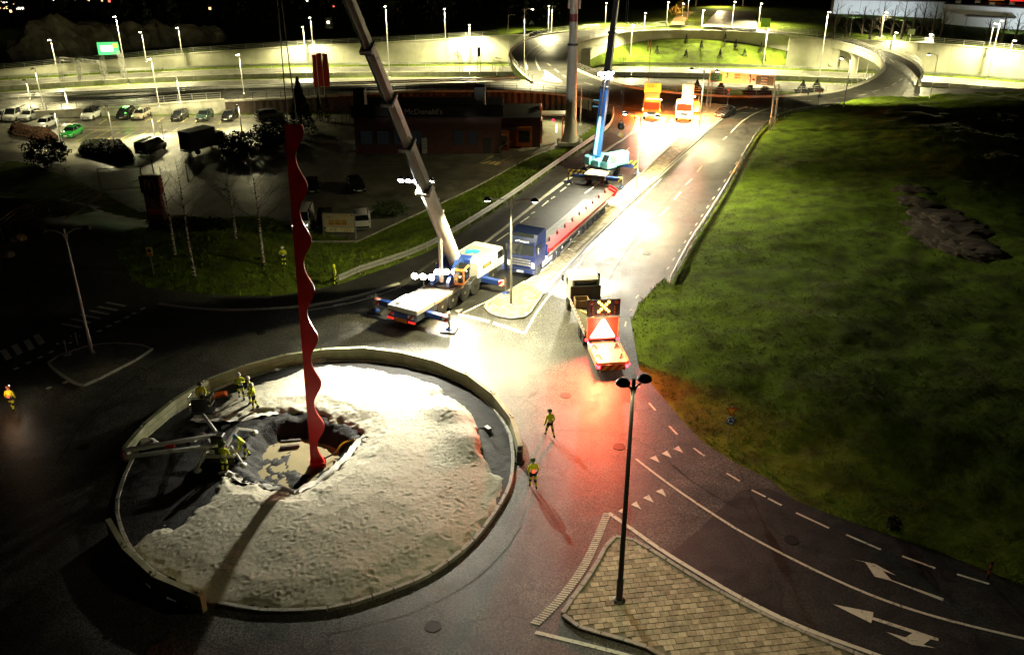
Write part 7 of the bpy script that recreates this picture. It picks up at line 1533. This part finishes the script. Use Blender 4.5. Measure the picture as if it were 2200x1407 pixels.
# grass blades
def tufts(name, X, Y, Z, hmin, hmax, seed, m=BLADE, k=3):
    rg = np.random.default_rng(seed); n = len(X); V = []; B = np.stack([X, Y, Z], 1)
    for _ in range(k):
        a = rg.uniform(0, 2 * PI, n); h = rg.uniform(hmin, hmax, n); w_ = h * .16; o = rg.normal(size=(n, 2)) * .06; ln = rg.normal(size=(n, 2)) * .5; b = B + np.c_[o, np.zeros(n)]
        V.append(np.stack([b + np.c_[np.cos(a) * w_, np.sin(a) * w_, np.zeros(n) - .02], b - np.c_[np.cos(a) * w_, np.sin(a) * w_, np.zeros(n) + .02], b + np.c_[ln[:, 0] * h, ln[:, 1] * h, h]], 1))
    V = np.concatenate(V).reshape(-1, 3); F = np.arange(len(V)).reshape(-1, 3); o = raw(name, V, [tuple(map(int, f)) for f in F], m); return o
rg = np.random.default_rng(11); N = 230000; Y = 1 / rg.uniform(1 / 120, 1 / 27, N); X = rg.uniform(4, 95, N); k = np_inside(X, Y, HILL) & (X < 5 + Y * .68); X, Y = X[k], Y[k]; dn = fbm(X, Y, .25, 3) + fbm(X, Y, 1.1, 2) * .6; k = dn > rg.uniform(-.7, .2, len(X)); X, Y = X[k], Y[k]
o = tufts('grass', X, Y, Hn(X, Y), .05, .15, 1); tag(o, 'rough green grass on the hill right of the road', 'grass', kind='stuff')
N = 60000; Y = rg.uniform(58, 128, N); X = rg.uniform(-42, 14, N); k = ~np_inside(X, Y, LOTIN) & ~np_inside(X, Y, ROAD) & ~np_inside(X, Y, BACK) & ~np_inside(X, Y, ENTRY) & ~np_inside(X, Y, HILL); X, Y = X[k], Y[k]; k = fbm(X, Y, .3, 3) > rg.uniform(-.4, .3, len(X)); X, Y = X[k], Y[k]
o = tufts('grass', X, Y, Hn(X, Y), .1, .32, 2); tag(o, 'rough grass on the slope left of the road', 'grass', kind='stuff')
# rocks
ROCK = mat('brown_rock', (.10, .075, .04), .9, var=.4, scale=.8, bump=.7, bscale=4, col2=(.08, .06, .04)); ROCKG = mat('grey_rock', (.22, .2, .15), .9, var=.45, scale=.35, bump=.8, bscale=2, col2=(.07, .065, .05))
def rock(par, c, sx, sy, sz_, seed, m, name='rock', sub=3):
    rg = np.random.default_rng(seed); b = bmesh.new(); bmesh.ops.create_icosphere(b, subdivisions=sub, radius=1); V = np.array([v.co[:] for v in b.verts]); F = [tuple(v.index for v in f.verts) for f in b.faces]; b.free(); o = rg.uniform(0, 100)
    n = fbm(V[:, 0] + V[:, 2] * .7 + o, V[:, 1] - V[:, 2] * .6 + o, 1.7, 5); n = np.round(n * 9) / 9 * .6 + n * .4; st_ = np.round((V[:, 2] + n) * 3) / 3 * .12; V = V * (1 + n * .6 + st_)[:, None] * np.array([sx, sy, sz_]); return raw(name, V + np.array(c), F, m, par)
t = thing('rock_outcrop', 'brown rock outcrop on the dark grass hill', 'rock')
for i, (px, s_) in enumerate([((1962, 408), 1.3), ((1975, 432), 1.6), ((1985, 458), 1.7), ((2000, 482), 1.8), ((2030, 505), 2.0), ((2060, 525), 1.9), ((2095, 540), 1.6), ((2020, 470), 2.2), ((2060, 500), 2.4), ((2125, 552), 1.2)]): rock(t, GT(*px) + Vector((0, 0, -.1)), s_ * 1.3, s_ * 1.2, s_ * .2, i, ROCK, sub=4)
t = thing('cliff', 'pale blasted rock face rising behind the far wall at left', 'rock')
for i, (px, yy, s_) in enumerate([(75, 212, 5.5), (110, 214, 6.5), (150, 217, 6.5), (190, 220, 5.5), (235, 222, 4.5), (280, 224, 4.2), (325, 226, 4.5), (365, 227, 4.5), (405, 228, 4.2), (440, 229, 3.2)]):
    x = (px - CX) / FPX * (yy * CP + 28 * SP); rock(t, (x, yy + 1.5, wtop(x) + .8), s_ * 1.15, 2.6, s_ * .95, 30 + i, ROCKG)
for i, (px, s_) in enumerate((((38, 517), .55), ((12, 552), .5))):
    o = rock(None, GT(*px) + Vector((0, 0, .15)), s_ * 1.6, s_, s_ * .7, 60 + i, mat('pale_boulder', (.4, .34, .27), .9, var=.2), 'boulder', 2); tag(o, ('upper', 'lower')[i] + ' pale boulder at the left kerb', 'rock')
# far wood, one dark mass
rg = np.random.default_rng(3); VV = []; FF = []; off = 0
for k in range(520):
    x = rg.uniform(-210, 190); u = rg.random(); y = 232 + 120 * u ** 1.3 + max(0, abs(x - 35) < 22) * 90
    if 36 < x < 92 and y < 420: continue
    if 75 < x < 150 and y < 262: continue
    if x < -75: y = max(y - 12, 226)
    h = rg.uniform(7, 13); r = h * rg.uniform(.2, .3); n = 60; uu = rg.random(n) ** .8; a = rg.uniform(0, 6.28, n); rr_ = r * (1 - uu) * rg.uniform(.3, 1, n) ** .5; P = np.stack([x + np.cos(a) * rr_, y + np.sin(a) * rr_, 0 + h * (.08 + .92 * uu)], 1); V, F = leaves(P, .55, rg); VV.append(V); FF += [tuple(i + off for i in f) for f in F]; off += len(V)
o = raw('woodland', np.concatenate(VV), FF, NEED); tag(o, 'dark conifer wood behind the far retaining wall', 'woodland', kind='stuff')
for i, (px, ty) in enumerate([(1790, 8), (1815, 18), (1850, 14), (1868, 22), (1890, 6), (1915, 12), (1935, 2), (1958, 10), (1978, 0), (2000, 10), (2020, 14), (2120, 40), (2150, 30), (2180, 30)]):
    b = G(px, 86 - (i % 3) * 4 + (8 if px > 2100 else 0), .3); bare_tree('bare_tree', ORD[i] + ' bare dark tree from the left in front of the halls', b, max(4, ztop(b, ty) - .3), .3, BARK, TWIG, seed=70 + i, depth=4, group='bare trees before the white hall', first=.15)
# far halls
HALLW = mat('white_hall_cladding', (.7, .72, .72), .6, var=.06)
a, b = G(1815, 42, .3), G(2050, 48, .3); t = thing('warehouse', 'long floodlit white hall beyond the trees', 'building', (0, 0, 0)); d = hd(a, b); mid = (a + b) / 2; L = (b - a).length + 6; M_ = Matrix.Translation((mid.x + 1, mid.y + 4, .2)) @ Matrix.Rotation(d, 4, 'Z'); hh = ztop(a, 6)
MB().box((0, 4, hh / 2), (L, 8, hh), M=M_).obj('wall', HALLW, t); MB().box((0, 4, hh + .1), (L + .4, 8.4, .2), M=M_).obj('roof', GREYP, t)
for k in range(7): MB().box((-L / 2 + 2 + k * (L - 4) / 6, -.03, hh / 2), (.08, .06, hh), M=M_).obj('panel_joint', GREYP, t)
for k in range(3): MB().box((-L / 2 + 4 + k * 3, 4, hh + .8), (1.6, 1.6, 1.2), M=M_).obj('roof_unit', GREYP, t)
MB().box((L / 2 - 1.6, -.05, 2.2), (1.4, .1, 2), M=M_).obj('sign_panel', GREYP, t)
for k in (-.35, 0, .35): spot('hall_flood', M_ @ Vector((k * L, -9, 1.2)), M_ @ Vector((k * L, 0, hh * .6)), 2600, 120, .8, (.85, .95, 1), .3, t); MB().box(tuple(M_ @ Vector((k * L, -9.2, 1.0))), (.5, .2, .3)).obj('ground_flood', BLKMET, t)
a, b = G(2060, 58, .3), G(2260, 72, .3); t = thing('warehouse', 'low grey and white hall with a canopy at the right frame edge', 'building', (0, 0, 0)); d = hd(a, b); mid = (a + b) / 2; L = (b - a).length + 4; M_ = Matrix.Translation((mid.x, mid.y + 5, .2)) @ Matrix.Rotation(d, 4, 'Z'); hh = ztop(b, 28)
MB().box((0, 4, hh / 2), (L, 9, hh), M=M_).obj('wall', HALLW, t); MB().box((0, 4, hh + .12), (L + .6, 9.6, .25), M=M_).obj('roof', mat('dark_roof', (.05, .05, .055), .7), t); MB().box((-1, -2.2, hh * .55), (L * .45, 4.2, .2), M=M_).obj('canopy', GREYP, t)
for k in range(6): MB().box((-L * .4 + k * L * .16, 2 + k % 2 * 3, hh + .5), (1.2, 1.0, .6), M=M_).obj('roof_unit', WHITE, t)
for s in (-1, 1): MB().tube([M_ @ Vector((-1 + s * L * .2, -4, 0)), M_ @ Vector((-1 + s * L * .2, -4, hh * .55))], .1, 6).obj('canopy_post', GREYP, t)
rn = MB().tube([M_ @ Vector((-L * .42 + .6 * math.cos(a_), -.2, hh * .6 + .6 * math.sin(a_))) for a_ in np.linspace(0, PI, 10)], .12, 6).obj('arc_sign', emitm('white_arc_sign', (.9, 1, 1), 2), t)
spot('hall_flood', M_ @ Vector((L * .25, -9, 1.5)), M_ @ Vector((L * .15, 0, hh * .6)), 2600, 120, .8, (.85, .95, 1), .3, t)
for k in range(3): MB().box(tuple(M_ @ Vector((-L * .1 + k * 5, 9, hh + 1.2))), (4, .3, .8)).obj('red_sign' if k == 1 else 'orange_sign', emitm(('orange_far', 'red_far', 'orange_far2')[k], (1, .25 if k != 1 else .05, .03), .8), t)
# far lights and shop on the climbing road
for px, c, lab in (((1463, 15), (1, .75, .15), 'yellow lit'), ((1450, 27), (1, .8, .2), 'lower yellow lit')):
    b = G(px[0], px[1] + 6, 1.5); shrub('shrub', lab + ' tree crown left of the climbing road', b, 1.6, 1.2, 1.2, mat('autumn_leaf', (.45, .3, .05), .8), 260, .3, 80, group=None); lamp(lab.replace(' lit', '') + ' light on a short post added to brighten the tree crown', b + Vector((1.5, -2.5, 0)), b.z + 3.2, power=700, col=c, group=None)  # lamp added beside each crown to make it look yellow lit
b = G(1545, 14, 1.2); t = thing('shop_canopy', 'low canopy with a red fascia beside the climbing road', 'canopy', b); MB().box((0, 0, 3.6), (16, 6, .8), bev=.05).obj('fascia', mat('red_shop_fascia', (.4, .05, .03), .5, emit=.15), t)
for s in (-1, 1): MB().tube([(s * 7, 0, 0), (s * 7, 0, 3.3)], .18, 8).obj('post', WHITE, t)
spot('canopy_light', (0, -1, 3.1), (0, -3, 0), 9000, 160, .5, (1, .8, .4), .3, t)
for i, (px, py, ty) in enumerate([(1508, 56, 22), (1572, 60, 4), (1630, 50, 8)]):
    b = G(px, py, .9); lamp(('left', 'middle', 'right')[i] + ' lamp on the climbing road', b, ztop(b, ty), power=30000, col=(1, .86, .45), group='lamps on the climbing road')
mb = MB(); path = smooth_poly(GL([(1455, 56), (1460, 44), (1472, 30), (1490, 26)], .6), 2); ribbon(mb, path, 3.5, .25); tag(mb.obj('path', mat('sandy_path', (.3, .2, .1), .9)), kind='structure')
lamp('lamp over the sandy path left of the climbing road', G(1477, 40, .8), 6.5, power=5000, col=(1, .7, .3), group='lamps on the climbing road')
# far town lights
TOWN = [emitm('town_warm', (1, .6, .25), 3), emitm('town_white', (1, .9, .7), 4), emitm('town_red', (1, .15, .1), 3)]
HP = [(8, 8), (22, 10), (35, 14), (48, 22), (15, 20), (120, 2), (145, 3), (165, 2), (195, 3), (225, 4), (662, 4), (720, 16), (455, 22), (708, 53), (240, 6), (30, 28)]
hx = sorted(HP)
for i in range(16):
    px, py = HP[i]
    b = G(px, py + 8, 2.0); t = thing('far_house', (ORD + ('fifteenth', 'sixteenth'))[hx.index((px, py))] + ' small lit distant building from the left on the dark hill', 'house', b, 0, 'distant lit houses'); w_ = 3.0 if i < 5 else 1.2; MB().box((0, 0, 1.2), (w_, 2, 2.4)).obj('wall', CH, t)
    for k in range(3 if i < 5 else 1): MB().box(((k - 1) * .9 if i < 5 else 0, -1.03, 1.4), (.6, .05, .6)).obj('window', TOWN[i % 3 if i > 8 else i % 2], t)
# height-limit frame and fence at the car park entry
A, B = G(219, 414, -2.9), G(310, 408, -2.9); t = thing('height_barrier', 'thin pale height barrier across the car park entry', 'barrier', A, hd(A, B)); L = (B - A).length
for x in (0, L): MB().tube([(x, 0, 0), (x, 0, 2.9)], .06, 6).obj('post', GALV, t)
MB().tube([(0, 0, 2.85), (L, 0, 2.85)], .05, 6).obj('beam', GALV, t); MB().tube([(0, 0, .3), (L, 0, .3)], .05, 6).obj('lower_beam', GALV, t)
P = [GT(*p) for p in [(8, 520), (42, 492), (76, 478), (108, 466), (135, 452), (158, 440), (186, 424), (205, 412)]]; t = thing('mesh_fence', 'wire mesh fence along the dark bank at left', 'fence'); pm = MB().tube([(0, 0, 0), (0, 0, 2.0)], .03, 5).mesh('post', GALV)
for p in P: inst('post', pm, t, p)
for z in (.1, .6, 1.1, 1.6, 1.95): MB().tube([p + Vector((0, 0, z)) for p in P], .012, 3).obj('wire', GALV, t)
